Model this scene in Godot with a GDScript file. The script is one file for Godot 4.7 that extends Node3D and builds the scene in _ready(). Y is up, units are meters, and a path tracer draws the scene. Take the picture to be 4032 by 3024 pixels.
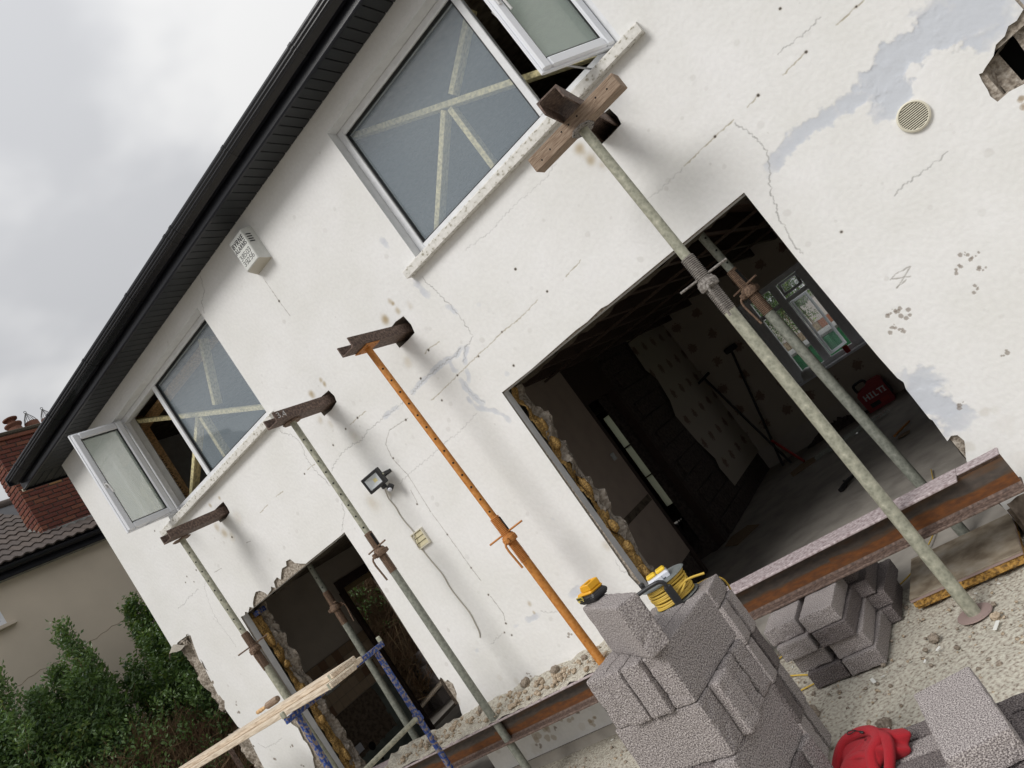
extends Node3D

var rng := RandomNumberGenerator.new()
var M := {}
var T := {}

# ---------------------------------------------------------------- mesh building
class Mb:
	var v := PackedVector3Array()
	var n := PackedVector3Array()
	var uv := PackedVector2Array()
	var with_uv := false

	func put(p: Vector3, nn: Vector3, t := Vector2.ZERO) -> void:
		v.append(p)
		n.append(nn)
		uv.append(t)

	func tri_s(a: Vector3, b: Vector3, c: Vector3, na: Vector3, nb: Vector3, nc: Vector3, ta := Vector2.ZERO, tb := Vector2.ZERO, tc := Vector2.ZERO) -> void:
		if (c - a).cross(b - a).dot(na + nb + nc) < 0.0:
			put(a, na, ta); put(c, nc, tc); put(b, nb, tb)
		else:
			put(a, na, ta); put(b, nb, tb); put(c, nc, tc)

	func tri(a: Vector3, b: Vector3, c: Vector3, outward: Vector3) -> void:
		var g := (c - a).cross(b - a)
		if g.length_squared() < 1e-18:
			return
		g = g.normalized()
		if g.dot(outward) < 0.0:
			g = -g
		tri_s(a, b, c, g, g, g)

	func quad(a: Vector3, b: Vector3, c: Vector3, d: Vector3, outward: Vector3) -> void:
		tri(a, b, c, outward)
		tri(a, c, d, outward)

	func poly(pts: Array, outward: Vector3) -> void:
		for i in range(1, pts.size() - 1):
			tri(pts[0], pts[i], pts[i + 1], outward)

	# box between two corners, carried by a transform, with chamfered edges when bev > 0
	func box(lo: Vector3, hi: Vector3, x := Transform3D(), bev := 0.0) -> void:
		var c := (lo + hi) * 0.5
		var h := (hi - lo) * 0.5
		bev = minf(bev, minf(h.x, minf(h.y, h.z)) * 0.9)
		var xc := x * c
		for ax in 3:
			for s in [-1.0, 1.0]:
				var b1 := (ax + 1) % 3
				var b2 := (ax + 2) % 3
				var q := []
				for k in [[-1, -1], [1, -1], [1, 1], [-1, 1]]:
					var p := Vector3.ZERO
					p[ax] = s * h[ax]
					p[b1] = k[0] * (h[b1] - bev)
					p[b2] = k[1] * (h[b2] - bev)
					q.append(x * (c + p))
				var o := Vector3.ZERO
				o[ax] = s
				quad(q[0], q[1], q[2], q[3], x.basis * o)
		if bev <= 0.0:
			return
		for ax in 3:
			var b1 := (ax + 1) % 3
			var b2 := (ax + 2) % 3
			for s1 in [-1.0, 1.0]:
				for s2 in [-1.0, 1.0]:
					var q := []
					for k in [[-1, 0], [1, 0], [1, 1], [-1, 1]]:
						var p := Vector3.ZERO
						p[ax] = k[0] * (h[ax] - bev)
						p[b1] = s1 * (h[b1] - (bev if k[1] else 0.0))
						p[b2] = s2 * (h[b2] - (0.0 if k[1] else bev))
						q.append(x * (c + p))
					var o := Vector3.ZERO
					o[b1] = s1
					o[b2] = s2
					quad(q[0], q[1], q[2], q[3], x.basis * o)
		for sx in [-1.0, 1.0]:
			for sy in [-1.0, 1.0]:
				for sz in [-1.0, 1.0]:
					var s := Vector3(sx, sy, sz)
					tri(x * (c + s * Vector3(h.x, h.y - bev, h.z - bev)), x * (c + s * Vector3(h.x - bev, h.y, h.z - bev)), x * (c + s * Vector3(h.x - bev, h.y - bev, h.z)), x.basis * s)

	# beam of rectangular section from a to b; up gives the direction of its height
	func beam(a: Vector3, b: Vector3, w: float, h: float, up := Vector3.UP, bev := 0.0) -> void:
		var d := (b - a).normalized()
		var s := d.cross(up).normalized()
		var u := s.cross(d).normalized()
		var x := Transform3D(Basis(s, u, -d), (a + b) * 0.5)
		var l := a.distance_to(b)
		box(Vector3(-w / 2, -h / 2, -l / 2), Vector3(w / 2, h / 2, l / 2), x, bev)

	func tube(pts: Array, r: float, sides := 10, r2 := -1.0, caps := true) -> void:
		var rings := []
		var nrm := []
		var last := Vector3.ZERO
		var cnt := pts.size()
		for i in cnt:
			var d: Vector3 = (pts[mini(i + 1, cnt - 1)] - pts[maxi(i - 1, 0)]).normalized()
			var s: Vector3
			if i == 0:
				s = d.cross(Vector3.UP if absf(d.y) < 0.9 else Vector3.RIGHT).normalized()
			else:
				s = (last - d * last.dot(d)).normalized()
			last = s
			var u := d.cross(s)
			var rr := r if r2 < 0.0 else lerpf(r, r2, float(i) / maxf(cnt - 1, 1))
			var ring := []
			var nr := []
			for k in sides:
				var a := TAU * k / sides
				var q := s * cos(a) + u * sin(a)
				ring.append(pts[i] + q * rr)
				nr.append(q)
			rings.append(ring)
			nrm.append(nr)
		for i in cnt - 1:
			for k in sides:
				var k2 := (k + 1) % sides
				tri_s(rings[i][k], rings[i][k2], rings[i + 1][k2], nrm[i][k], nrm[i][k2], nrm[i + 1][k2])
				tri_s(rings[i][k], rings[i + 1][k2], rings[i + 1][k], nrm[i][k], nrm[i + 1][k2], nrm[i + 1][k])
		if caps:
			poly(rings[0], pts[0] - pts[1])
			poly(rings[cnt - 1], pts[cnt - 1] - pts[cnt - 2])

	# profile: Vector2(radius, height) points turned round the y axis of x
	func lathe(profile: Array, sides := 20, x := Transform3D(), smooth := false) -> void:
		for i in profile.size() - 1:
			var p: Vector2 = profile[i]
			var q: Vector2 = profile[i + 1]
			var e := (q - p).normalized()
			var pn := Vector2(e.y, -e.x)
			var na := pn
			var nb := pn
			if smooth:
				if i > 0:
					var e0: Vector2 = (p - profile[i - 1]).normalized()
					na = (pn + Vector2(e0.y, -e0.x)).normalized()
				if i < profile.size() - 2:
					var e2: Vector2 = (profile[i + 2] - q).normalized()
					nb = (pn + Vector2(e2.y, -e2.x)).normalized()
			for k in sides:
				var a := TAU * k / sides
				var b := TAU * (k + 1) / sides
				var ca := Vector3(cos(a), 0, sin(a))
				var cb := Vector3(cos(b), 0, sin(b))
				var p0 := x * (ca * p.x + Vector3(0, p.y, 0))
				var p1 := x * (cb * p.x + Vector3(0, p.y, 0))
				var q0 := x * (ca * q.x + Vector3(0, q.y, 0))
				var q1 := x * (cb * q.x + Vector3(0, q.y, 0))
				var n0 := (x.basis * (ca * na.x + Vector3(0, na.y, 0))).normalized()
				var n1 := (x.basis * (cb * na.x + Vector3(0, na.y, 0))).normalized()
				var m0 := (x.basis * (ca * nb.x + Vector3(0, nb.y, 0))).normalized()
				var m1 := (x.basis * (cb * nb.x + Vector3(0, nb.y, 0))).normalized()
				if p.x > 1e-6:
					tri_s(p0, p1, q1, n0, n1, m1)
				if q.x > 1e-6:
					tri_s(p0, q1, q0, n0, m1, m0)

	# flat outline (x, y of xf) pushed from z0 to z1
	func prism(outline: PackedVector2Array, z0: float, z1: float, x := Transform3D()) -> void:
		var idx := Geometry2D.triangulate_polygon(outline)
		for i in range(0, idx.size(), 3):
			for s in [[z1, 1.0], [z0, -1.0]]:
				var t := []
				for k in 3:
					var p := outline[idx[i + k]]
					t.append(x * Vector3(p.x, p.y, s[0]))
				tri(t[0], t[1], t[2], x.basis * Vector3(0, 0, s[1]))
		var turn := 1.0 if Geometry2D.is_polygon_clockwise(outline) else -1.0
		for i in outline.size():
			var p := outline[i]
			var q := outline[(i + 1) % outline.size()]
			var e := (q - p)
			quad(x * Vector3(p.x, p.y, z0), x * Vector3(q.x, q.y, z0), x * Vector3(q.x, q.y, z1), x * Vector3(p.x, p.y, z1), x.basis * Vector3(-e.y, e.x, 0) * turn)

	# grid[i][j] of points, smooth shaded, facing roughly outward
	func grid(g: Array, outward: Vector3, closed := false) -> void:
		var a := g.size()
		var b: int = g[0].size()
		var nn := []
		for i in a:
			var row := []
			for j in b:
				var du: Vector3 = g[mini(i + 1, a - 1)][j] - g[maxi(i - 1, 0)][j]
				var j1 := (j + 1) % b if closed else mini(j + 1, b - 1)
				var j0 := (j - 1 + b) % b if closed else maxi(j - 1, 0)
				var dv: Vector3 = g[i][j1] - g[i][j0]
				var c := du.cross(dv).normalized()
				row.append(c)
			nn.append(row)
		var sgn := 1.0
		if outward != Vector3.ZERO and nn[a / 2][b / 2].dot(outward) < 0.0:
			sgn = -1.0
		for i in a - 1:
			for j in (b if closed else b - 1):
				var j2 := (j + 1) % b
				tri_s(g[i][j], g[i + 1][j], g[i + 1][j2], nn[i][j] * sgn, nn[i + 1][j] * sgn, nn[i + 1][j2] * sgn)
				tri_s(g[i][j], g[i + 1][j2], g[i][j2], nn[i][j] * sgn, nn[i + 1][j2] * sgn, nn[i][j2] * sgn)

	func mesh() -> ArrayMesh:
		var a := []
		a.resize(Mesh.ARRAY_MAX)
		a[Mesh.ARRAY_VERTEX] = v
		a[Mesh.ARRAY_NORMAL] = n
		if with_uv:
			a[Mesh.ARRAY_TEX_UV] = uv
		var m := ArrayMesh.new()
		m.add_surface_from_arrays(Mesh.PRIMITIVE_TRIANGLES, a)
		return m


func build(b: Mb, called: String, m: Material, parent: Node = self) -> MeshInstance3D:
	return inst(b.mesh(), called, m, parent)


func inst(me: Mesh, called: String, m: Material, parent: Node = self, x := Transform3D()) -> MeshInstance3D:
	var o := MeshInstance3D.new()
	o.name = called
	o.mesh = me
	o.material_override = m
	o.transform = x
	parent.add_child(o, true)
	return o


func tag(o: Node, label: String, category: String, group := "") -> Node:
	o.set_meta("label", label)
	o.set_meta("category", category)
	if group:
		o.set_meta("group", group)
	return o


func thing(called: String, label: String, category: String, at := Vector3.ZERO, turn := 0.0, group := "") -> Node3D:
	var o := Node3D.new()
	o.name = called
	o.position = at
	o.rotation.y = turn
	add_child(o, true)
	tag(o, label, category, group)
	return o


func structure(o: Node) -> Node:
	o.set_meta("kind", "structure")
	return o


func stuff(o: Node) -> Node:
	o.set_meta("kind", "stuff")
	return o


func bx(parent: Node, called: String, m: Material, lo: Vector3, hi: Vector3, bev := 0.0, x := Transform3D()) -> MeshInstance3D:
	var b := Mb.new()
	b.box(lo, hi, x, bev)
	return build(b, called, m, parent)


# a flat list x, y, x, y ... as points
func pts2(a: Array) -> PackedVector2Array:
	var o := PackedVector2Array()
	for i in range(0, a.size(), 2):
		o.append(Vector2(a[i], a[i + 1]))
	return o


func rect(x0: float, y0: float, x1: float, y1: float) -> PackedVector2Array:
	return PackedVector2Array([Vector2(x0, y0), Vector2(x1, y0), Vector2(x1, y1), Vector2(x0, y1)])


# sheet of rock- or foam-like relief stretched over a quad a-b-c-d
func rough_sheet(b: Mb, p0: Vector3, p1: Vector3, p2: Vector3, p3: Vector3, nu: int, nv: int, out: Vector3, amp: float, freq: float, sd: int, edge := 0.0) -> void:
	var no := FastNoiseLite.new()
	no.seed = sd
	no.frequency = freq
	no.fractal_octaves = 4
	var g := []
	for i in nu + 1:
		var row := []
		for j in nv + 1:
			var u := float(i) / nu
			var w := float(j) / nv
			var p := p0.lerp(p1, u).lerp(p3.lerp(p2, u), w)
			var k := no.get_noise_3dv(p * 10.0)
			var e := no.get_noise_3dv(p * 10.0 + Vector3(50, 9, 3))
			var q := p + out * k * amp
			if edge > 0.0:
				q += (p1 - p0).normalized() * e * edge + (p3 - p0).normalized() * k * edge
			row.append(q)
		g.append(row)
	b.grid(g, out)


# ---------------------------------------------------------------- textures and materials
func lin(r: float, g: float, b: float) -> Color:
	return Color(r, g, b).linear_to_srgb()


func noise_tex(key: String, freq: float, cols: Array, size := 512, kind := FastNoiseLite.TYPE_SIMPLEX_SMOOTH, oct := 4, offs: Array = [], fractal := FastNoiseLite.FRACTAL_FBM) -> NoiseTexture2D:
	var no := FastNoiseLite.new()
	no.noise_type = kind
	no.frequency = freq
	no.fractal_octaves = oct
	no.fractal_type = fractal
	no.seed = key.hash() % 10000
	var t := NoiseTexture2D.new()
	t.width = size
	t.height = size
	t.seamless = true
	t.noise = no
	if cols.size():
		var gr := Gradient.new()
		var o := PackedFloat32Array()
		var c := PackedColorArray()
		for i in cols.size():
			o.append(offs[i] if offs.size() else float(i) / (cols.size() - 1))
			c.append(cols[i])
		gr.offsets = o
		gr.colors = c
		t.color_ramp = gr
	T[key] = t
	return t


func std(key: String, col: Color, rough := 0.8, tex: Texture2D = null, scale := 1.0, bump: Texture2D = null, bump_cm := 0.0, metal := 0.0, world := true) -> StandardMaterial3D:
	var m := StandardMaterial3D.new()
	m.resource_name = key
	m.albedo_color = col
	m.roughness = rough
	m.metallic = metal
	if tex or bump:
		m.uv1_triplanar = true
		m.uv1_world_triplanar = world
		m.uv1_scale = Vector3.ONE * scale
		m.uv1_triplanar_sharpness = 4.0
	if tex:
		m.albedo_texture = tex
	if bump:
		m.heightmap_enabled = true
		m.heightmap_texture = bump
		m.heightmap_scale = bump_cm
	M[key] = m
	return m


func grey(a: float) -> Color:
	return Color(a, a, a)


func make_materials() -> void:
	var fine := noise_tex("fine", 0.06, [grey(0.62), grey(0.85), grey(1.0)], 512, FastNoiseLite.TYPE_SIMPLEX, 5)
	var blotch := noise_tex("blotch", 0.012, [grey(0.7), grey(0.9), grey(1.0)], 512, FastNoiseLite.TYPE_SIMPLEX_SMOOTH, 5)
	var h_fine := noise_tex("h_fine", 0.05, [], 512, FastNoiseLite.TYPE_SIMPLEX, 5)
	var h_cell := noise_tex("h_cell", 0.045, [], 512, FastNoiseLite.TYPE_CELLULAR, 3)
	var faint := noise_tex("faint", 0.012, [grey(0.93), grey(0.97), grey(1.0)], 512, FastNoiseLite.TYPE_SIMPLEX_SMOOTH, 5)
	var conc := noise_tex("conc", 0.05, [Color(0.30, 0.275, 0.28), Color(0.53, 0.50, 0.505), Color(0.64, 0.61, 0.61), Color(0.80, 0.775, 0.765)], 1024, FastNoiseLite.TYPE_SIMPLEX, 6, [0.14, 0.40, 0.60, 0.90])
	var h_grit := noise_tex("h_grit", 0.055, [], 1024, FastNoiseLite.TYPE_CELLULAR, 4)
	std("concrete_block", Color(1.0, 1.0, 0.985), 0.95, conc, 2.2, h_grit, 0.5)
	std("concrete_block_b", Color(0.80, 0.785, 0.775), 0.95, conc, 2.0, h_grit, 0.9)
	std("concrete_block_c", Color(1.06, 1.06, 1.045), 0.95, conc, 2.4, h_grit, 0.4)
	var mort := noise_tex("mortar", 0.03, [Color(0.42, 0.38, 0.34), Color(0.62, 0.58, 0.53), Color(0.74, 0.71, 0.67)], 512, FastNoiseLite.TYPE_SIMPLEX, 6)
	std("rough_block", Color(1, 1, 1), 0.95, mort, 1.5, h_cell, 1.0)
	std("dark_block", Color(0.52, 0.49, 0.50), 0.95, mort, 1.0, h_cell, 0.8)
	var foam := noise_tex("foam", 0.03, [Color(0.36, 0.30, 0.22), Color(0.64, 0.50, 0.27), Color(0.78, 0.66, 0.42)], 512, FastNoiseLite.TYPE_SIMPLEX, 5)
	std("foam", Color(1, 1, 1), 0.85, foam, 3.0, h_cell, 0.8)
	std("white_reveal", Color(0.90, 0.905, 0.91), 0.75, faint, 1.2, h_fine, 0.08)
	std("plaster_edge", Color(0.74, 0.71, 0.66), 0.95, fine, 3.0, h_fine, 0.5)
	std("sill", Color(0.93, 0.92, 0.90), 0.7, noise_tex("sillpaint", 0.03, [Color(0.62, 0.60, 0.55), Color(0.88, 0.88, 0.87), Color(0.95, 0.95, 0.95)], 512, FastNoiseLite.TYPE_SIMPLEX, 6, [0.14, 0.30, 0.9]), 1.1, h_fine, 0.12)
	std("upvc", Color(0.91, 0.92, 0.94), 0.3)
	std("upvc_old", Color(0.90, 0.905, 0.915), 0.4, faint, 2.0)
	std("gasket", Color(0.05, 0.05, 0.055), 0.6)
	std("black_pvc", lin(0.006, 0.0065, 0.010), 0.3)
	std("soffit_pvc", lin(0.014, 0.016, 0.018), 0.5)
	std("black_plastic", lin(0.02, 0.02, 0.022), 0.45)
	std("hole_dark", lin(0.004, 0.004, 0.004), 0.9)
	var gal := noise_tex("galv", 0.02, [Color(0.44, 0.445, 0.42), Color(0.545, 0.55, 0.52), Color(0.61, 0.61, 0.58), Color(0.70, 0.70, 0.67)], 512, FastNoiseLite.TYPE_CELLULAR, 4, [0.0, 0.4, 0.7, 1.0])
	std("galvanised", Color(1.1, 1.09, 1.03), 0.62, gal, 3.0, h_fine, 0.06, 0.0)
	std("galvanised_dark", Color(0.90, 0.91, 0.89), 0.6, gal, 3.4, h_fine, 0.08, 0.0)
	var rust := noise_tex("rust", 0.025, [Color(0.20, 0.165, 0.15), Color(0.29, 0.24, 0.215), Color(0.36, 0.305, 0.275), Color(0.46, 0.40, 0.365)], 512, FastNoiseLite.TYPE_SIMPLEX, 6)
	std("rusty_steel", Color(1.16, 1.14, 1.13), 0.75, rust, 2.2, h_fine, 0.12)
	std("rusty_collar", Color(1.30, 1.25, 1.15), 0.8, rust, 3.2, h_fine, 0.15)
	std("grey_collar", Color(1.45, 1.62, 1.7), 0.8, rust, 3.2, h_fine, 0.15)
	var ora := noise_tex("orange", 0.02, [Color(0.58, 0.37, 0.17), Color(0.72, 0.475, 0.20), Color(0.75, 0.51, 0.24), Color(0.78, 0.58, 0.36)], 512, FastNoiseLite.TYPE_SIMPLEX, 6)
	std("orange_paint", Color(1, 0.98, 0.95), 0.6, ora, 1.8, h_fine, 0.08)
	std("orange_old", Color(1.0, 0.98, 1.05), 0.75, ora, 3.5, h_fine, 0.2)
	var flange := noise_tex("flange", 0.03, [Color(0.46, 0.39, 0.39), Color(0.63, 0.575, 0.58), Color(0.70, 0.65, 0.655), Color(0.80, 0.76, 0.76)], 512, FastNoiseLite.TYPE_SIMPLEX, 6)
	std("beam_flange", Color(1, 1, 1), 0.8, flange, 1.7, h_fine, 0.2)
	var wood := noise_tex("wood", 0.03, [Color(0.64, 0.58, 0.52), Color(0.78, 0.735, 0.67), Color(0.87, 0.84, 0.79)], 512, FastNoiseLite.TYPE_SIMPLEX, 5)
	std("plank", Color(1.03, 1.01, 0.985), 0.85, wood, 1.0, h_fine, 0.2)
	M.plank.uv1_scale = Vector3(0.25, 3.0, 3.0)
	std("old_wood", Color(0.74, 0.68, 0.64), 0.9, wood, 1.0, h_fine, 0.35)
	M.old_wood.uv1_scale = Vector3(0.5, 4.0, 4.0)
	std("dark_wood", lin(0.075, 0.045, 0.035), 0.8, fine, 2.0, h_fine, 0.3)
	std("pine", Color(0.93, 0.76, 0.55), 0.8, fine, 0.7)
	std("pine_pale", Color(0.98, 0.93, 0.72), 0.8, fine, 0.7)
	std("joist", lin(0.12, 0.08, 0.06), 0.9, fine, 1.2)
	std("ceiling_board", lin(0.20, 0.115, 0.08), 0.9, fine, 1.0)
	std("plasterboard", lin(0.46, 0.38, 0.325), 0.9, faint, 0.6)
	std("inner_plaster", lin(0.52, 0.47, 0.41), 0.9, faint, 0.5, h_fine, 0.15)
	std("bare_plaster", lin(0.36, 0.33, 0.29), 0.92, mort, 0.5, h_fine, 0.3)
	std("green_plaster", lin(0.22, 0.26, 0.235), 0.85, blotch, 0.7, h_fine, 0.2)
	std("scarred_plaster", lin(0.40, 0.355, 0.315), 0.92, mort, 0.8, h_cell, 0.8)
	std("floor_concrete", lin(0.44, 0.405, 0.36), 0.92, noise_tex("floor", 0.01, [grey(0.80), grey(0.92), grey(1.0)], 512, FastNoiseLite.TYPE_SIMPLEX_SMOOTH, 6), 0.5, h_fine, 0.2)
	std("blue_paint", Color(1, 1, 1), 0.5, noise_tex("bluep", 0.018, [Color(0.10, 0.20, 0.46), Color(0.15, 0.28, 0.56), Color(0.40, 0.44, 0.52), Color(0.52, 0.45, 0.41)], 512, FastNoiseLite.TYPE_SIMPLEX, 5, [0.3, 0.50, 0.58, 0.66]), 2.5, h_fine, 0.1)
	std("cream_wall", lin(0.66, 0.575, 0.465), 0.85, faint, 0.15, h_fine, 0.12)
	std("brick_a", lin(0.235, 0.070, 0.043), 0.9, fine, 3.0, h_fine, 0.4)
	std("brick_b", lin(0.20, 0.058, 0.04), 0.9, fine, 3.0, h_fine, 0.4)
	std("brick_c", lin(0.29, 0.105, 0.06), 0.9, fine, 3.0, h_fine, 0.4)
	std("brick_d", lin(0.42, 0.22, 0.09), 0.9, fine, 3.0, h_fine, 0.4)
	std("brick_mortar", lin(0.12, 0.085, 0.07), 0.95, fine, 2.0, h_fine, 0.4)
	std("lead", lin(0.33, 0.33, 0.31), 0.6, blotch, 1.5)
	std("roof_tile_a", lin(0.105, 0.082, 0.072), 0.85, fine, 2.0, h_fine, 0.3)
	std("roof_tile_b", lin(0.13, 0.10, 0.085), 0.85, fine, 2.0, h_fine, 0.3)
	std("slate_dark", lin(0.045, 0.045, 0.05), 0.8)
	std("terracotta", lin(0.29, 0.13, 0.085), 0.9, fine, 2.0)
	std("moss_stone", lin(0.19, 0.175, 0.14), 0.95, mort, 2.0, h_cell, 0.8)
	std("wire", lin(0.06, 0.055, 0.05), 0.6)
	std("ivory", lin(0.70, 0.665, 0.55), 0.5)
	std("ivory_yellow", lin(0.66, 0.60, 0.40), 0.5)
	std("alarm_white", lin(0.70, 0.71, 0.68), 0.45, faint, 2.0)
	std("alarm_grey", lin(0.52, 0.49, 0.42), 0.6)
	std("print_black", lin(0.02, 0.02, 0.022), 0.7)
	std("lens", lin(0.6, 0.61, 0.62), 0.15)
	std("led_yellow", lin(0.75, 0.62, 0.2), 0.4)
	std("led_grey", lin(0.42, 0.43, 0.45), 0.3)
	std("cable_grey", lin(0.52, 0.49, 0.43), 0.6)
	std("cable_yellow", lin(0.62, 0.42, 0.07), 0.5)
	std("battery_yellow", lin(0.74, 0.37, 0.015), 0.4)
	std("battery_label", lin(0.62, 0.5, 0.12), 0.4)
	std("socket_white", lin(0.66, 0.68, 0.74), 0.4)
	std("lid_yellow", lin(0.8, 0.53, 0.03), 0.4)
	std("reel_grey", lin(0.24, 0.26, 0.255), 0.5, fine, 4.0)
	std("red_fleece", lin(0.62, 0.016, 0.03), 0.95, fine, 12.0, h_fine, 0.3)
	M.red_fleece.rim_enabled = true
	M.red_fleece.rim = 0.5
	std("red_case", lin(0.28, 0.012, 0.015), 0.5)
	std("red_paint", lin(0.36, 0.02, 0.015), 0.5)
	std("white_print", lin(0.62, 0.62, 0.62), 0.6)
	std("helmet_white", lin(0.6, 0.6, 0.58), 0.4)
	std("green_skip", lin(0.06, 0.30, 0.13), 0.55, blotch, 0.8)
	std("board_face", lin(0.38, 0.34, 0.285), 0.9, noise_tex("dusty", 0.012, [Color(0.62, 0.57, 0.51), Color(0.85, 0.82, 0.77), Color(1, 1, 1)], 512, FastNoiseLite.TYPE_SIMPLEX_SMOOTH, 6), 0.8, h_fine, 0.2)
	std("board_edge", lin(0.30, 0.22, 0.20), 0.9)
	std("board_foam", lin(0.95, 0.86, 0.66), 0.9, foam, 2.0, h_cell, 1.0)
	std("card", lin(0.34, 0.23, 0.13), 0.9, fine, 1.5)
	std("tool_black", lin(0.012, 0.012, 0.013), 0.5)
	std("stone_grey", Color(0.92, 0.9, 0.88), 0.95, mort, 3.0, h_cell, 0.6)
	std("stone_pale", Color(1.1, 1.06, 1.0), 0.95, mort, 3.0, h_cell, 0.5)
	std("shard_white", lin(0.7, 0.7, 0.66), 0.7)
	std("garden_wall", lin(0.55, 0.50, 0.43), 0.92, mort, 0.7, h_fine, 0.5)
	std("tile_a", lin(0.46, 0.36, 0.26), 0.35, faint, 2.0)
	std("tile_b", lin(0.36, 0.265, 0.18), 0.35, faint, 2.0)
	std("tile_c", lin(0.25, 0.155, 0.10), 0.35, faint, 2.0)
	std("tile_d", lin(0.60, 0.60, 0.59), 0.3, faint, 2.0)
	std("grout", lin(0.28, 0.25, 0.21), 0.9)
	std("frosted_glass", lin(0.60, 0.62, 0.57), 0.5)
	M.frosted_glass.backlight_enabled = true
	M.frosted_glass.backlight = Color(0.9, 0.9, 0.85)
	std("stem", lin(0.24, 0.165, 0.095), 0.9)
	std("stem_pale", lin(0.36, 0.27, 0.15), 0.9)
	std("twig", lin(0.21, 0.125, 0.07), 0.9)
	for l in [["leaf_a", 0.062, 0.115, 0.040], ["leaf_b", 0.088, 0.15, 0.045], ["leaf_c", 0.15, 0.20, 0.055], ["leaf_d", 0.045, 0.085, 0.042]]:
		var m := std(l[0], lin(l[1], l[2], l[3]), 0.42)
		m.backlight_enabled = true
		m.backlight = Color(0.28, 0.36, 0.1)
	var gl := StandardMaterial3D.new()
	gl.resource_name = "glass"
	gl.transparency = BaseMaterial3D.TRANSPARENCY_ALPHA
	gl.albedo_color = Color(0.85, 0.92, 0.97, 0.10)
	gl.roughness = 0.04
	gl.metallic = 0.05
	gl.metallic_specular = 0.9
	M.glass = gl
	var gp := gl.duplicate()
	gp.albedo_color = Color(0.80, 0.86, 0.82, 0.35)
	gp.metallic = 0.05
	M.glass_pale = gp


func _ready() -> void:
	rng.seed = 20231
	# camera
	var cam := Camera3D.new()
	cam.name = "camera"
	var right := Vector3(0.66203, -0.57802, -0.477084)
	var down := Vector3(-0.553609, -0.806232, 0.208584)
	var fwd := Vector3(-0.505206, 0.12603, -0.853747)
	cam.transform = Transform3D(Basis(right, -down, -fwd).orthonormalized(), Vector3(0, 1.9, 5.0))
	cam.fov = 54.274
	cam.near = 0.05
	cam.far = 400.0
	add_child(cam)
	cam.current = true
	# sky, sun, exposure
	var env := Environment.new()
	env.background_mode = Environment.BG_SKY
	var sky := Sky.new()
	var pano := PanoramaSkyMaterial.new()
	pano.panorama = sky_picture()
	sky.sky_material = pano
	env.sky = sky
	env.tonemap_mode = Environment.TONE_MAPPER_LINEAR
	env.tonemap_exposure = 1.36
	env.sdfgi_enabled = true
	env.ssao_enabled = true
	env.ssil_enabled = true
	var we := WorldEnvironment.new()
	we.name = "world_environment"
	we.environment = env
	add_child(we)
	var sun := DirectionalLight3D.new()
	sun.name = "sun"
	sun.light_energy = 0.5
	sun.light_color = Color(1.0, 0.99, 0.975)
	sun.light_angular_distance = 24.0
	sun.shadow_enabled = true
	sun.transform = Transform3D(Basis.looking_at(Vector3(0.16, -0.70, -0.69), Vector3.UP), Vector3(0, 12, 8))
	add_child(sun)

	make_materials()
	make_ground()
	make_house()
	make_neighbour()
	make_hedge()
	make_garden_beyond()
	make_channels_and_props()
	make_steel_beams()
	make_blocks()
	make_trestle()
	make_wall_fittings()
	make_small_things()
	make_room_things()


# overcast sky: a brighter zenith than horizon with soft banks of cloud
func sky_picture() -> ImageTexture:
	var w := 1536
	var h := 768
	var a := FastNoiseLite.new()
	a.seed = 41
	a.frequency = 1.25
	a.fractal_octaves = 5
	a.noise_type = FastNoiseLite.TYPE_SIMPLEX_SMOOTH
	var b := FastNoiseLite.new()
	b.seed = 7
	b.frequency = 0.55
	b.fractal_octaves = 3
	var im := Image.create(w, h, false, Image.FORMAT_RGBAF)
	for y in h:
		var el := PI * (0.5 - (y + 0.5) / h)
		var se := sin(el)
		var ce := cos(el)
		for x in w:
			var az := TAU * (x + 0.5) / w
			# clouds lie on a layer overhead: stretched towards the horizon
			var k := 1.0 / (absf(se) + 0.22)
			var p := Vector3(sin(az) * ce * k, 0.35 * k, cos(az) * ce * k)
			var n := a.get_noise_3dv(p * 1.5)
			var m := b.get_noise_3dv(p * 1.2)
			var t := clampf(0.5 + n * 1.25 + m * 0.9, 0.0, 1.0)
			t = t * t * (3.0 - 2.0 * t)
			var base := 0.275 * (1.0 + 1.25 * maxf(se, 0.0))
			var c := Color(0.985, 1.0, 1.04).lerp(Color(1.0, 1.0, 1.0), t) * (base * lerpf(0.97, 1.34, t))
			if se < 0.0:
				c = Color(0.13, 0.125, 0.115)
			c.a = 1.0
			im.set_pixel(x, y, c)
	return ImageTexture.create_from_image(im)


# ---------------------------------------------------------------- ground
func ground_y(x: float, z: float) -> float:
	var l := smoothstep(-3.0, -4.2, x) * smoothstep(1.6, 0.2, z)
	var f := smoothstep(1.6, 2.4, z)
	return -0.1 * l + 0.075 * f


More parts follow.
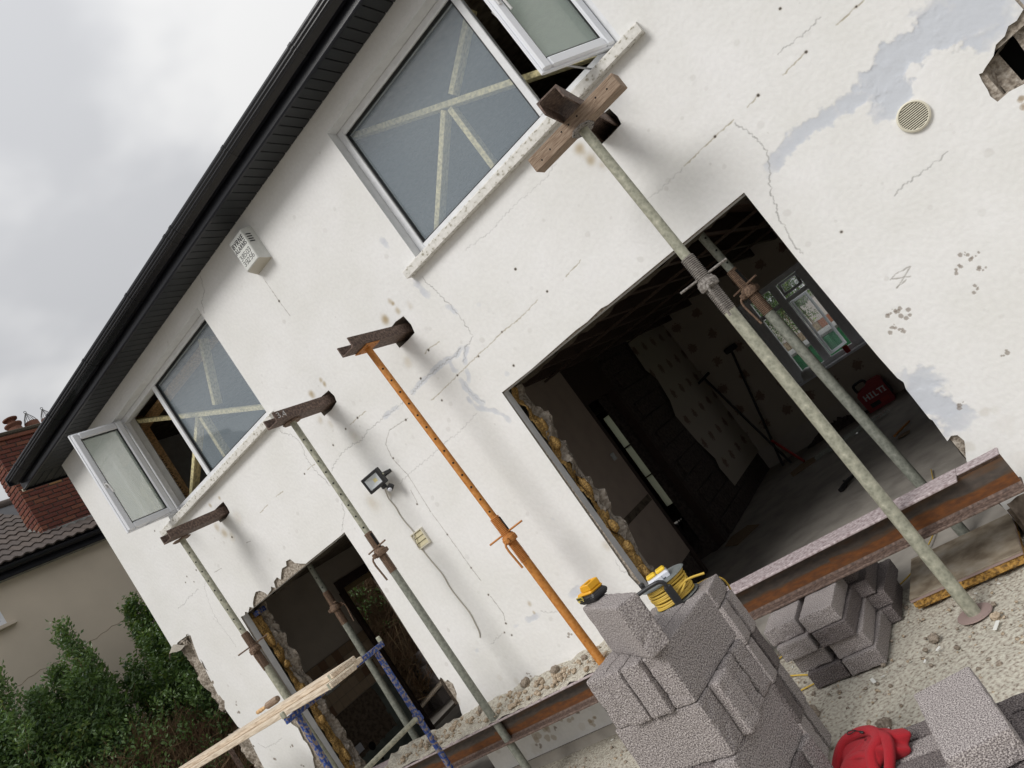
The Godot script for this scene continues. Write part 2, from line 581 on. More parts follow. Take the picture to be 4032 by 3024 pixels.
func make_ground() -> void:
	var m := StandardMaterial3D.new()
	m.resource_name = "rubble_ground"
	m.roughness = 0.97
	m.uv1_triplanar = true
	m.uv1_world_triplanar = true
	m.uv1_scale = Vector3.ONE * 0.8
	m.albedo_texture = noise_tex("ground", 0.035, [Color(0.50, 0.455, 0.41), Color(0.685, 0.655, 0.605), Color(0.74, 0.72, 0.665), Color(0.80, 0.79, 0.735)], 1024, FastNoiseLite.TYPE_SIMPLEX, 7, [0.12, 0.34, 0.56, 0.9])
	m.heightmap_enabled = true
	m.heightmap_texture = noise_tex("h_ground", 0.06, [], 1024, FastNoiseLite.TYPE_CELLULAR, 4)
	m.heightmap_scale = 0.6
	M.ground = m
	var soil := std("soil", lin(0.30, 0.275, 0.24), 0.95, T.fine, 1.0, T.h_fine, 2.0)
	# far sheet reaching the horizon, with the worked ground laid over it
	var far := Mb.new()
	far.quad(Vector3(-160, -0.16, -160), Vector3(160, -0.16, -160), Vector3(160, -0.16, 160), Vector3(-160, -0.16, 160), Vector3.UP)
	structure(build(far, "ground", soil))
	std("dead_leaf", lin(0.085, 0.062, 0.042), 0.95, T.fine, 1.0, T.h_fine, 2.0)
	var no := FastNoiseLite.new()
	no.seed = 5
	no.frequency = 1.1
	no.fractal_octaves = 5
	var b := Mb.new()
	var g := []
	var nx := 250
	var nz := 150
	for i in nx + 1:
		var row := []
		for j in nz + 1:
			var x := lerpf(-9.4, 2.6, float(i) / nx)
			var z := lerpf(0.0, 6.4, float(j) / nz)
			var k := no.get_noise_2d(x, z)
			var q := no.get_noise_2d(x * 7.0 + 30.0, z * 7.0)
			row.append(Vector3(x, ground_y(x, z) + k * 0.022 + q * 0.012 - 0.004, z))
		g.append(row)
	b.grid(g, Vector3.UP)
	structure(build(b, "rubble_ground", m))
	var fl := Mb.new()
	fl.box(Vector3(-8.6, -0.16, -6.7), Vector3(0.6, -0.02, 0.02))
	structure(build(fl, "concrete_floor", M.floor_concrete))
	# loose gravel and pale splinters, too many to count
	var st := stone_mesh(3, 0.5, 8, 6)
	scatter("gravel", st, M.stone_grey, 3000, -5.2, 1.2, 0.15, 4.6, 0.004, 0.017)
	scatter("pale_gravel", stone_mesh(9, 0.5, 7, 5), M.stone_pale, 3200, -5.2, 1.2, 0.1, 4.6, 0.004, 0.014)
	var sh := Mb.new()
	sh.box(Vector3(-0.5, -0.12, -0.22), Vector3(0.5, 0.12, 0.22))
	scatter("white_splinters", sh.mesh(), M.shard_white, 170, -4.5, 1.0, 0.1, 4.2, 0.012, 0.034)
	# heap of mortar crumbs lying behind the long beam
	var hp := Mb.new()
	var gg := []
	for i in 90:
		var row := []
		for j in 13:
			var x := lerpf(-6.4, -3.0, i / 89.0)
			var t := j / 12.0
			var z := lerpf(0.0, 0.50, t)
			var k := no.get_noise_2d(x * 4.0, z * 4.0)
			var q := no.get_noise_2d(x * 14.0 + 9.0, z * 14.0)
			var top := 0.555 + 0.03 * (1.0 - t) + (k * 0.05 + q * 0.03) * sin(minf(t * 1.2 + 0.25, 1.0) * PI * 0.9)
			row.append(Vector3(x, top, z))
		gg.append(row)
	hp.grid(gg, Vector3.UP)
	stuff(tag(build(hp, "mortar_rubble", m), "pale mortar crumbs and dust lying along the top of the long rusty beam", "rubble"))
	scatter("rubble_crumbs", stone_mesh(21, 0.5, 8, 6), M.stone_pale, 420, -6.2, -3.05, 0.02, 0.46, 0.006, 0.03, 0.575)


func stone_mesh(sd: int, amp: float, nu := 10, nv := 7) -> ArrayMesh:
	var no := FastNoiseLite.new()
	no.seed = sd
	no.frequency = 0.7
	no.fractal_octaves = 3
	var b := Mb.new()
	var g := []
	for i in nv + 1:
		var row := []
		var t := PI * i / nv
		for j in nu:
			var a := TAU * j / nu
			var d := Vector3(sin(t) * cos(a), cos(t), sin(t) * sin(a))
			var r := 1.0 + no.get_noise_3dv(d * 1.6) * amp
			row.append(d * r * Vector3(1.0, 0.68, 0.82))
		g.append(row)
	b.grid(g, Vector3.ZERO, true)
	return b.mesh()


func scatter(called: String, me: Mesh, m: Material, count: int, x0: float, x1: float, z0: float, z1: float, s0: float, s1: float, flat_y := -9.0) -> void:
	var mm := MultiMesh.new()
	mm.transform_format = MultiMesh.TRANSFORM_3D
	mm.mesh = me
	mm.instance_count = count
	for i in count:
		var x := rng.randf_range(x0, x1)
		var z := rng.randf_range(z0, z1)
		var s := lerpf(s0, s1, pow(rng.randf(), 3.0))
		var y := (ground_y(x, z) if flat_y < -1.0 else flat_y) + s * 0.25
		var bs := Basis.from_euler(Vector3(rng.randf_range(-0.4, 0.4), rng.randf() * TAU, rng.randf_range(-0.4, 0.4))).scaled(Vector3.ONE * s)
		mm.set_instance_transform(i, Transform3D(bs, Vector3(x, y, z)))
	var o := MultiMeshInstance3D.new()
	o.name = called
	o.multimesh = mm
	o.material_override = m
	add_child(o, true)
	stuff(tag(o, "loose %s strewn over the ground before the white house" % called.replace("_", " ") if flat_y < -1.0 else "loose mortar crumbs strewn along the top of the long rusty beam", "gravel" if flat_y < -1.0 else "rubble"))


# ---------------------------------------------------------------- the house
const BIG := [-3.08, 2.638, -2.92, 2.634, -2.74, 2.63, -2.25, 2.641, -2.14, 2.634, -1.99, 2.645, -1.93, 2.632, -1.385, 2.63, -0.752, 2.626, -0.753, 2.08, -0.737, 1.32, -0.728, 1.152, -0.715, 1.11, -0.729, 1.07, -0.73, 0.85, -0.722, 0.83, -0.73, 0.683, -0.695, 0.70, -0.665, 0.687, -0.655, 0.64, -0.669, 0.61, -0.70, 0.56, -0.716, 0.528, -0.72, 0.30, -0.70, -0.25, -3.07, -0.25, -3.06, 0.40, -3.079, 0.60, -3.067, 0.73, -3.085, 0.80, -3.108, 0.93, -3.098, 0.965, -3.09, 1.5]
const KIT := [-7.442, 2.587, -7.36, 2.575, -7.33, 2.60, -7.29, 2.572, -7.22, 2.61, -7.17, 2.575, -7.14, 2.617, -7.08, 2.655, -7.0, 2.69, -6.93, 2.672, -6.885, 2.63, -6.86, 2.586, -6.77, 2.60, -6.74, 2.63, -6.69, 2.588, -6.66, 2.65, -6.58, 2.665, -6.55, 2.62, -6.50, 2.66, -6.44, 2.70, -6.36, 2.69, -6.33, 2.73, -6.26, 2.72, -6.23, 2.66, -6.17, 2.62, -6.1, 2.583, -5.46, 2.576, -5.405, 2.58, -5.40, 2.265, -5.43, 1.465, -5.434, 0.96, -5.40, 0.975, -5.38, 0.92, -5.345, 0.925, -5.315, 0.87, -5.345, 0.775, -5.385, 0.74, -5.39, 0.70, -5.43, 0.61, -5.456, 0.513, -5.46, -0.25, -7.72, -0.25, -7.752, 0.813, -7.70, 0.90, -7.675, 0.918, -7.65, 1.0, -7.638, 1.076, -7.66, 1.13, -7.631, 1.265, -7.68, 1.33, -7.70, 1.40, -7.46, 1.41, -7.44, 1.577, -7.455, 2.2]
const EDGE := [-9.0, 6.0, -8.86, 6.0, -8.85, 5.5, -8.86, 3.5, -8.872, 2.83, -8.80, 2.80, -8.72, 2.83, -8.64, 2.829, -8.50, 2.82, -8.42, 2.793, -8.47, 2.68, -8.53, 2.51, -8.52, 2.4, -8.538, 2.30, -8.56, 2.16, -8.58, 2.03, -8.60, 1.85, -8.572, 1.636, -8.52, 1.55, -8.503, 1.468, -8.53, 1.3, -8.557, 1.124, -8.58, 0.6, -8.6, -0.25, -9.0, -0.25]
const POCKET := [0.589, 2.307, 0.567, 2.295, 0.551, 2.301, 0.541, 2.26, 0.535, 2.207, 0.525, 2.17, 0.533, 2.122, 0.60, 2.128, 0.668, 2.113, 1.2, 2.10, 1.2, 2.42, 0.867, 2.423, 0.82, 2.40, 0.779, 2.405, 0.74, 2.375, 0.689, 2.369, 0.65, 2.33]


func facade_picture() -> Array:
	var x0 := -9.0
	var y1 := 5.6
	var sc := 204.8
	var w := 2048
	var h := 1200
	var fine := FastNoiseLite.new()
	fine.seed = 2
	fine.frequency = 0.11
	fine.fractal_octaves = 3
	var broad := FastNoiseLite.new()
	broad.seed = 12
	broad.frequency = 0.006
	broad.fractal_octaves = 5
	var la := fine.get_image(w, h, false, false, false).get_data()
	var lb := broad.get_image(w, h, false, false, false).get_data()
	var data := PackedByteArray()
	data.resize(w * h * 3)
	for i in w * h:
		var q := 229.0 + (la[i] - 128) * 0.03 + (lb[i] - 128) * 0.05
		data[i * 3] = int(clampf(q, 0, 255))
		data[i * 3 + 1] = int(clampf(q - 0.6, 0, 255))
		data[i * 3 + 2] = int(clampf(q - 2.4 + (lb[i] - 128) * 0.015, 0, 255))
	var im := Image.create_from_data(w, h, false, Image.FORMAT_RGB8, data)
	var trowel := FastNoiseLite.new()
	trowel.seed = 77
	trowel.frequency = 0.02
	trowel.fractal_octaves = 5
	trowel.domain_warp_enabled = true
	trowel.domain_warp_amplitude = 40.0
	trowel.domain_warp_frequency = 0.01
	var hb := trowel.get_image(w, h, false, false, false)
	var hd := hb.get_data()
	for i in w * h:
		hd[i] = int(clampf(150 + (hd[i] - 128) * 0.20 + (la[i] - 128) * 0.12, 0, 255))
	hb = Image.create_from_data(w, h, false, Image.FORMAT_L8, hd)
	var P := func(x: float, y: float) -> Vector2: return Vector2((x - x0) * sc, (y1 - y) * sc)
	# cracks
	var cracks := [[-3.05, 3.78, -3.06, 3.72, -3.03, 3.64, -3.02, 3.54, -3.00, 3.47, -2.99, 3.35, -2.99, 3.26, -2.99, 3.19, -3.00, 3.14, -3.05, 3.11, -3.11, 3.11, -3.21, 3.02], [-3.15, 3.13, -3.22, 3.11, -3.33, 3.13, -3.47, 3.14, -3.62, 3.14, -3.75, 3.13, -3.83, 3.12], [-3.32, 2.90, -3.33, 2.81, -3.29, 2.71, -3.27, 2.66],
		[-5.36, 3.77, -5.37, 3.71, -5.29, 3.64, -5.24, 3.56, -5.24, 3.47, -5.28, 3.37, -5.28, 3.25, -5.26, 3.16, -5.24, 3.10, -5.22, 2.99], [-5.22, 2.81, -5.25, 2.73, -5.35, 2.66, -5.43, 2.60], [-3.92, 3.13, -4.03, 3.12, -4.23, 3.14, -4.32, 3.14, -4.45, 3.15, -4.57, 3.12, -4.69, 3.15, -4.86, 3.16, -5.03, 3.13, -5.10, 3.10],
		[-7.62, 3.16, -7.72, 3.09, -7.78, 2.96, -7.83, 2.82, -7.83, 2.66, -7.80, 2.49, -7.80, 2.36], [-8.35, 3.13, -8.19, 3.12, -8.05, 3.14, -7.98, 3.13, -7.82, 3.14], [-0.54, 3.00, -0.50, 2.85, -0.50, 2.74, -0.54, 2.65, -0.58, 2.59, -0.64, 2.50, -0.69, 2.33, -0.72, 2.18, -0.71, 2.09],
		[-0.12, 3.13, -0.06, 3.14, 0.01, 3.12, 0.07, 3.12, 0.17, 3.13], [-0.12, 2.04, -0.09, 2.06, 0.01, 2.06, 0.14, 2.06, 0.22, 2.07], [-3.39, 2.64, -3.65, 2.61, -3.80, 2.62, -3.99, 2.61, -4.16, 2.61, -4.36, 2.61, -4.51, 2.60], [-4.66, 1.00, -4.58, 1.02, -4.47, 1.03], [-3.13, 1.08, -3.13, 1.04, -3.14, 0.99, -3.10, 0.95],
		[-3.86, 0.96, -3.93, 0.98, -4.01, 1.03], [-5.11, 5.42, -5.18, 5.29, -5.29, 5.24, -5.35, 5.14], [-1.30, 3.01, -1.13, 3.00, -0.95, 3.01], [-2.60, 3.68, -2.34, 3.64, -2.05, 3.65, -1.73, 3.62, -1.54, 3.67], [-8.41, 1.35, -8.33, 1.27, -8.11, 1.25, -7.96, 1.27]]
	var weight := [1.0, 1.0, 0.5, 0.95, 0.9, 0.8, 0.6, 0.7, 1.15, 1.0, 1.1, 0.45, 0.6, 0.6, 0.6, 0.9, 0.4, 0.4, 0.7]
	var patches := [[0.65, 2.67, 0.72, 2.58, 0.77, 2.48], [0.55, 2.63, 0.46, 2.64, 0.39, 2.67, 0.27, 2.65, 0.20, 2.61, 0.11, 2.62], [0.24, 2.6, 0.20, 2.52, 0.18, 2.45, 0.12, 2.49], [0.11, 2.61, -0.02, 2.64, -0.09, 2.64, -0.19, 2.66, -0.29, 2.69], [-0.29, 2.69, -0.38, 2.67, -0.49, 2.65, -0.55, 2.62],
		[-3.15, 3.13, -3.22, 3.11, -3.33, 3.13, -3.47, 3.14, -3.62, 3.14, -3.81, 3.13], [-3.31, 3.11, -3.33, 3.04, -3.31, 3.00], [-3.10, 3.10, -3.15, 3.06, -3.21, 3.01], [-3.23, 2.96, -3.25, 2.90, -3.28, 2.87], [-3.33, 2.94, -3.33, 2.84, -3.32, 2.75, -3.28, 2.67], [-3.37, 2.78, -3.38, 2.72], [-3.37, 2.77, -3.36, 2.67, -3.25, 2.58, -3.19, 2.49, -3.18, 2.42],
		[-3.03, 3.46, -3.00, 3.43, -2.99, 3.36], [-2.78, 3.29, -2.77, 3.28], [-2.94, 2.73, -2.93, 2.71], [-3.14, 3.78, -3.13, 3.69, -3.11, 3.63], [-4.03, 3.12, -4.13, 3.14, -4.23, 3.14], [-0.70, 1.10, -0.63, 1.08, -0.58, 1.02], [-0.69, 1.04, -0.65, 0.97, -0.63, 0.88], [-0.70, 0.98, -0.66, 0.91, -0.6, 0.75],
		[-4.17, 1.02, -4.04, 1.01], [-4.32, 1.03, -4.28, 1.03], [-3.66, 1.01, -3.53, 1.03], [-4.85, 1.02, -4.82, 1.02], [-3.17, 4.25, -3.16, 4.17], [-3.38, 1.60, -3.36, 1.58]]
	var pw := [0.16, 0.085, 0.075, 0.05, 0.045, 0.024, 0.018, 0.022, 0.018, 0.026, 0.016, 0.02, 0.022, 0.018, 0.018, 0.03, 0.022, 0.06, 0.075, 0.08, 0.026, 0.02, 0.03, 0.02, 0.03, 0.014]
	var strength := [0.5, 0.95, 0.95, 0.9, 0.8, 1.0, 0.9, 0.95, 0.9, 1.0, 0.9, 1.0, 0.9, 0.7, 0.7, 0.7, 0.9, 0.75, 0.75, 0.7, 0.8, 0.75, 0.7, 0.55, 0.7, 0.6]
	var edge := FastNoiseLite.new()
	edge.seed = 31
	edge.frequency = 0.045
	edge.fractal_octaves = 4
	for i in patches.size():
		var p := patches[i] as Array
		for k in range(0, p.size() - 2, 2):
			var a: Vector2 = P.call(p[k], p[k + 1])
			var c: Vector2 = P.call(p[k + 2], p[k + 3])
			var n := int(a.distance_to(c) / 3.0) + 1
			for t in n:
				dab(im, a.lerp(c, float(t) / n), pw[i] * sc * 1.25, Color(0.785, 0.80, 0.83), 0.33 * strength[i], 0.72, edge, hb, 0.86)
	# warm stains round the channels
	var rust := [-3.60, 3.75, 0.055, 0.5, -3.44, 3.73, 0.045, 0.3, -3.32, 3.69, 0.06, 0.10, -3.445, 3.80, 0.03, 0.42, -3.455, 3.84, 0.035, 0.2, -4.77, 3.76, 0.05, 0.45, -4.57, 3.74, 0.03, 0.4, -4.58, 3.79, 0.035, 0.3, -4.86, 3.53, 0.06, 0.12, -4.78, 3.43, 0.05, 0.1, -6.97, 3.49, 0.06, 0.2, -6.91, 3.40, 0.07, 0.22, -6.84, 3.31, 0.07, 0.1, -6.67, 3.70, 0.025, 0.3, -6.86, 3.72, 0.035, 0.3,
		-1.41, 3.58, 0.06, 0.35, -1.40, 3.50, 0.06, 0.28, -1.36, 3.40, 0.05, 0.1, -3.66, 3.36, 0.07, 0.1, -4.06, 1.13, 0.035, 0.22, -4.07, 1.05, 0.02, 0.3, -4.66, 2.59, 0.05, 0.14, -4.9, 2.63, 0.11, 0.10, -4.62, 3.2, 0.1, 0.06, -6.6, 3.4, 0.12, 0.05, -3.12, 1.2, 0.05, 0.12]
	for i in range(0, rust.size(), 4):
		for t in 9:
			dab(im, P.call(rust[i] + rng.randf_range(-0.25, 0.25) * rust[i + 2], rust[i + 1] + rng.randf_range(-0.5, 0.5) * rust[i + 2]), rust[i + 2] * sc * rng.randf_range(0.45, 1.1), Color(0.60, 0.51, 0.36), rust[i + 3] * 0.34, 0.05, edge)
	# grime under the eaves and sills, and splashes low on the wall
	for i in 240:
		dab(im, P.call(rng.randf_range(-8.9, 0.9), rng.randf_range(-0.1, 0.75)), rng.randf_range(3, 16), Color(0.72, 0.69, 0.63), rng.randf_range(0.05, 0.25), 0.5, edge, hb, 0.97)
	for i in 420:
		dab(im, P.call(rng.randf_range(-8.9, 0.9), rng.randf_range(0.0, 5.3)), rng.randf_range(1, 6), Color(0.74, 0.73, 0.71), rng.randf_range(0.05, 0.3), 0.6, edge, hb, 0.985)
	for i in cracks.size():
		stroke(im, hb, cracks[i], P, 0.9, Color(0.54, 0.535, 0.525), 0.32 * weight[i], 1.3)
	# scored lines and old fixings
	var lines := [[-3.69, 2.97, -3.55, 2.97, -3.33, 2.98, -3.06, 2.99, -2.92, 2.99, -2.77, 3.00, -2.63, 2.99, -2.51, 2.99, -2.35, 3.00], [-2.06, 2.99, -1.98, 3.00, -1.91, 3.00, -1.89, 3.01], [-3.47, 3.30, -3.42, 3.31, -3.28, 3.29], [-4.59, 3.30, -4.47, 3.30, -4.34, 3.29], [-5.36, 3.27, -5.23, 3.26], [-5.93, 3.29, -5.80, 3.28], [-6.26, 3.28, -6.09, 3.29],
		[-0.94, 3.01, -0.68, 3.02, -0.53, 3.02], [-0.43, 3.02, -0.34, 3.03], [-0.17, 3.02, 0.0, 3.03], [0.20, 3.03, 0.33, 3.03, 0.38, 3.03]]
	for l in lines:
		stroke(im, hb, l, P, 1.1, Color(0.60, 0.56, 0.47), 0.30, 0.5)
	var faint := [[-4.38, 2.22, -4.37, 1.99, -4.36, 1.64, -4.35, 1.50], [-4.36, 1.35, -4.35, 1.17, -4.38, 1.11], [-4.00, 2.99, -4.25, 3.02, -4.37, 2.95, -4.40, 2.82, -4.36, 2.61, -4.38, 2.23], [-4.43, 2.49, -4.45, 2.37], [-4.46, 4.88, -4.46, 4.60, -4.45, 4.43], [-0.42, 1.66, -0.37, 1.67, -0.29, 1.66, -0.37, 1.62, -0.42, 1.60, -0.35, 1.61], [-0.41, 1.66, -0.32, 1.61], [-7.42, 3.15, -7.27, 3.13], [-6.69, 3.15, -6.62, 3.13]]
	for l in faint:
		stroke(im, hb, l, P, 0.8, Color(0.52, 0.50, 0.47), 0.38, 0.3)
	var holes := [0.04, 3.33, 0.33, 3.03, 0.0, 3.03, -0.34, 3.03, -0.68, 3.02, -2.35, 3.29, -2.25, 3.00, -2.76, 3.00, -3.33, 2.98, -3.65, 3.17, -3.42, 3.30, -3.06, 2.98, -4.66, 3.30, -4.47, 3.30, -4.90, 3.27, -5.42, 3.26, -4.39, 2.81, -4.37, 1.37, -4.39, 1.09, -4.46, 1.03, -4.41, 0.98, -4.36, 1.64, -4.37, 1.99, -7.88, 3.33, -7.96, 3.29, -7.82, 3.23, -7.67, 3.31, -6.84, 3.30, -7.94, 3.98, -4.46, 4.61, -2.85, 2.74, -3.60, 2.91, -0.46, 2.06, -4.46, 2.36, -4.03, 2.99]
	for i in range(0, holes.size(), 2):
		dab(im, P.call(holes[i], holes[i + 1]), 2.1, Color(0.16, 0.14, 0.12), 0.85, 0.5, edge, hb, 0.6)
		dab(im, P.call(holes[i], holes[i + 1]), 4.0, Color(0.55, 0.50, 0.43), 0.22, 0.2, edge)
	var chips := [-0.53, 1.50, -0.49, 1.49, -0.47, 1.44, -0.58, 1.41, -0.52, 1.38, -0.04, 1.54, -0.01, 1.51, -0.12, 1.50, -0.03, 1.43, -0.12, 1.35, -0.19, 0.96, -0.55, 0.83, -7.90, 1.13, -8.29, 1.10, -8.40, 1.75, -8.36, 1.86, -7.93, 0.9, -8.3, 0.8, -4.5, 0.62, -3.9, 0.75, -4.9, 0.2, -4.6, 0.12, -4.3, 0.18, -4.05, 0.2, -4.85, 0.05]
	for i in range(0, chips.size(), 2):
		for t in 4:
			dab(im, P.call(chips[i] + rng.randf_range(-0.03, 0.03), chips[i + 1] + rng.randf_range(-0.02, 0.02)), rng.randf_range(1.0, 3.2), Color(0.50, 0.46, 0.42), 0.6, 0.9, edge, hb, 0.75)
	# two big scabs low down and the sooty broken plaster beside the pocket
	for q in [[-4.75, 0.12, 0.10], [-4.42, 0.18, 0.07], [-4.2, 0.05, 0.05], [0.62, 2.03, 0.05], [0.70, 2.0, 0.06], [0.80, 1.98, 0.05]]:
		for t in 8:
			dab(im, P.call(q[0] + rng.randf_range(-1, 1) * q[2], q[1] + rng.randf_range(-0.6, 0.6) * q[2]), q[2] * sc * 0.35, Color(0.60, 0.53, 0.44), 0.4, 0.7, edge, hb, 0.85)
	return [ImageTexture.create_from_image(im), ImageTexture.create_from_image(hb)]


# a soft spot with a ragged rim; hb, when given, is scaled by hk inside it (relief)
func dab(im: Image, c: Vector2, r: float, col: Color, alpha: float, hard: float, edge: FastNoiseLite, hb: Image = null, hk := 1.0) -> void:
	var R := r * 1.4
	for y in range(maxi(0, int(c.y - R)), mini(im.get_height(), int(c.y + R) + 1)):
		for x in range(maxi(0, int(c.x - R)), mini(im.get_width(), int(c.x + R) + 1)):
			var d := Vector2(x + 0.5, y + 0.5).distance_to(c) / r + edge.get_noise_2d(x, y) * 0.9 * hard
			var k := 1.0 - smoothstep(hard, 1.0, d) if d < 1.0 else 0.0
			if k > 0.0:
				k *= alpha
				im.set_pixel(x, y, im.get_pixel(x, y).lerp(col, k))
				if hb:
					var q := hb.get_pixel(x, y).r
					q *= lerpf(1.0, hk, k)
					hb.set_pixel(x, y, Color(q, q, q))


func stroke(im: Image, hb: Image, l: Array, P: Callable, r: float, col: Color, alpha: float, wob: float) -> void:
	var e := FastNoiseLite.new()
	e.seed = 3
	e.frequency = 0.12
	for k in range(0, l.size() - 2, 2):
		var a: Vector2 = P.call(l[k], l[k + 1])
		var c: Vector2 = P.call(l[k + 2], l[k + 3])
		var side := (c - a).orthogonal().normalized()
		var n := int(a.distance_to(c) * 1.6) + 1
		for t in n:
			var p := a.lerp(c, float(t) / n)
			p += side * e.get_noise_2d(p.x, p.y) * 3.0 * wob
			var rr := r * (0.8 + 0.5 * e.get_noise_2d(p.y * 0.7, p.x * 0.7))
			dab(im, p, rr + 0.45, col, alpha * (0.75 + 0.5 * e.get_noise_2d(p.x * 0.4, p.y * 0.4)), 0.3, e, hb, 0.84)


# a wall sheet at depth z with openings cut out of it; uv across the facade picture
func wall_sheet(b: Mb, bounds: Rect2, holes: Array, z: float, facing: float) -> void:
	b.with_uv = true
	var xs := [bounds.position.x, bounds.end.x]
	var ys := [bounds.position.y, bounds.end.y]
	for i in 16:
		xs.append(bounds.position.x + bounds.size.x * i / 16.0)
	for i in 9:
		ys.append(bounds.position.y + bounds.size.y * i / 9.0)
	for hh in holes:
		var lo := Vector2(1e9, 1e9)
		var hi := -lo
		for p in hh:
			lo = lo.min(p)
			hi = hi.max(p)
		xs.append((lo.x + hi.x) / 2)
		ys.append((lo.y + hi.y) / 2)
	xs.sort()
	ys.sort()
	for i in xs.size() - 1:
		for j in ys.size() - 1:
			if xs[i + 1] - xs[i] < 1e-4 or ys[j + 1] - ys[j] < 1e-4:
				continue
			var pieces := [rect(xs[i], ys[j], xs[i + 1], ys[j + 1])]
			for hh in holes:
				var next := []
				for q in pieces:
					next.append_array(Geometry2D.clip_polygons(q, hh))
				pieces = next
			for q in pieces:
				var idx := Geometry2D.triangulate_polygon(q)
				for k in range(0, idx.size(), 3):
					var t := []
					var w := []
					for e in 3:
						var p: Vector2 = q[idx[k + e]]
						t.append(Vector3(p.x, p.y, z))
						w.append(Vector2((p.x + 9.0) / 10.0, (5.6 - p.y) / 5.859375))
					var nn := Vector3(0, 0, facing)
					b.tri_s(t[0], t[1], t[2], nn, nn, nn, w[0], w[1], w[2])


# the cut faces of an opening from depth za to zb; faces towards the hole
func rim(b: Mb, outline: PackedVector2Array, za: float, zb: float, from := 0, to := -1) -> void:
	var turn := 1.0 if Geometry2D.is_polygon_clockwise(outline) else -1.0
	var n := outline.size()
	for i in n:
		if to >= 0 and (i < from or i >= to):
			continue
		var p := outline[i]
		var q := outline[(i + 1) % n]
		var e := (q - p)
		b.quad(Vector3(p.x, p.y, za), Vector3(q.x, q.y, za), Vector3(q.x, q.y, zb), Vector3(p.x, p.y, zb), -Vector3(-e.y, e.x, 0) * turn)


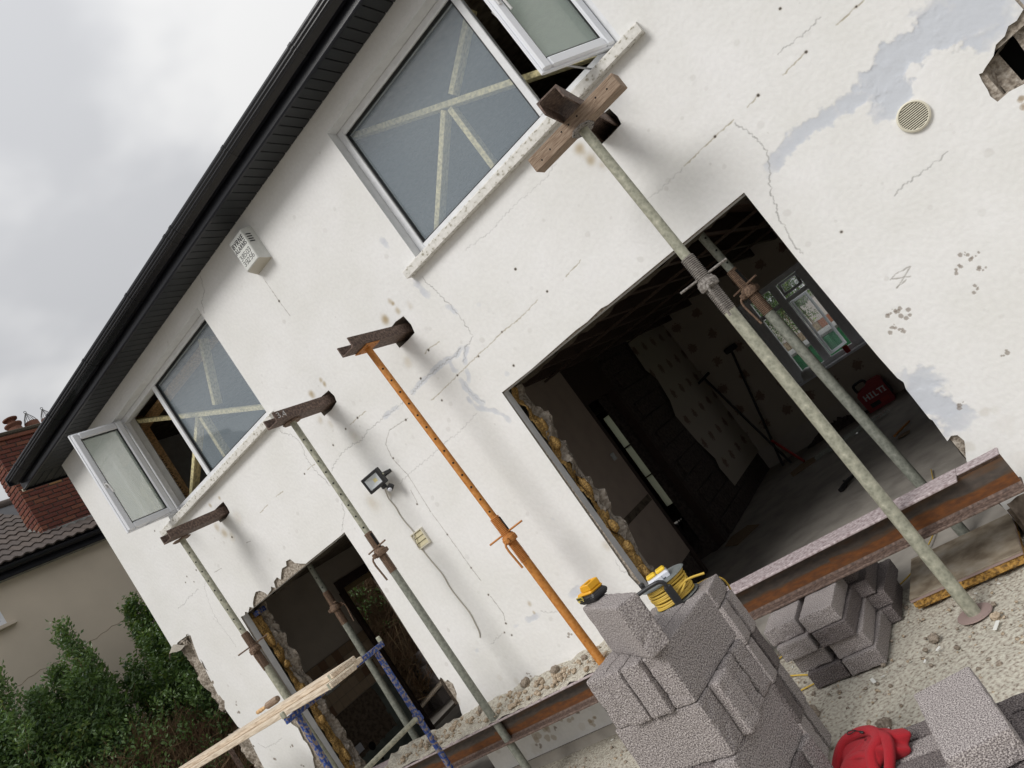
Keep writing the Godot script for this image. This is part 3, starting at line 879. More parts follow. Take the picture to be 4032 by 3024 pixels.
func make_house() -> void:
	var house := thing("house", "white rendered two storey house gutted for building work, with black eaves", "house", Vector3.ZERO)
	var pic := facade_picture()
	var fm := StandardMaterial3D.new()
	fm.resource_name = "white_render"
	fm.albedo_texture = pic[0]
	fm.roughness = 0.88
	fm.heightmap_enabled = true
	fm.heightmap_texture = pic[1]
	fm.heightmap_scale = 1.3
	fm.texture_repeat = false
	var w1 := rect(-3.0, 3.92, -0.75, 5.24)
	var w2 := rect(-7.585, 3.92, -5.388, 5.24)
	var big := pts2(BIG)
	var kit := pts2(KIT)
	var chan := []
	for c in [[-1.305, 3.515, -1.09, 3.655], [-3.645, 3.49, -3.43, 3.66], [-4.785, 3.535, -4.565, 3.675], [-6.875, 3.505, -6.655, 3.645]]:
		var r := PackedVector2Array()
		var k := [[0, 0], [0.5, -0.06], [1, 0], [1.07, 0.4], [1, 1], [0.55, 1.05], [0, 1], [-0.05, 0.5]]
		for q in k:
			r.append(Vector2(lerpf(c[0], c[2], q[0] + rng.randf_range(-0.03, 0.03)), lerpf(c[1], c[3], q[1] + rng.randf_range(-0.05, 0.05))))
		chan.append(r)
	var bounds := Rect2(-8.95, -0.25, 9.82, 5.75)
	var pocket := pts2(POCKET)
	var edge := pts2(EDGE)
	var front := Mb.new()
	wall_sheet(front, bounds, [w1, w2, big, kit, pocket, edge] + chan, 0.0, 1.0)
	build(front, "rendered_wall", fm, house)
	for q in [[big, -0.02, 0, -1], [kit, -0.02, 0, -1], [pocket, -0.02, 0, 9], [pocket, -0.02, 11, 17], [edge, -0.02, 2, 21]]:
		var br := Mb.new()
		rim(br, q[0], 0.0, q[1], q[2], q[3])
		build(br, "broken_render_edge", M.plaster_edge, house)
	for c in chan:
		var br := Mb.new()
		rim(br, c, 0.0, -0.25)
		build(br, "channel_hole", M.plaster_edge, house)
	# blockwork behind the render, with its own straighter openings
	var kb := pts2([-7.442, 2.583, -5.405, 2.572, -5.43, 1.4, -5.42, 0.95, -5.40, -0.25, -7.455, -0.25, -7.455, 1.6])
	var bb := pts2([-3.082, 2.63, -0.74, 2.62, -0.70, -0.25, -3.07, -0.25])
	var eb := rect(-9.2, -0.3, -8.56, 2.795)
	var back := Mb.new()
	wall_sheet(back, Rect2(-8.85, -0.25, 9.72, 5.75), [w1, w2, bb, kb, eb, pts2([0.575, 2.135, 1.2, 2.125, 1.2, 2.39, 0.66, 2.345, 0.575, 2.29])] + chan, -0.02, 1.0)
	build(back, "blockwork", M.rough_block, house)
	# painted returns round the windows and down the sides of the big openings
	for q in [[w1, 0.0, -0.30], [w2, 0.0, -0.30], [bb, -0.02, -0.105], [kb, -0.02, -0.095]]:
		var rev := Mb.new()
		rim(rev, q[0], q[1], q[2])
		build(rev, "painted_reveal", M.white_reveal, house)
	# corner of the house below the old side wall, and upper gable side
	var sx := -8.85
	var side := Mb.new()
	for q in [[-6.9, 0.0, 2.80, 5.5], [-6.9, -3.15, -0.2, 2.80], [-2.32, -0.3, -0.2, 2.80], [-3.15, -2.32, 2.29, 2.80]]:
		side.quad(Vector3(sx, q[2], q[0]), Vector3(sx, q[3], q[0]), Vector3(sx, q[3], q[1]), Vector3(sx, q[2], q[1]), Vector3.LEFT)
	side.quad(Vector3(-8.56, -0.2, -0.02), Vector3(-8.56, 2.8, -0.02), Vector3(-8.56, 2.8, -0.3), Vector3(-8.56, -0.2, -0.3), Vector3.LEFT)
	side.quad(Vector3(-8.85, 2.8, 0), Vector3(-8.56, 2.8, 0), Vector3(-8.56, 2.8, -0.3), Vector3(-8.85, 2.8, -0.3), Vector3.DOWN)
	build(side, "side_wall", M.white_reveal, house)
	var far_side := Mb.new()
	far_side.quad(Vector3(0.87, -0.2, 0), Vector3(0.87, 5.5, 0), Vector3(0.87, 5.5, -6.9), Vector3(0.87, -0.2, -6.9), Vector3.RIGHT)
	build(far_side, "side_wall", M.white_reveal, house)
	var stub := Mb.new()
	for q in [[-8.84, 1.86, -8.50, 2.82, 11], [-8.84, 0.78, -8.50, 1.60, 15]]:
		var x0: float = q[0]
		var x1: float = q[2]
		var lean: float = 0.14
		rough_sheet(stub, Vector3(x0 + lean, q[1], -0.03), Vector3(x1, q[1], -0.02), Vector3(x1, q[3], -0.02), Vector3(x0, q[3], -0.05), 16, 40, Vector3(0, 0, 1), 0.085, 0.55, q[4], 0.05)
		rough_sheet(stub, Vector3(x0 + lean, q[1], -0.28), Vector3(x0 + lean, q[1], -0.03), Vector3(x0, q[3], -0.05), Vector3(x0, q[3], -0.28), 10, 30, Vector3.LEFT, 0.06, 0.6, q[4], 0.02)
		rough_sheet(stub, Vector3(x0 + lean, q[1], -0.28), Vector3(x1, q[1], -0.28), Vector3(x1, q[1], -0.02), Vector3(x0 + lean, q[1], -0.03), 12, 10, Vector3.DOWN, 0.05, 0.6, q[4], 0.02)
		rough_sheet(stub, Vector3(x0, q[3], -0.28), Vector3(x1, q[3], -0.28), Vector3(x1, q[3], -0.02), Vector3(x0, q[3], -0.05), 12, 10, Vector3.UP, 0.03, 0.6, q[4], 0.02)
	build(stub, "broken_wall_stub", M.rough_block, house)
	# curled flap of render standing off above the upper stub
	var flap := Mb.new()
	var fg := []
	for i in 9:
		var row := []
		for j in 6:
			var u := i / 8.0
			var t := j / 5.0
			row.append(Vector3(lerpf(-8.93, -8.44, u), 2.80 + 0.045 * sin(u * 7.0) - 0.09 * (1.0 - u) * t, 0.005 + 0.10 * t * (0.6 + 0.4 * sin(u * 5.0))))
		fg.append(row)
	flap.grid(fg, Vector3(0, -1, 0.3))
	build(flap, "torn_render_flap", M.plaster_edge, house)
	# foam, mortar and broken block inside the cavity of both openings
	jamb(house, -3.082, -0.05, 2.63, 5)
	jamb(house, -7.455, -0.05, 2.58, 8)
	var hd := Mb.new()
	rough_sheet(hd, Vector3(-3.08, 2.63, -0.105), Vector3(-0.74, 2.625, -0.105), Vector3(-0.74, 2.63, -0.3), Vector3(-3.08, 2.63, -0.3), 90, 8, Vector3.DOWN, 0.035, 0.5, 3, 0.015)
	rough_sheet(hd, Vector3(-7.45, 2.58, -0.095), Vector3(-5.41, 2.575, -0.095), Vector3(-5.41, 2.58, -0.3), Vector3(-7.45, 2.58, -0.3), 80, 8, Vector3.DOWN, 0.04, 0.5, 4, 0.015)
	rough_sheet(hd, Vector3(-0.73, -0.1, -0.105), Vector3(-0.73, 2.63, -0.105), Vector3(-0.73, 2.63, -0.3), Vector3(-0.73, -0.1, -0.3), 60, 8, Vector3.LEFT, 0.03, 0.5, 9)
	rough_sheet(hd, Vector3(-5.41, -0.1, -0.095), Vector3(-5.41, 2.58, -0.095), Vector3(-5.41, 2.58, -0.3), Vector3(-5.41, -0.1, -0.3), 60, 8, Vector3.LEFT, 0.03, 0.5, 10)
	build(hd, "broken_head", M.moss_stone, house)
	# pocket cut for a beam, with the hollow blocks behind
	var pk := Mb.new()
	pk.quad(Vector3(0.5, 2.05, -0.02), Vector3(0.9, 2.05, -0.02), Vector3(0.9, 2.05, -0.16), Vector3(0.5, 2.05, -0.16), Vector3.UP)
	rough_sheet(pk, Vector3(0.575, 2.135, -0.021), Vector3(0.87, 2.125, -0.021), Vector3(0.87, 2.12, -0.26), Vector3(0.575, 2.13, -0.26), 14, 12, Vector3.UP, 0.02, 0.6, 2)
	rough_sheet(pk, Vector3(0.62, 2.33, -0.021), Vector3(0.90, 2.41, -0.021), Vector3(0.90, 2.40, -0.26), Vector3(0.64, 2.33, -0.26), 14, 12, Vector3.DOWN, 0.03, 0.6, 4)
	rough_sheet(pk, Vector3(0.572, 2.13, -0.021), Vector3(0.60, 2.13, -0.12), Vector3(0.64, 2.34, -0.12), Vector3(0.572, 2.30, -0.021), 10, 12, Vector3.RIGHT, 0.02, 0.6, 6)
	rough_sheet(pk, Vector3(0.60, 2.13, -0.10), Vector3(0.685, 2.13, -0.10), Vector3(0.685, 2.35, -0.10), Vector3(0.60, 2.33, -0.10), 8, 12, Vector3(0, 0, 1), 0.012, 0.6, 7)
	rough_sheet(pk, Vector3(0.76, 2.13, -0.07), Vector3(0.87, 2.13, -0.06), Vector3(0.87, 2.40, -0.06), Vector3(0.78, 2.38, -0.07), 8, 12, Vector3(0, 0, 1), 0.03, 0.6, 12)
	build(pk, "pocket_lining", M.rough_block, house)
	bx(house, "pocket_back", M.hole_dark, Vector3(0.55, 2.0, -0.32), Vector3(0.9, 2.45, -0.27))
	var fo := Mb.new()
	rough_sheet(fo, Vector3(0.63, 1.93, 0.002), Vector3(0.88, 1.90, 0.002), Vector3(0.88, 2.01, 0.002), Vector3(0.68, 2.00, 0.002), 14, 10, Vector3(0, 0, 1), 0.04, 0.9, 19, 0.02)
	build(fo, "exposed_foam", M.foam, house)
	make_eaves(house)
	make_window(house, w1, [-1.53, -1.47], -1, 0)
	make_window(house, w2, [-6.79, -6.73], 1, 1)
	make_inside(house)


# cavity fill down one side of an opening at x, in foam and broken block
func jamb(house: Node, x: float, y0: float, y1: float, sd: int) -> void:
	var a := Mb.new()
	rough_sheet(a, Vector3(x + 0.012, y0, -0.10), Vector3(x + 0.005, y0, -0.21), Vector3(x + 0.005, y1, -0.21), Vector3(x + 0.012, y1, -0.10), 10, 110, Vector3.RIGHT, 0.075, 0.45, sd, 0.02)
	build(a, "cavity_foam", M.foam, house)
	var c := Mb.new()
	rough_sheet(c, Vector3(x - 0.002, y0, -0.17), Vector3(x + 0.01, y0, -0.32), Vector3(x + 0.01, y1, -0.32), Vector3(x - 0.002, y1, -0.17), 10, 100, Vector3.RIGHT, 0.10, 0.5, sd + 20, 0.03)
	build(c, "broken_block_edge", M.rough_block, house)
	var r := RandomNumberGenerator.new()
	r.seed = sd
	for i in 7:
		var y := lerpf(y0 + 0.3, y1 - 0.1, (i + r.randf()) / 7.0)
		var s := stone_mesh(sd * 10 + i, 0.4)
		inst(s, "foam_blob", M.foam, house, Transform3D(Basis.from_euler(Vector3(0, 0, r.randf() * TAU)).scaled(Vector3(0.045, 0.05 + 0.05 * r.randf(), 0.045)), Vector3(x + 0.02, y, -0.16 - 0.03 * r.randf())))


func make_eaves(house: Node) -> void:
	var x0 := -9.23
	var x1 := 1.3
	# soffit boards
	var sb := Mb.new()
	sb.box(Vector3(-0.0465, -0.006, 0.004), Vector3(0.0465, 0.006, 0.312), Transform3D(), 0.004)
	var sm := sb.mesh()
	var n := 0
	var x := -8.80
	while x < x1:
		inst(sm, "soffit_board", M.soffit_pvc, house, Transform3D(Basis(), Vector3(x, 5.446, 0)))
		x += 0.1
	# the return along the side of the house
	var sr := Mb.new()
	sr.box(Vector3(-0.36, -0.006, -0.0465), Vector3(0.0, 0.006, 0.0465), Transform3D(), 0.004)
	var rm := sr.mesh()
	for i in 12:
		inst(rm, "soffit_board", M.soffit_pvc, house, Transform3D(Basis(), Vector3(-8.855, 5.447, 0.255 - i * 0.1)))
	bx(house, "soffit_backing", M.hole_dark, Vector3(x0 + 0.02, 5.455, -6.8), Vector3(x1, 5.475, 0.30))
	# fascia with a lipped bottom edge
	var fa := Mb.new()
	fa.prism(pts2([0.312, 5.425, 0.334, 5.425, 0.337, 5.432, 0.334, 5.44, 0.330, 5.447, 0.330, 5.70, 0.312, 5.70]), x0, x1, Transform3D(Basis(Vector3(0, 0, 1), Vector3(0, 1, 0), Vector3(1, 0, 0)), Vector3.ZERO))
	build(fa, "fascia", M.black_pvc, house)
	var fs := Mb.new()
	fs.box(Vector3(x0 - 0.012, 5.42, -7.2), Vector3(x0, 5.70, 0.312))
	build(fs, "side_fascia", M.black_pvc, house)
	# square-line gutter with ribs along its face
	var prof := pts2([0.335, 5.62, 0.337, 5.535, 0.345, 5.522, 0.385, 5.520, 0.425, 5.548, 0.432, 5.552, 0.434, 5.558, 0.441, 5.562, 0.446, 5.571, 0.446, 5.580, 0.452, 5.584, 0.457, 5.594, 0.457, 5.606, 0.463, 5.610, 0.466, 5.620, 0.466, 5.634, 0.460, 5.640, 0.452, 5.636, 0.449, 5.60, 0.436, 5.572, 0.42, 5.556, 0.384, 5.532, 0.35, 5.532, 0.345, 5.62])
	var zx := Transform3D(Basis(Vector3(0, 0, 1), Vector3(0, 1, 0), Vector3(1, 0, 0)), Vector3.ZERO)
	var gu := Mb.new()
	gu.prism(prof, x0 + 0.02, x1, zx)
	var gutter := build(gu, "gutter", M.black_pvc, house)
	var big := PackedVector2Array()
	for p in prof:
		big.append(Vector2(0.39, 5.575) + (p - Vector2(0.39, 5.575)) * 1.045)
	var i := 0
	for bxx in [-8.86, -7.76, -6.70, -5.60, -4.74, -4.62, -3.62, -2.54, -1.5, -0.45]:
		var g := Mb.new()
		g.prism(big, bxx - 0.018, bxx + 0.018, zx)
		build(g, "gutter_bracket", M.black_pvc, gutter)
	bx(gutter, "stop_end", M.black_pvc, Vector3(x0 + 0.005, 5.522, 0.337), Vector3(x0 + 0.02, 5.636, 0.462), 0.003)
	bx(gutter, "verge_trim", M.ivory, Vector3(x0 - 0.016, 5.42, 0.31), Vector3(x0 - 0.002, 5.455, 0.345), 0.004)
	# the roof itself: hipped, with its first course of tiles over the gutter
	var rf := Mb.new()
	var a := Vector3(x0, 5.64, 0.40)
	var b := Vector3(x1, 5.64, 0.40)
	var c := Vector3(x1, 5.64, -7.3)
	var d := Vector3(x0, 5.64, -7.3)
	var r0 := Vector3(-6.0, 8.0, -3.45)
	var r1 := Vector3(x1, 8.0, -3.45)
	rf.quad(a, b, r1, r0, Vector3(0, 1, 1))
	rf.quad(d, c, r1, r0, Vector3(0, 1, -1))
	rf.tri(a, d, r0, Vector3(-1, 1, 0))
	rf.tri(b, c, r1, Vector3(1, 0, 0))
	rf.box(Vector3(x0, 5.60, -7.3), Vector3(x1, 5.638, 0.40))
	build(rf, "roof", M.slate_dark, house)


# window with fixed pane, mullion and one sash standing open
func make_window(house: Node, r: PackedVector2Array, mul: Array, side: int, which: int) -> void:
	var x0 := r[0].x
	var x1 := r[2].x
	var y0 := 3.955
	var y1 := r[2].y
	var win := Node3D.new()
	win.name = "window"
	house.add_child(win, true)
	var f := Mb.new()
	for q in [[x0, y0, x0 + 0.062, y1], [x1 - 0.062, y0, x1, y1], [x0 + 0.062, y1 - 0.062, x1 - 0.062, y1], [x0 + 0.062, y0, x1 - 0.062, y0 + 0.062], [mul[0], y0 + 0.062, mul[1], y1 - 0.062]]:
		f.box(Vector3(q[0], q[1], -0.18), Vector3(q[2], q[3], -0.11), Transform3D(), 0.006)
	build(f, "frame", M.upvc_old, win)
	var fx0: float = x0 + 0.062 if side < 0 else mul[1]
	var fx1: float = mul[0] if side < 0 else x1 - 0.062
	var gsk := Mb.new()
	for q in [[fx0, y0 + 0.062, fx0 + 0.014, y1 - 0.062], [fx1 - 0.014, y0 + 0.062, fx1, y1 - 0.062], [fx0, y1 - 0.076, fx1, y1 - 0.062], [fx0, y0 + 0.062, fx1, y0 + 0.076]]:
		gsk.box(Vector3(q[0], q[1], -0.166), Vector3(q[2], q[3], -0.128), Transform3D(), 0.003)
	build(gsk, "gasket", M.gasket, win)
	var pn := Mb.new()
	pn.quad(Vector3(fx0, y0 + 0.06, -0.15), Vector3(fx1, y0 + 0.06, -0.15), Vector3(fx1, y1 - 0.06, -0.15), Vector3(fx0, y1 - 0.06, -0.15), Vector3(0, 0, 1))
	build(pn, "pane", M.glass, win)
	var p2 := Mb.new()
	p2.quad(Vector3(fx0, y0 + 0.06, -0.166), Vector3(fx1, y0 + 0.06, -0.166), Vector3(fx1, y1 - 0.06, -0.166), Vector3(fx0, y1 - 0.06, -0.166), Vector3(0, 0, 1))
	build(p2, "inner_pane", M.glass, win)
	# open sash: local x runs from hinge to free edge
	var hinge := Vector3(-0.83, 0, -0.11) if which == 0 else Vector3(-7.50, 0, -0.06)
	var free := Vector3(-1.175, 0, 0.445) if which == 0 else Vector3(-7.53, 0, 0.512)
	var w := hinge.distance_to(free)
	var dx := (free - hinge).normalized()
	var x := Transform3D(Basis(dx, Vector3.UP, dx.cross(Vector3.UP)), hinge)
	var s0 := 3.975
	var s1 := 5.205
	var sf := Mb.new()
	var e := 0.075
	for q in [[0.0, s0, e, s1], [w - e, s0, w, s1], [e, s1 - e, w - e, s1], [e, s0, w - e, s0 + e]]:
		sf.box(Vector3(q[0], q[1], -0.035), Vector3(q[2], q[3], 0.035), x, 0.012)
	for q in [[-0.012, s0 - 0.012, 0.012, s1 + 0.012], [w - 0.012, s0 - 0.012, w + 0.014, s1 + 0.012], [0.0, s1 - 0.006, w, s1 + 0.014], [0.0, s0 - 0.014, w, s0 + 0.006]]:
		sf.box(Vector3(q[0], q[1], -0.012), Vector3(q[2], q[3], 0.014), x, 0.004)
	build(sf, "sash", M.upvc, win)
	var sg := Mb.new()
	for q in [[e, s0 + e, e + 0.012, s1 - e], [w - e - 0.012, s0 + e, w - e, s1 - e], [e, s1 - e - 0.012, w - e, s1 - e], [e, s0 + e, w - e, s0 + e + 0.012]]:
		sg.box(Vector3(q[0], q[1], -0.014), Vector3(q[2], q[3], 0.016), x)
	build(sg, "sash_gasket", M.gasket, win)
	for k in 2:
		var sp := Mb.new()
		var zz := 0.009 - 0.018 * k
		sp.quad(x * Vector3(e, s0 + e, zz), x * Vector3(w - e, s0 + e, zz), x * Vector3(w - e, s1 - e, zz), x * Vector3(e, s1 - e, zz), dx.cross(Vector3.UP))
		build(sp, "sash_pane", M.glass_pale, win)
	var hs := 1.0 if which == 1 else -1.0
	var hn := Mb.new()
	hn.box(Vector3(w - 0.055, 4.50, 0.0), Vector3(w - 0.02, 4.58, 0.042 * 1.0), x, 0.008)
	hn.tube([x * Vector3(w - 0.038, 4.545, 0.04), x * Vector3(w - 0.038, 4.545, 0.065), x * Vector3(w - 0.05, 4.52, 0.07), x * Vector3(w - 0.075, 4.43, 0.066)], 0.009, 8)
	hn.box(Vector3(w - 0.055, 4.50, -0.042), Vector3(w - 0.02, 4.58, 0.0), x, 0.008)
	hn.tube([x * Vector3(w - 0.038, 4.545, -0.04), x * Vector3(w - 0.038, 4.545, -0.062), x * Vector3(w - 0.05, 4.52, -0.068), x * Vector3(w - 0.06, 4.43, -0.064)], 0.009, 8)
	build(hn, "handle", M.white_print, win)
	var stay := Mb.new()
	stay.beam(Vector3(hinge.x - 0.02, s0 - 0.01, -0.13), hinge.lerp(free, 0.45) + Vector3(0, s0 - 0.012, 0), 0.014, 0.004)
	stay.beam(Vector3(hinge.x - signf(dx.x) * -0.2 * side * -1.0, s0 - 0.01, -0.13), hinge.lerp(free, 0.7) + Vector3(0, s0 - 0.012, 0), 0.014, 0.004)
	build(stay, "stay", M.led_grey, win)
	# projecting concrete sill, its ends past the opening
	var lx0 := -3.14 if which == 0 else -7.76
	var lx1 := -0.615 if which == 0 else -5.30
	var sl := Mb.new()
	sl.prism(pts2([-0.11, 3.975, -0.11, 3.86, 0.0, 3.838, 0.075, 3.833, 0.075, 3.895, 0.07, 3.905, -0.02, 3.935]), lx0, lx1, Transform3D(Basis(Vector3(0, 0, 1), Vector3(0, 1, 0), Vector3(1, 0, 0)), Vector3.ZERO))
	build(sl, "window_sill", M.sill, win)
	# new timber studs and braces standing in the room behind
	var tm: Material = M.pine
	var z := -0.36
	var bars := []
	if which == 0:
		bars = [[-3.17, 5.34, -0.73, 3.97], [-2.05, 4.78, -1.52, 5.12], [-2.18, 4.74, -2.94, 4.03], [-2.13, 4.71, -2.13, 3.56], [-3.3, 3.7, -3.3, 5.4]]
	else:
		bars = [[-7.75, 5.28, -5.26, 3.9], [-6.33, 4.59, -5.96, 5.21], [-6.67, 4.65, -7.62, 4.0], [-6.63, 4.62, -6.65, 3.56], [-5.2, 3.7, -5.2, 5.4]]
	for q in bars:
		var tb := Mb.new()
		tb.beam(Vector3(q[0], q[1], z), Vector3(q[2], q[3], z), 0.10, 0.048, Vector3(0, 0.3, 0) if absf(q[0] - q[2]) > 0.01 else Vector3(1, 0, 0), 0.003)
		build(tb, "timber_brace", M.pine_pale, win)
	if which == 1:
		bx(win, "timber_stud", M.pine, Vector3(-7.93, 3.2, -0.62), Vector3(-7.885, 5.4, -0.40), 0.003)
		bx(win, "timber_stud", M.pine, Vector3(-7.95, 5.20, -0.62), Vector3(-6.0, 5.245, -0.45), 0.003)
		var st := TextMesh.new()
		st.text = "SNR 00550 N IS"
		st.font = font(false)
		st.font_size = 32
		st.pixel_size = 0.0028
		st.depth = 0.002
		inst(st, "timber_stamp", M.dark_wood, win, Transform3D(Basis(Vector3(0, -1, 0), Vector3(0, 0, -1), Vector3(1, 0, 0)), Vector3(-7.884, 4.5, -0.51)))
		bx(win, "timber_rail", M.pine, Vector3(-7.2, 3.90, -0.62), Vector3(-6.6, 4.0, -0.45), 0.003)


func font(bold: bool, mono := false) -> SystemFont:
	var f := SystemFont.new()
	f.font_names = PackedStringArray(["Droid Sans Mono" if mono else "Droid Sans"])
	f.font_weight = 700 if bold else 400
	return f


# rooms behind the openings
func make_inside(house: Node) -> void:
	var z1 := -6.65
	# inner leaf of the front wall seen from the rooms, and the outer envelope
	var il := Mb.new()
	var w1 := rect(-3.0, 3.92, -0.75, 5.24)
	var w2 := rect(-7.585, 3.92, -5.388, 5.24)
	wall_sheet(il, Rect2(-8.85, -0.2, 9.72, 5.7), [w1, w2, rect(-3.09, -0.3, -0.72, 2.65), rect(-7.47, -0.3, -5.40, 2.60)], -0.31, -1.0)
	il.with_uv = false
	build(il, "inner_leaf", M.inner_plaster, house)
	# upper floor
	var up := Mb.new()
	up.box(Vector3(-8.84, 2.98, z1), Vector3(0.86, 3.02, -0.312))
	up.box(Vector3(-8.84, 5.38, z1), Vector3(0.86, 5.42, -0.312))
	up.box(Vector3(-8.84, 3.02, -4.3), Vector3(0.86, 5.38, -4.2))
	up.box(Vector3(-4.3, 3.02, -4.2), Vector3(-4.2, 5.38, -0.312))
	build(up, "upper_room", M.bare_plaster, house)
	# back wall with the window opening of the through room and the front door beyond the hall
	var bw := Mb.new()
	wall_sheet(bw, Rect2(-8.85, -0.2, 9.72, 5.7), [rect(-2.87, 0.83, -0.62, 2.30), rect(-6.3, -0.3, -5.35, 2.25)], z1, 1.0)
	bw.with_uv = false
	build(bw, "back_wall", M.inner_plaster, house)
	var bo := Mb.new()
	wall_sheet(bo, Rect2(-8.85, -0.2, 9.72, 5.7), [rect(-2.87, 0.83, -0.62, 2.30), rect(-6.3, -0.3, -5.35, 2.25)], z1 - 0.28, -1.0)
	bo.with_uv = false
	rim(bo, rect(-2.87, 0.83, -0.62, 2.30), z1, z1 - 0.28)
	rim(bo, rect(-6.3, -0.3, -5.35, 2.25), z1, z1 - 0.28)
	build(bo, "front_elevation", M.white_reveal, house)
	# party walls: hall side in plasterboard, then a doorway, then old blockwork under torn paper
	var pw := Mb.new()
	pw.box(Vector3(-4.05, 0.3, -2.72), Vector3(-3.95, 2.86, -0.312))
	build(pw, "plasterboard_wall", M.plasterboard, house)
	bx(house, "board_tape", M.bare_plaster, Vector3(-3.949, 1.0, -2.7), Vector3(-3.946, 1.08, -1.75))
	bx(house, "wall_switch", M.led_grey, Vector3(-3.949, 1.60, -2.60), Vector3(-3.94, 1.69, -2.51), 0.003)
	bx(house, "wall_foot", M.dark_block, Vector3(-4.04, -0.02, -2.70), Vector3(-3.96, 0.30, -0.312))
	bx(house, "door_lintel", M.dark_wood, Vector3(-4.05, 2.3, -3.70), Vector3(-3.95, 2.86, -2.72))
	bx(house, "door_post", M.dark_wood, Vector3(-4.06, 0.0, -2.80), Vector3(-3.95, 2.3, -2.725))
	bx(house, "door_post", M.dark_wood, Vector3(-4.06, 0.0, -3.70), Vector3(-3.95, 2.3, -3.62))
	# old blocks, each its own, from the doorway to where the paper begins
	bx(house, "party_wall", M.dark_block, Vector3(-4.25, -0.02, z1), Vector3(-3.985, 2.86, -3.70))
	var bl := []
	for i in 3:
		var q := Mb.new()
		q.box(Vector3(0, 0.006, 0.006), Vector3(0.032, 0.219, 0.439), Transform3D(), 0.008)
		bl.append(q.mesh())
	var row := 0
	for k in 12:
		var y := -0.02 + k * 0.225
		var z := -3.72 - (0.0 if k % 2 else 0.22)
		var lim := -4.85 - 0.25 * sin(k * 1.7) - (0.5 if k < 2 else 0.0)
		while z - 0.44 > lim - 0.2:
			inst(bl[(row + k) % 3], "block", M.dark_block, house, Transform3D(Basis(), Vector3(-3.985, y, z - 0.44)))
			z -= 0.445
			row += 1
	var wp := paper_material()
	var pp := Mb.new()
	pp.with_uv = true
	var outline := pts2([4.95, 2.86, 4.88, 2.3, 5.02, 2.1, 4.92, 1.75, 4.75, 1.55, 4.83, 1.1, 4.98, 0.75, 4.9, 0.62, 4.96, 0.3, 6.648, 0.3, 6.648, 2.86])
	var idx := Geometry2D.triangulate_polygon(outline)
	for k in range(0, idx.size(), 3):
		var t := []
		var u := []
		for e in 3:
			var p := outline[idx[k + e]]
			t.append(Vector3(-3.948, p.y, -p.x))
			u.append(Vector2(p.x / 1.2, -p.y / 1.2))
		pp.tri_s(t[0], t[1], t[2], Vector3.RIGHT, Vector3.RIGHT, Vector3.RIGHT, u[0], u[1], u[2])
	build(pp, "spotted_wallpaper", wp, house)
	var pb := Mb.new()
	pb.with_uv = true
	for q in [[-3.948, 0.3, -2.90, 2.86], [-2.90, 0.3, 0.6, 0.80], [-2.90, 2.33, 0.6, 2.86]]:
		var u := []
		var t := []
		for c in [[0, 1], [2, 1], [2, 3], [0, 3]]:
			t.append(Vector3(q[c[0]], q[c[1]], z1 + 0.004))
			u.append(Vector2(q[c[0]] / 1.2, -q[c[1]] / 1.2))
		var nn := Vector3(0, 0, 1)
		pb.tri_s(t[0], t[1], t[2], nn, nn, nn, u[0], u[1], u[2])
		pb.tri_s(t[0], t[2], t[3], nn, nn, nn, u[0], u[2], u[3])
	build(pb, "spotted_wallpaper", wp, house)
	# other walls
	bx(house, "party_wall", M.bare_plaster, Vector3(0.3, -0.02, z1), Vector3(0.4, 2.86, -0.312))
	bx(house, "party_wall", M.bare_plaster, Vector3(-5.38, -0.02, -4.3), Vector3(-5.28, 2.86, -0.32))
	bx(house, "party_wall", M.bare_plaster, Vector3(-8.55, -0.02, -4.3), Vector3(-5.38, 2.86, -4.2))
	# ceiling boards and joists over the ground floor
	bx(house, "floor_boards", M.ceiling_board, Vector3(-8.84, 2.955, z1), Vector3(0.86, 2.978, -0.312))
	var jm := Mb.new()
	jm.box(Vector3(-0.025, 2.76, z1), Vector3(0.025, 2.954, -0.315), Transform3D(), 0.004)
	var jmesh := jm.mesh()
	for i in 24:
		inst(jmesh, "joist", M.joist, house, Transform3D(Basis(), Vector3(-8.6 + i * 0.4, 0, 0)))
	var ba := Mb.new()
	ba.box(Vector3(-3.9, 2.735, -0.02), Vector3(0.3, 2.758, 0.02))
	var bam := ba.mesh()
	for i in 4:
		inst(bam, "lath", M.joist, house, Transform3D(Basis(), Vector3(0, 0, -0.9 - i * 1.3)))
	bx(house, "kitchen_ceiling", M.bare_plaster, Vector3(-8.54, 2.735, -4.2), Vector3(-5.39, 2.757, -0.32))
	make_back_window(house, z1)
	make_front_door(house, z1)
	make_kitchen(house)


func paper_material() -> StandardMaterial3D:
	var im := Image.create(256, 256, false, Image.FORMAT_RGB8)
	im.fill(Color(0.72, 0.685, 0.63))
	var e := FastNoiseLite.new()
	e.seed = 8
	e.frequency = 0.1
	for i in 3:
		for j in 3:
			var c := Vector2(42 + i * 85 + (42 if j % 2 else 0), 42 + j * 85)
			for w in [Vector2(-256, 0), Vector2.ZERO]:
				dab(im, c + w, 17.0, Color(0.52, 0.43, 0.37), 0.85, 0.75, e)
	var m := StandardMaterial3D.new()
	m.resource_name = "spotted_paper"
	m.albedo_texture = ImageTexture.create_from_image(im)
	m.roughness = 0.9
	return m


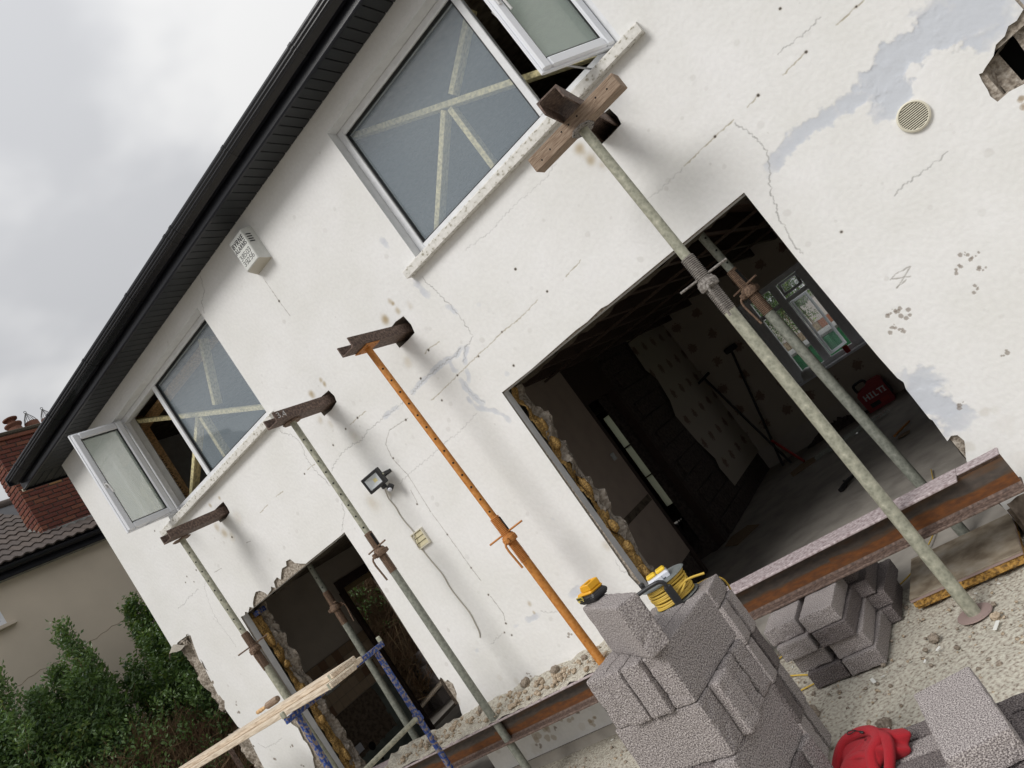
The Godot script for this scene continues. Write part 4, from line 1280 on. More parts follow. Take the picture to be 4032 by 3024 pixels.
func make_back_window(house: Node, z1: float) -> void:
	var win := Node3D.new()
	win.name = "rear_window"
	house.add_child(win, true)
	var z := z1 - 0.12
	var f := Mb.new()
	for q in [[-2.87, 0.83, -2.70, 2.30], [-2.70, 2.22, -0.62, 2.30], [-2.70, 0.83, -0.62, 0.90], [-2.36, 0.90, -2.24, 2.22], [-1.90, 0.90, -1.72, 2.22], [-0.72, 0.90, -0.62, 2.22], [-2.70, 1.90, -2.36, 1.97], [-2.24, 1.90, -1.90, 1.97]]:
		f.box(Vector3(q[0], q[1], z - 0.05), Vector3(q[2], q[3], z + 0.03), Transform3D(), 0.008)
	build(f, "frame", M.upvc_old, win)
	var p := Mb.new()
	for q in [[-2.70, 0.90, -2.36, 1.90], [-2.70, 1.97, -2.36, 2.22], [-1.72, 0.90, -0.72, 2.22]]:
		p.quad(Vector3(q[0], q[1], z), Vector3(q[2], q[1], z), Vector3(q[2], q[3], z), Vector3(q[0], q[3], z), Vector3(0, 0, 1))
	build(p, "pane", M.glass, win)
	# casement swung out and the small top light pushed open
	for q in [[-2.22, 0.92, 0.32, 0.98, 0.75], [-2.22, 1.98, 0.32, 0.24, 0.6]]:
		var b := Basis.from_euler(Vector3(0, q[4], 0)) if q[3] > 0.5 else Basis.from_euler(Vector3(-q[4], 0, 0))
		var o := Vector3(q[0], q[1], z - 0.04) if q[3] > 0.5 else Vector3(q[0], q[1] + q[3], z - 0.04)
		var y0 := 0.0 if q[3] > 0.5 else -float(q[3])
		var x := Transform3D(b, o)
		var s := Mb.new()
		var w: float = q[2]
		var h: float = q[3]
		for k in [[0.0, 0.0, 0.04, h], [w - 0.04, 0.0, w, h], [0.04, 0.0, w - 0.04, 0.04], [0.04, h - 0.04, w - 0.04, h]]:
			s.box(Vector3(k[0], y0 + k[1], -0.03), Vector3(k[2], y0 + k[3], 0.0), x, 0.006)
		build(s, "sash", M.upvc, win)
		var g := Mb.new()
		g.quad(x * Vector3(0.04, y0 + 0.04, -0.015), x * Vector3(w - 0.04, y0 + 0.04, -0.015), x * Vector3(w - 0.04, y0 + h - 0.04, -0.015), x * Vector3(0.04, y0 + h - 0.04, -0.015), Vector3(0, 0, 1))
		build(g, "sash_pane", M.glass, win)
	bx(win, "sill_board", M.upvc, Vector3(-2.92, 0.79, z1 - 0.05), Vector3(-0.58, 0.828, z1 + 0.09), 0.006)


func make_front_door(house: Node, z1: float) -> void:
	var d := Node3D.new()
	d.name = "front_door"
	house.add_child(d, true)
	var z := z1 - 0.14
	var f := Mb.new()
	for q in [[-6.3, 0.0, -5.885, 2.25], [-5.69, 0.0, -5.50, 2.25], [-5.44, 0.0, -5.35, 2.25], [-5.885, 0.0, -5.69, 0.29], [-5.885, 0.885, -5.69, 0.905], [-5.885, 1.495, -5.69, 1.52], [-5.885, 2.14, -5.69, 2.25], [-5.50, 2.12, -5.44, 2.25]]:
		f.box(Vector3(q[0], q[1], z - 0.03), Vector3(q[2], q[3], z + 0.03), Transform3D(), 0.006)
	build(f, "door_leaf", M.dark_wood, d)
	for q in [[-5.885, 0.29, -5.69, 0.885], [-5.885, 0.905, -5.69, 1.495], [-5.885, 1.52, -5.69, 2.14], [-5.50, 0.0, -5.44, 2.12]]:
		var p := Mb.new()
		p.box(Vector3(q[0], q[1], z - 0.004), Vector3(q[2], q[3], z + 0.004))
		build(p, "frosted_pane", M.frosted_glass, d)


func make_kitchen(house: Node) -> void:
	# side wall: plaster above, tiles in a band, bare scarred plaster below, then the side doorway
	var w := Mb.new()
	var x := -8.55
	for q in [[-2.22, -0.31, -0.02, 2.74], [-4.2, -3.25, -0.02, 2.74], [-3.25, -2.22, 2.42, 2.74]]:
		w.quad(Vector3(x, q[2], q[0]), Vector3(x, q[3], q[0]), Vector3(x, q[3], q[1]), Vector3(x, q[2], q[1]), Vector3.RIGHT)
	build(w, "kitchen_wall", M.inner_plaster, house)
	var lo := Mb.new()
	lo.box(Vector3(x + 0.001, -0.02, -2.215), Vector3(x + 0.012, 0.40, -0.312))
	lo.box(Vector3(x + 0.001, 0.40, -2.215), Vector3(x + 0.012, 0.99, -1.80))
	build(lo, "green_plaster", M.green_plaster, house)
	var sc := Mb.new()
	rough_sheet(sc, Vector3(x + 0.012, 0.38, -1.82), Vector3(x + 0.012, 0.38, -0.32), Vector3(x + 0.012, 0.995, -0.32), Vector3(x + 0.012, 0.995, -1.82), 40, 16, Vector3.RIGHT, 0.016, 0.6, 14)
	build(sc, "scarred_plaster", M.scarred_plaster, house)
	bx(house, "grout_bed", M.grout, Vector3(x + 0.001, 0.998, -2.215), Vector3(x + 0.010, 1.66, -0.312))
	var t := Mb.new()
	t.box(Vector3(0, 0.003, 0.003), Vector3(0.009, 0.128, 0.128), Transform3D(), 0.003)
	var tm := t.mesh()
	var kinds := ["tile_a", "tile_b", "tile_a", "tile_c", "tile_a", "tile_b"]
	for r in 5:
		for c in 14:
			var k: String = kinds[rng.randi() % 6] if rng.randf() < 0.45 else "tile_a"
			if r == 4:
				k = "tile_b" if rng.randf() < 0.7 else "tile_c"
			if (r == 2 and (c == 6 or c == 7)):
				k = "tile_d"
			inst(tm, "wall_tile", M[k], house, Transform3D(Basis(), Vector3(x + 0.010, 1.0 + r * 0.131, -2.2 + c * 0.131)))
	# sockets and holes where pipes went through
	bx(house, "socket_plate", M.socket_white, Vector3(x + 0.02, 0.46, -1.19), Vector3(x + 0.045, 0.56, -1.07), 0.004)
	for q in [[0.42, -1.32, 0.055], [0.62, -1.55, 0.07], [0.33, -0.95, 0.12], [0.78, -1.10, 0.03], [0.22, -1.35, 0.02]]:
		var h := Mb.new()
		h.lathe([Vector2(0.0, 0.003), Vector2(q[2] * 0.8, 0.003), Vector2(q[2], 0.0)], 14, Transform3D(Basis.from_euler(Vector3(0, 0, -PI / 2)), Vector3(x + 0.022, q[0], q[1])))
		build(h, "pipe_hole", M.hole_dark if q[2] < 0.06 else M.scarred_plaster, house)
	# doorway lining
	bx(house, "door_frame", M.dark_wood, Vector3(-8.70, 0.0, -2.32), Vector3(-8.53, 2.30, -2.22), 0.004)
	bx(house, "door_frame", M.dark_wood, Vector3(-8.70, 0.0, -3.24), Vector3(-8.53, 2.30, -3.15), 0.004)
	bx(house, "door_frame", M.dark_wood, Vector3(-8.70, 2.30, -3.24), Vector3(-8.53, 2.42, -2.22), 0.004)
	bx(house, "door_frame_edge", M.stem_pale, Vector3(-8.86, 2.22, -3.15), Vector3(-8.71, 2.295, -2.33), 0.004)
	var rv := Mb.new()
	rv.box(Vector3(-8.85, -0.1, -2.32), Vector3(-8.71, 2.3, -2.29))
	rv.box(Vector3(-8.85, -0.1, -3.17), Vector3(-8.71, 2.3, -3.14))
	build(rv, "doorway_return", M.scarred_plaster, house)
	var lz := Mb.new()
	lz.beam(Vector3(-8.42, 0.02, -2.18), Vector3(-8.50, 2.25, -2.20), 0.07, 0.03, Vector3(0, 0, 1), 0.004)
	build(lz, "loose_architrave", M.dark_wood, house)
	bx(house, "blue_packer", M.blue_paint, Vector3(-7.44, 2.50, -0.24), Vector3(-7.33, 2.555, -0.14), 0.004)


# ---------------------------------------------------------------- the house next door
func make_neighbour() -> void:
	var h := thing("neighbour_house", "cream rendered house with brown tiled roof and red brick chimney behind the hedge", "house")
	var w := Mb.new()
	w.box(Vector3(-18.0, -0.2, -12.0), Vector3(-11.65, 5.16, 7.0))
	build(w, "wall", M.cream_wall, h)
	# crack lines show as thin gaps in the render
	var cr := Mb.new()
	var p := []
	for i in 40:
		p.append(Vector3(-11.649, 3.70 + 0.010 * sin(i * 1.9) + 0.012 * sin(i * 0.6) + 0.004 * i, 0.9 - i * 0.055))
	cr.tube(p, 0.0026, 4)
	build(cr, "render_crack", M.stem, h)
	bx(h, "soffit", M.lead, Vector3(-11.65, 5.13, -12.0), Vector3(-11.52, 5.16, 7.0))
	bx(h, "fascia", M.black_pvc, Vector3(-11.52, 5.12, -12.0), Vector3(-11.50, 5.29, 7.0), 0.004)
	var gu := Mb.new()
	var prof := PackedVector2Array()
	for i in 9:
		var a := PI + PI * i / 8.0
		prof.append(Vector2(-11.44, 5.27) + Vector2(cos(a), sin(a)) * 0.065)
	for i in 9:
		var a := TAU - PI * i / 8.0
		prof.append(Vector2(-11.44, 5.27) + Vector2(cos(a), sin(a)) * 0.058)
	gu.prism(prof, -12.0, 7.0)
	build(gu, "gutter", M.black_pvc, h)
	# roof boarding under the tiles
	var e0 := Vector2(-11.42, 5.30)
	var e1 := Vector2(-14.75, 7.36)
	var d := (e1 - e0).normalized()
	var up := Vector2(-d.y, d.x)
	if up.y < 0.0:
		up = -up
	var rf := Mb.new()
	rf.prism(PackedVector2Array([e0, e1, Vector2(-18.2, 5.3)]), -12.0, 7.0)
	build(rf, "roof", M.slate_dark, h)
	var tm := []
	for v in 3:
		var t := Mb.new()
		var g := []
		var under := []
		for i in 17:
			var u := i / 16.0
			var y := 0.026 * (0.5 + 0.5 * cos(u * TAU * 2.0)) + 0.012
			g.append([Vector3((u - 0.5) * 0.30, y + 0.020, 0.0), Vector3((u - 0.5) * 0.30, y, -0.385)])
			under.append([Vector3((u - 0.5) * 0.30, y + 0.020, 0.0), Vector3((u - 0.5) * 0.30, y - 0.002, 0.0)])
		t.grid(g, Vector3.UP)
		t.grid(under, Vector3(0, 0, 1))
		tm.append(t.mesh())
	var len := e0.distance_to(e1)
	var rows := int(len / 0.335)
	for r in rows:
		var c := e0 + d * (r * 0.335 - 0.03)
		var tilt := Basis(Vector3(0, 0, -1), Vector3(up.x, up.y, 0), Vector3(-d.x, -d.y, 0))
		for k in 15:
			var z := -2.3 + k * 0.301
			if c.x < -11.95 and c.x > -12.5 and z < -1.13:
				continue
			if c.x < -12.45 and z < -1.6:
				continue
			inst(tm[0], "roof_tile", M.roof_tile_a if rng.randf() < 0.6 else M.roof_tile_b, h, Transform3D(tilt, Vector3(c.x + rng.randf_range(-0.003, 0.003), c.y + 0.004 + rng.randf() * 0.004, z)))
	var rest := Mb.new()
	for r in rows:
		var c := e0 + d * (r * 0.335 - 0.02) + up * 0.03
		var c2 := c + d * 0.36 - up * 0.012
		rest.quad(Vector3(c.x, c.y, 2.4), Vector3(c.x, c.y, 7.0), Vector3(c2.x, c2.y, 7.0), Vector3(c2.x, c2.y, 2.4), Vector3(up.x, up.y, 0))
		rest.quad(Vector3(c.x, c.y, -12.0), Vector3(c.x, c.y, -2.45), Vector3(c2.x, c2.y, -2.45), Vector3(c2.x, c2.y, -12.0), Vector3(up.x, up.y, 0))
	stuff(build(rest, "far_roof_tiles", M.roof_tile_a, h))
	var rg := Mb.new()
	rg.tube([Vector3(-14.75, 7.36, -12), Vector3(-14.75, 7.36, 7)], 0.11, 10)
	build(rg, "ridge", M.roof_tile_b, h)
	# window in the wall facing us
	var win := Node3D.new()
	win.name = "window"
	h.add_child(win, true)
	bx(win, "frame", M.upvc, Vector3(-11.70, 4.56, 0.185), Vector3(-11.645, 5.0, 1.6), 0.01)
	var gp := Mb.new()
	gp.quad(Vector3(-11.643, 4.62, 0.25), Vector3(-11.643, 4.95, 0.25), Vector3(-11.643, 4.95, 1.5), Vector3(-11.643, 4.62, 1.5), Vector3.RIGHT)
	build(gp, "pane", M.glass, win)
	bx(win, "sill", M.cream_wall, Vector3(-11.65, 4.50, 0.10), Vector3(-11.57, 4.555, 1.7), 0.008)
	make_chimney(h)


func make_chimney(h: Node) -> void:
	var c := Node3D.new()
	c.name = "chimney"
	h.add_child(c, true)
	var x0 := -12.05
	var x1 := -12.40
	var z0 := -1.02
	var z1 := -2.46
	bx(c, "mortar_core", M.brick_mortar, Vector3(x1 + 0.006, 5.2, z1 + 0.006), Vector3(x0 - 0.006, 7.42, z0 - 0.006))
	var mesh := {}
	for l in [0.215, 0.1025]:
		var b := Mb.new()
		b.box(Vector3(0.004, 0.004, 0.0), Vector3(l - 0.004, 0.065 - 0.002, 0.06), Transform3D(), 0.005)
		mesh[l] = b.mesh()
	var kinds := ["brick_a", "brick_b", "brick_a", "brick_c", "brick_b"]
	var rows := 23
	for r in rows:
		var y := 5.70 + r * 0.075
		# face towards us, running away along z
		var z := z0 - (0.0 if r % 2 else 0.0)
		var first := true
		while z > z1 + 0.12:
			var l := 0.215
			if first and r % 2 == 1:
				l = 0.1025
			first = false
			l = l if z - l > z1 else 0.1025
			var k: String = kinds[rng.randi() % 5]
			if r == 10 and z < -1.3 and z > -1.55:
				k = "brick_d"
			var bs := Basis(Vector3(0, 0, -1), Vector3.UP, Vector3(1, 0, 0))
			inst(mesh[l], "brick", M[k], c, Transform3D(bs, Vector3(x0 - 0.055 + rng.randf_range(-0.002, 0.003), y, z)))
			z -= l + 0.01
		# narrow end face
		var x := x1
		first = true
		while x < x0 - 0.09:
			var l := 0.1025 if (first and r % 2 == 0) else 0.215
			first = false
			if x + l > x0 + 0.01:
				l = 0.1025
			inst(mesh[l], "brick", M[kinds[rng.randi() % 5]], c, Transform3D(Basis(), Vector3(x, y, z0 - 0.055 + rng.randf_range(-0.002, 0.003))))
			x += l + 0.01
	# string course, then the capping stone
	bx(c, "string_course", M.brick_c, Vector3(x1 - 0.03, 7.425, z1 - 0.03), Vector3(x0 + 0.03, 7.49, z0 + 0.03), 0.008)
	bx(c, "capping", M.moss_stone, Vector3(x1 - 0.04, 7.49, z1 - 0.04), Vector3(x0 + 0.04, 7.57, z0 + 0.04), 0.02)
	# lead flashing, stepped at the corner
	var ld := Mb.new()
	ld.box(Vector3(x0, 5.55, z1), Vector3(x0 + 0.012, 5.74, z0 + 0.01), Transform3D(), 0.003)
	for i in 4:
		ld.box(Vector3(x0 - 0.09 * (i + 1), 5.50, z0), Vector3(x0 - 0.09 * i, 5.74 + 0.075 * i, z0 + 0.012), Transform3D(), 0.003)
	ld.box(Vector3(x0 + 0.01, 5.52, z1), Vector3(x0 + 0.20, 5.56, z0 + 0.02), Transform3D(Basis(), Vector3.ZERO), 0.004)
	build(ld, "lead_flashing", M.lead, c)
	var i := 0
	for z in [-1.17, -1.58, -1.86, -2.14]:
		var pot := Mb.new()
		var at := Transform3D(Basis(), Vector3(-12.25, 7.57, z))
		if i == 0 or i == 1:
			pot.lathe([Vector2(0.0, 0.0), Vector2(0.13, 0.0), Vector2(0.115, 0.05), Vector2(0.10, 0.12), Vector2(0.135, 0.17), Vector2(0.135, 0.19), Vector2(0.09, 0.19), Vector2(0.09, 0.02)], 18, at)
			pot.lathe([Vector2(0.0, 0.20), Vector2(0.055, 0.20), Vector2(0.055, 0.26), Vector2(0.075, 0.27), Vector2(0.11, 0.28), Vector2(0.115, 0.30), Vector2(0.06, 0.325), Vector2(0.0, 0.33)], 18, at)
		else:
			pot.lathe([Vector2(0.0, 0.0), Vector2(0.125, 0.0), Vector2(0.13, 0.02), Vector2(0.115, 0.04), Vector2(0.11, 0.15), Vector2(0.09, 0.16), Vector2(0.09, 0.02)], 18, at)
			var g := Mb.new()
			for k in 14:
				var a := TAU * k / 14
				g.tube([at * Vector3(cos(a) * 0.11, 0.14, sin(a) * 0.11), at * Vector3(cos(a) * 0.075, 0.23, sin(a) * 0.075), at * Vector3(cos(a) * 0.008, 0.345, sin(a) * 0.008)], 0.0035, 4)
			var ring := []
			for k in 13:
				var a := TAU * k / 12
				ring.append(at * Vector3(0, 0.365 + 0.02 * sin(a), 0.02 * cos(a)))
			g.tube(ring, 0.005, 5)
			build(g, "bird_guard", M.wire, c)
		build(pot, "chimney_pot", M.terracotta, c)
		i += 1


# ---------------------------------------------------------------- hedge between the houses
func leaf_cluster(sd: int, count: int, size: float) -> ArrayMesh:
	var r := RandomNumberGenerator.new()
	r.seed = sd
	var b := Mb.new()
	for i in count:
		var up := Vector3(r.randf_range(-1, 1), r.randf_range(-0.1, 1.3), r.randf_range(-1, 1)).normalized()
		var d := (Vector3(r.randf_range(-1, 1), r.randf_range(0.1, 1.0), r.randf_range(-1, 1))).normalized()
		var s := d.cross(up).normalized()
		var u := s.cross(d).normalized()
		var o := Vector3(r.randf_range(-1, 1), r.randf_range(-1, 1), r.randf_range(-1, 1)) * 0.075
		var l := size * r.randf_range(0.7, 1.25)
		var w := l * 0.24
		var a := o
		var m := o + d * l * 0.5 - u * l * 0.05
		var t := o + d * l - u * l * 0.22
		for k in [-1.0, 1.0]:
			var e: Vector3 = m + s * w * k + u * l * 0.09
			b.tri(a, e, m, u)
			b.tri(m, e, t, u)
	return b.mesh()


func shrub(label: String, at: Vector3, shoots: Array, dens: int, sd: int) -> void:
	var s := thing("shrub", label, "shrub", Vector3(at.x, at.y, at.z), 0.0, "shrubs of the boundary hedge")
	var r := RandomNumberGenerator.new()
	r.seed = sd
	var st := Mb.new()
	var places := []
	for q in shoots:
		# a shoot: foot (x, z), top (x, y, z), crown radius
		var foot := Vector3(q[0], 0.0, q[1])
		var top := Vector3(q[2], q[3], q[4])
		var mid := foot.lerp(top, 0.5) + Vector3(r.randf_range(-0.1, 0.1), 0, r.randf_range(-0.1, 0.1))
		var line := []
		for i in 9:
			var t := i / 8.0
			line.append(foot.lerp(mid, t).lerp(mid.lerp(top, t), t))
		st.tube(line, 0.016, 5, 0.003)
		var n := int(dens * q[5])
		for i in n:
			var t := pow(r.randf(), 0.75)
			t = lerpf(0.52, 1.02, t)
			var p: Vector3 = foot.lerp(mid, t).lerp(mid.lerp(top, t), t)
			var rad: float = q[5] * (1.0 - pow(clampf((t - 0.30) / 0.72, 0, 1), 1.6)) + 0.045
			var a := r.randf() * TAU
			var k := sqrt(r.randf()) * rad
			places.append(p + Vector3(cos(a) * k, r.randf_range(-0.06, 0.06), sin(a) * k))
		for i in 5:
			var t := r.randf_range(0.45, 0.9)
			var p: Vector3 = foot.lerp(mid, t).lerp(mid.lerp(top, t), t)
			var a := r.randf() * TAU
			var e: Vector3 = p + Vector3(cos(a), 1.1, sin(a)) * r.randf_range(0.15, 0.35)
			st.tube([p, p.lerp(e, 0.5) + Vector3(0, -0.03, 0), e], 0.005, 4, 0.002)
			for j in 12:
				places.append(p.lerp(e, r.randf_range(0.3, 1.05)) + Vector3(r.randf_range(-1, 1), r.randf_range(-1, 1), r.randf_range(-1, 1)) * 0.05)
	build(st, "stems", M.stem, s)
	var kinds := [["leaf_a", 0.40], ["leaf_b", 0.82], ["leaf_c", 0.90], ["leaf_d", 1.0]]
	var from := 0.0
	var bins := [[], [], [], []]
	for p in places:
		var d := r.randf()
		for k in 4:
			if d <= kinds[k][1]:
				bins[k].append(p)
				break
	for k in 4:
		var mm := MultiMesh.new()
		mm.transform_format = MultiMesh.TRANSFORM_3D
		mm.mesh = leaf_cluster(sd * 4 + k, 11, 0.058)
		mm.instance_count = bins[k].size()
		for i in bins[k].size():
			var bs := Basis.from_euler(Vector3(r.randf_range(-0.3, 0.3), r.randf() * TAU, r.randf_range(-0.3, 0.3))).scaled(Vector3.ONE * r.randf_range(0.75, 1.2))
			mm.set_instance_transform(i, Transform3D(bs, bins[k][i]))
		var o := MultiMeshInstance3D.new()
		o.name = "foliage"
		o.multimesh = mm
		o.material_override = M[kinds[k][0]]
		s.add_child(o, true)
		stuff(o)


func make_hedge() -> void:
	var a := []
	for i in 34:
		var z := rng.randf_range(0.1, 2.6)
		var x := rng.randf_range(-0.75, 0.35)
		var hgt := 3.72 + 0.28 * sin(z * 4.5 + 1.0) + rng.randf_range(-0.45, 0.15)
		if z < 0.35:
			hgt -= 0.55
		a.append([x, z, x + rng.randf_range(-0.15, 0.2), hgt, z + rng.randf_range(-0.2, 0.12), rng.randf_range(0.24, 0.42)])
	shrub("tall green privet shrub standing farther from the white house, under the cream gable window", Vector3(-10.3, -0.12, 0.0), a, 720, 3)
	var b := []
	for i in 27:
		var z := rng.randf_range(-1.5, -0.28)
		var x := rng.randf_range(-0.6, 0.45)
		var hgt := 3.70 + 0.30 * sin(z * 5.0 + 0.4) + rng.randf_range(-0.6, 0.1) - 0.55 * smoothstep(-0.72, -0.28, z)
		b.append([x, z, x + rng.randf_range(-0.15, 0.2), hgt, z + rng.randf_range(-0.12, 0.22), rng.randf_range(0.2, 0.36)])
	shrub("tall green privet shrub rising close against the white house corner", Vector3(-10.3, -0.12, 0.0), b, 720, 9)
	# cut-back brown face of the hedge: dry stems and twigs
	var h := thing("dry_hedge", "brown cut back hedge of bare stems and dry twigs beside the house corner", "hedge", Vector3(-9.78, -0.14, 0.0))
	var r := RandomNumberGenerator.new()
	r.seed = 55
	var meshes := []
	for k in 4:
		var t := Mb.new()
		for j in 5:
			var p := Vector3(r.randf_range(-0.05, 0.05), 0, r.randf_range(-0.05, 0.05))
			var line := [p]
			var d := Vector3(r.randf_range(-0.35, 0.5), 1.0, r.randf_range(-0.5, 0.5)).normalized()
			for i in 6:
				d = (d + Vector3(r.randf_range(-1, 1), r.randf_range(-0.55, 0.7), r.randf_range(-1, 1)) * 0.38).normalized()
				p += d * 0.07
				line.append(p)
			t.tube(line, 0.005, 4, 0.002, false)
		meshes.append(t.mesh())
	for k in 4:
		var mm := MultiMesh.new()
		mm.transform_format = MultiMesh.TRANSFORM_3D
		mm.mesh = meshes[k]
		mm.instance_count = 1900
		for i in 1900:
			var z := r.randf_range(-5.2, 2.2)
			var top := 2.35 - 0.12 * absf(z) + 0.15 * sin(z * 3.0) if z > -1.7 else 2.7
			var y := lerpf(0.5, top, pow(r.randf(), 0.8))
			var x := r.randf_range(-0.25, 0.22) + 0.25 * sin(y * 2.0)
			var bs := Basis.from_euler(Vector3(r.randf_range(-0.9, 0.9), r.randf() * TAU, r.randf_range(-0.9, 0.9))).scaled(Vector3.ONE * r.randf_range(0.6, 1.2))
			mm.set_instance_transform(i, Transform3D(bs, Vector3(x, y - 0.2, z)))
		var o := MultiMeshInstance3D.new()
		o.name = "twigs"
		o.multimesh = mm
		o.material_override = M.twig if k < 2 else M.stem
		h.add_child(o, true)
		stuff(o)
	var sm := Mb.new()
	for i in 300:
		var z := r.randf_range(-5.4, 1.6)
		var f := Vector3(r.randf_range(-0.35, 0.30), 0.0, z)
		var t := f + Vector3(r.randf_range(-0.25, 0.4), r.randf_range(0.9, 1.75), r.randf_range(-0.3, 0.3))
		var mid := f.lerp(t, 0.5) + Vector3(r.randf_range(-0.12, 0.12), 0, r.randf_range(-0.12, 0.12))
		sm.tube([f, f.lerp(mid, 0.5), mid, mid.lerp(t, 0.5), t], r.randf_range(0.007, 0.014), 5, 0.005, false)
	stuff(build(sm, "bare_stems", M.stem_pale, h))
	# dark bank of dead growth behind the stems
	var bk := Mb.new()
	rough_sheet(bk, Vector3(-0.75, -0.1, 2.6), Vector3(-0.75, -0.1, -6.0), Vector3(-0.95, 2.1, -6.0), Vector3(-0.95, 2.1, 2.6), 80, 24, Vector3.RIGHT, 0.35, 0.35, 8, 0.1)
	stuff(build(bk, "dead_growth", M.dead_leaf, h))
	var lf := leaf_cluster(77, 9, 0.055)
	var mm := MultiMesh.new()
	mm.transform_format = MultiMesh.TRANSFORM_3D
	mm.mesh = lf
	mm.instance_count = 620
	for i in 620:
		var z := r.randf_range(-4.5, 2.0)
		var y := 1.2 + 1.4 * pow(r.randf(), 0.6)
		mm.set_instance_transform(i, Transform3D(Basis.from_euler(Vector3(0, r.randf() * TAU, 0)), Vector3(r.randf_range(-0.1, 0.38), y, z)))
	var o := MultiMeshInstance3D.new()
	o.name = "sparse_leaves"
	o.multimesh = mm
	o.material_override = M.leaf_b
	h.add_child(o, true)
	stuff(o)


# ---------------------------------------------------------------- what shows through the doorway and the far window
func make_garden_beyond() -> void:
	var w := thing("garden_wall", "low rendered boundary wall outside the kitchen doorway", "wall")
	bx(w, "render", M.garden_wall, Vector3(-9.85, -0.2, -7.0), Vector3(-9.62, 1.16, -1.9), 0.01)
	var path := Mb.new()
	path.box(Vector3(-9.62, -0.2, -7.0), Vector3(-8.86, -0.03, -1.0))
	structure(build(path, "side_path", M.floor_concrete))
	# front garden seen through the far window
	var skip := thing("green_skip", "bright green waste skip standing outside the far window", "skip", Vector3(-3.35, -0.15, -10.9))
	var b := Mb.new()
	b.prism(pts2([-1.9, 1.15, 1.9, 1.15, 1.35, 0.05, -1.35, 0.05]), -0.85, 0.85)
	build(b, "body", M.green_skip, skip)
	bx(skip, "top_rail", M.lead, Vector3(-1.93, 1.15, -0.88), Vector3(1.93, 1.21, 0.88), 0.01)
	for x in [-1.0, -0.2, 0.6]:
		bx(skip, "rib", M.green_skip, Vector3(x, 0.1, 0.85), Vector3(x + 0.1, 1.14, 0.92), 0.01)
	var bw := thing("brick_garden_wall", "pinkish brick wall with dry weeds beyond the far window", "wall", Vector3(0.4, -0.15, -14.6))
	var bm := Mb.new()
	bm.box(Vector3(0, 0, 0), Vector3(0.43, 0.205, 0.1), Transform3D(), 0.006)
	var mesh := bm.mesh()
	for r in 6:
		for c in 13:
			inst(mesh, "block", M.garden_wall if (r * 7 + c * 3) % 4 else M.terracotta, bw, Transform3D(Basis(), Vector3(-5.4 + c * 0.44 + (0.22 if r % 2 else 0.0), r * 0.215, 0)))
	bx(bw, "mortar", M.brick_mortar, Vector3(-5.4, 0, 0.006), Vector3(0.5, 1.29, 0.09))
	var g := []
	for i in 22:
		var x := rng.randf_range(-3.2, 3.2)
		g.append([x, rng.randf_range(-0.5, 0.5), x + rng.randf_range(-0.3, 0.3), rng.randf_range(2.4, 4.6), rng.randf_range(-0.5, 0.5), rng.randf_range(0.4, 0.7)])
	shrub("bright green garden bush beyond the far window, above the brick wall", Vector3(-5.0, -0.15, -16.2), g, 460, 21)
	var lawn := Mb.new()
	lawn.quad(Vector3(-14, -0.155, -30), Vector3(8, -0.155, -30), Vector3(8, -0.155, -8.2), Vector3(-14, -0.155, -8.2), Vector3.UP)
	structure(build(lawn, "lawn", M.leaf_c))


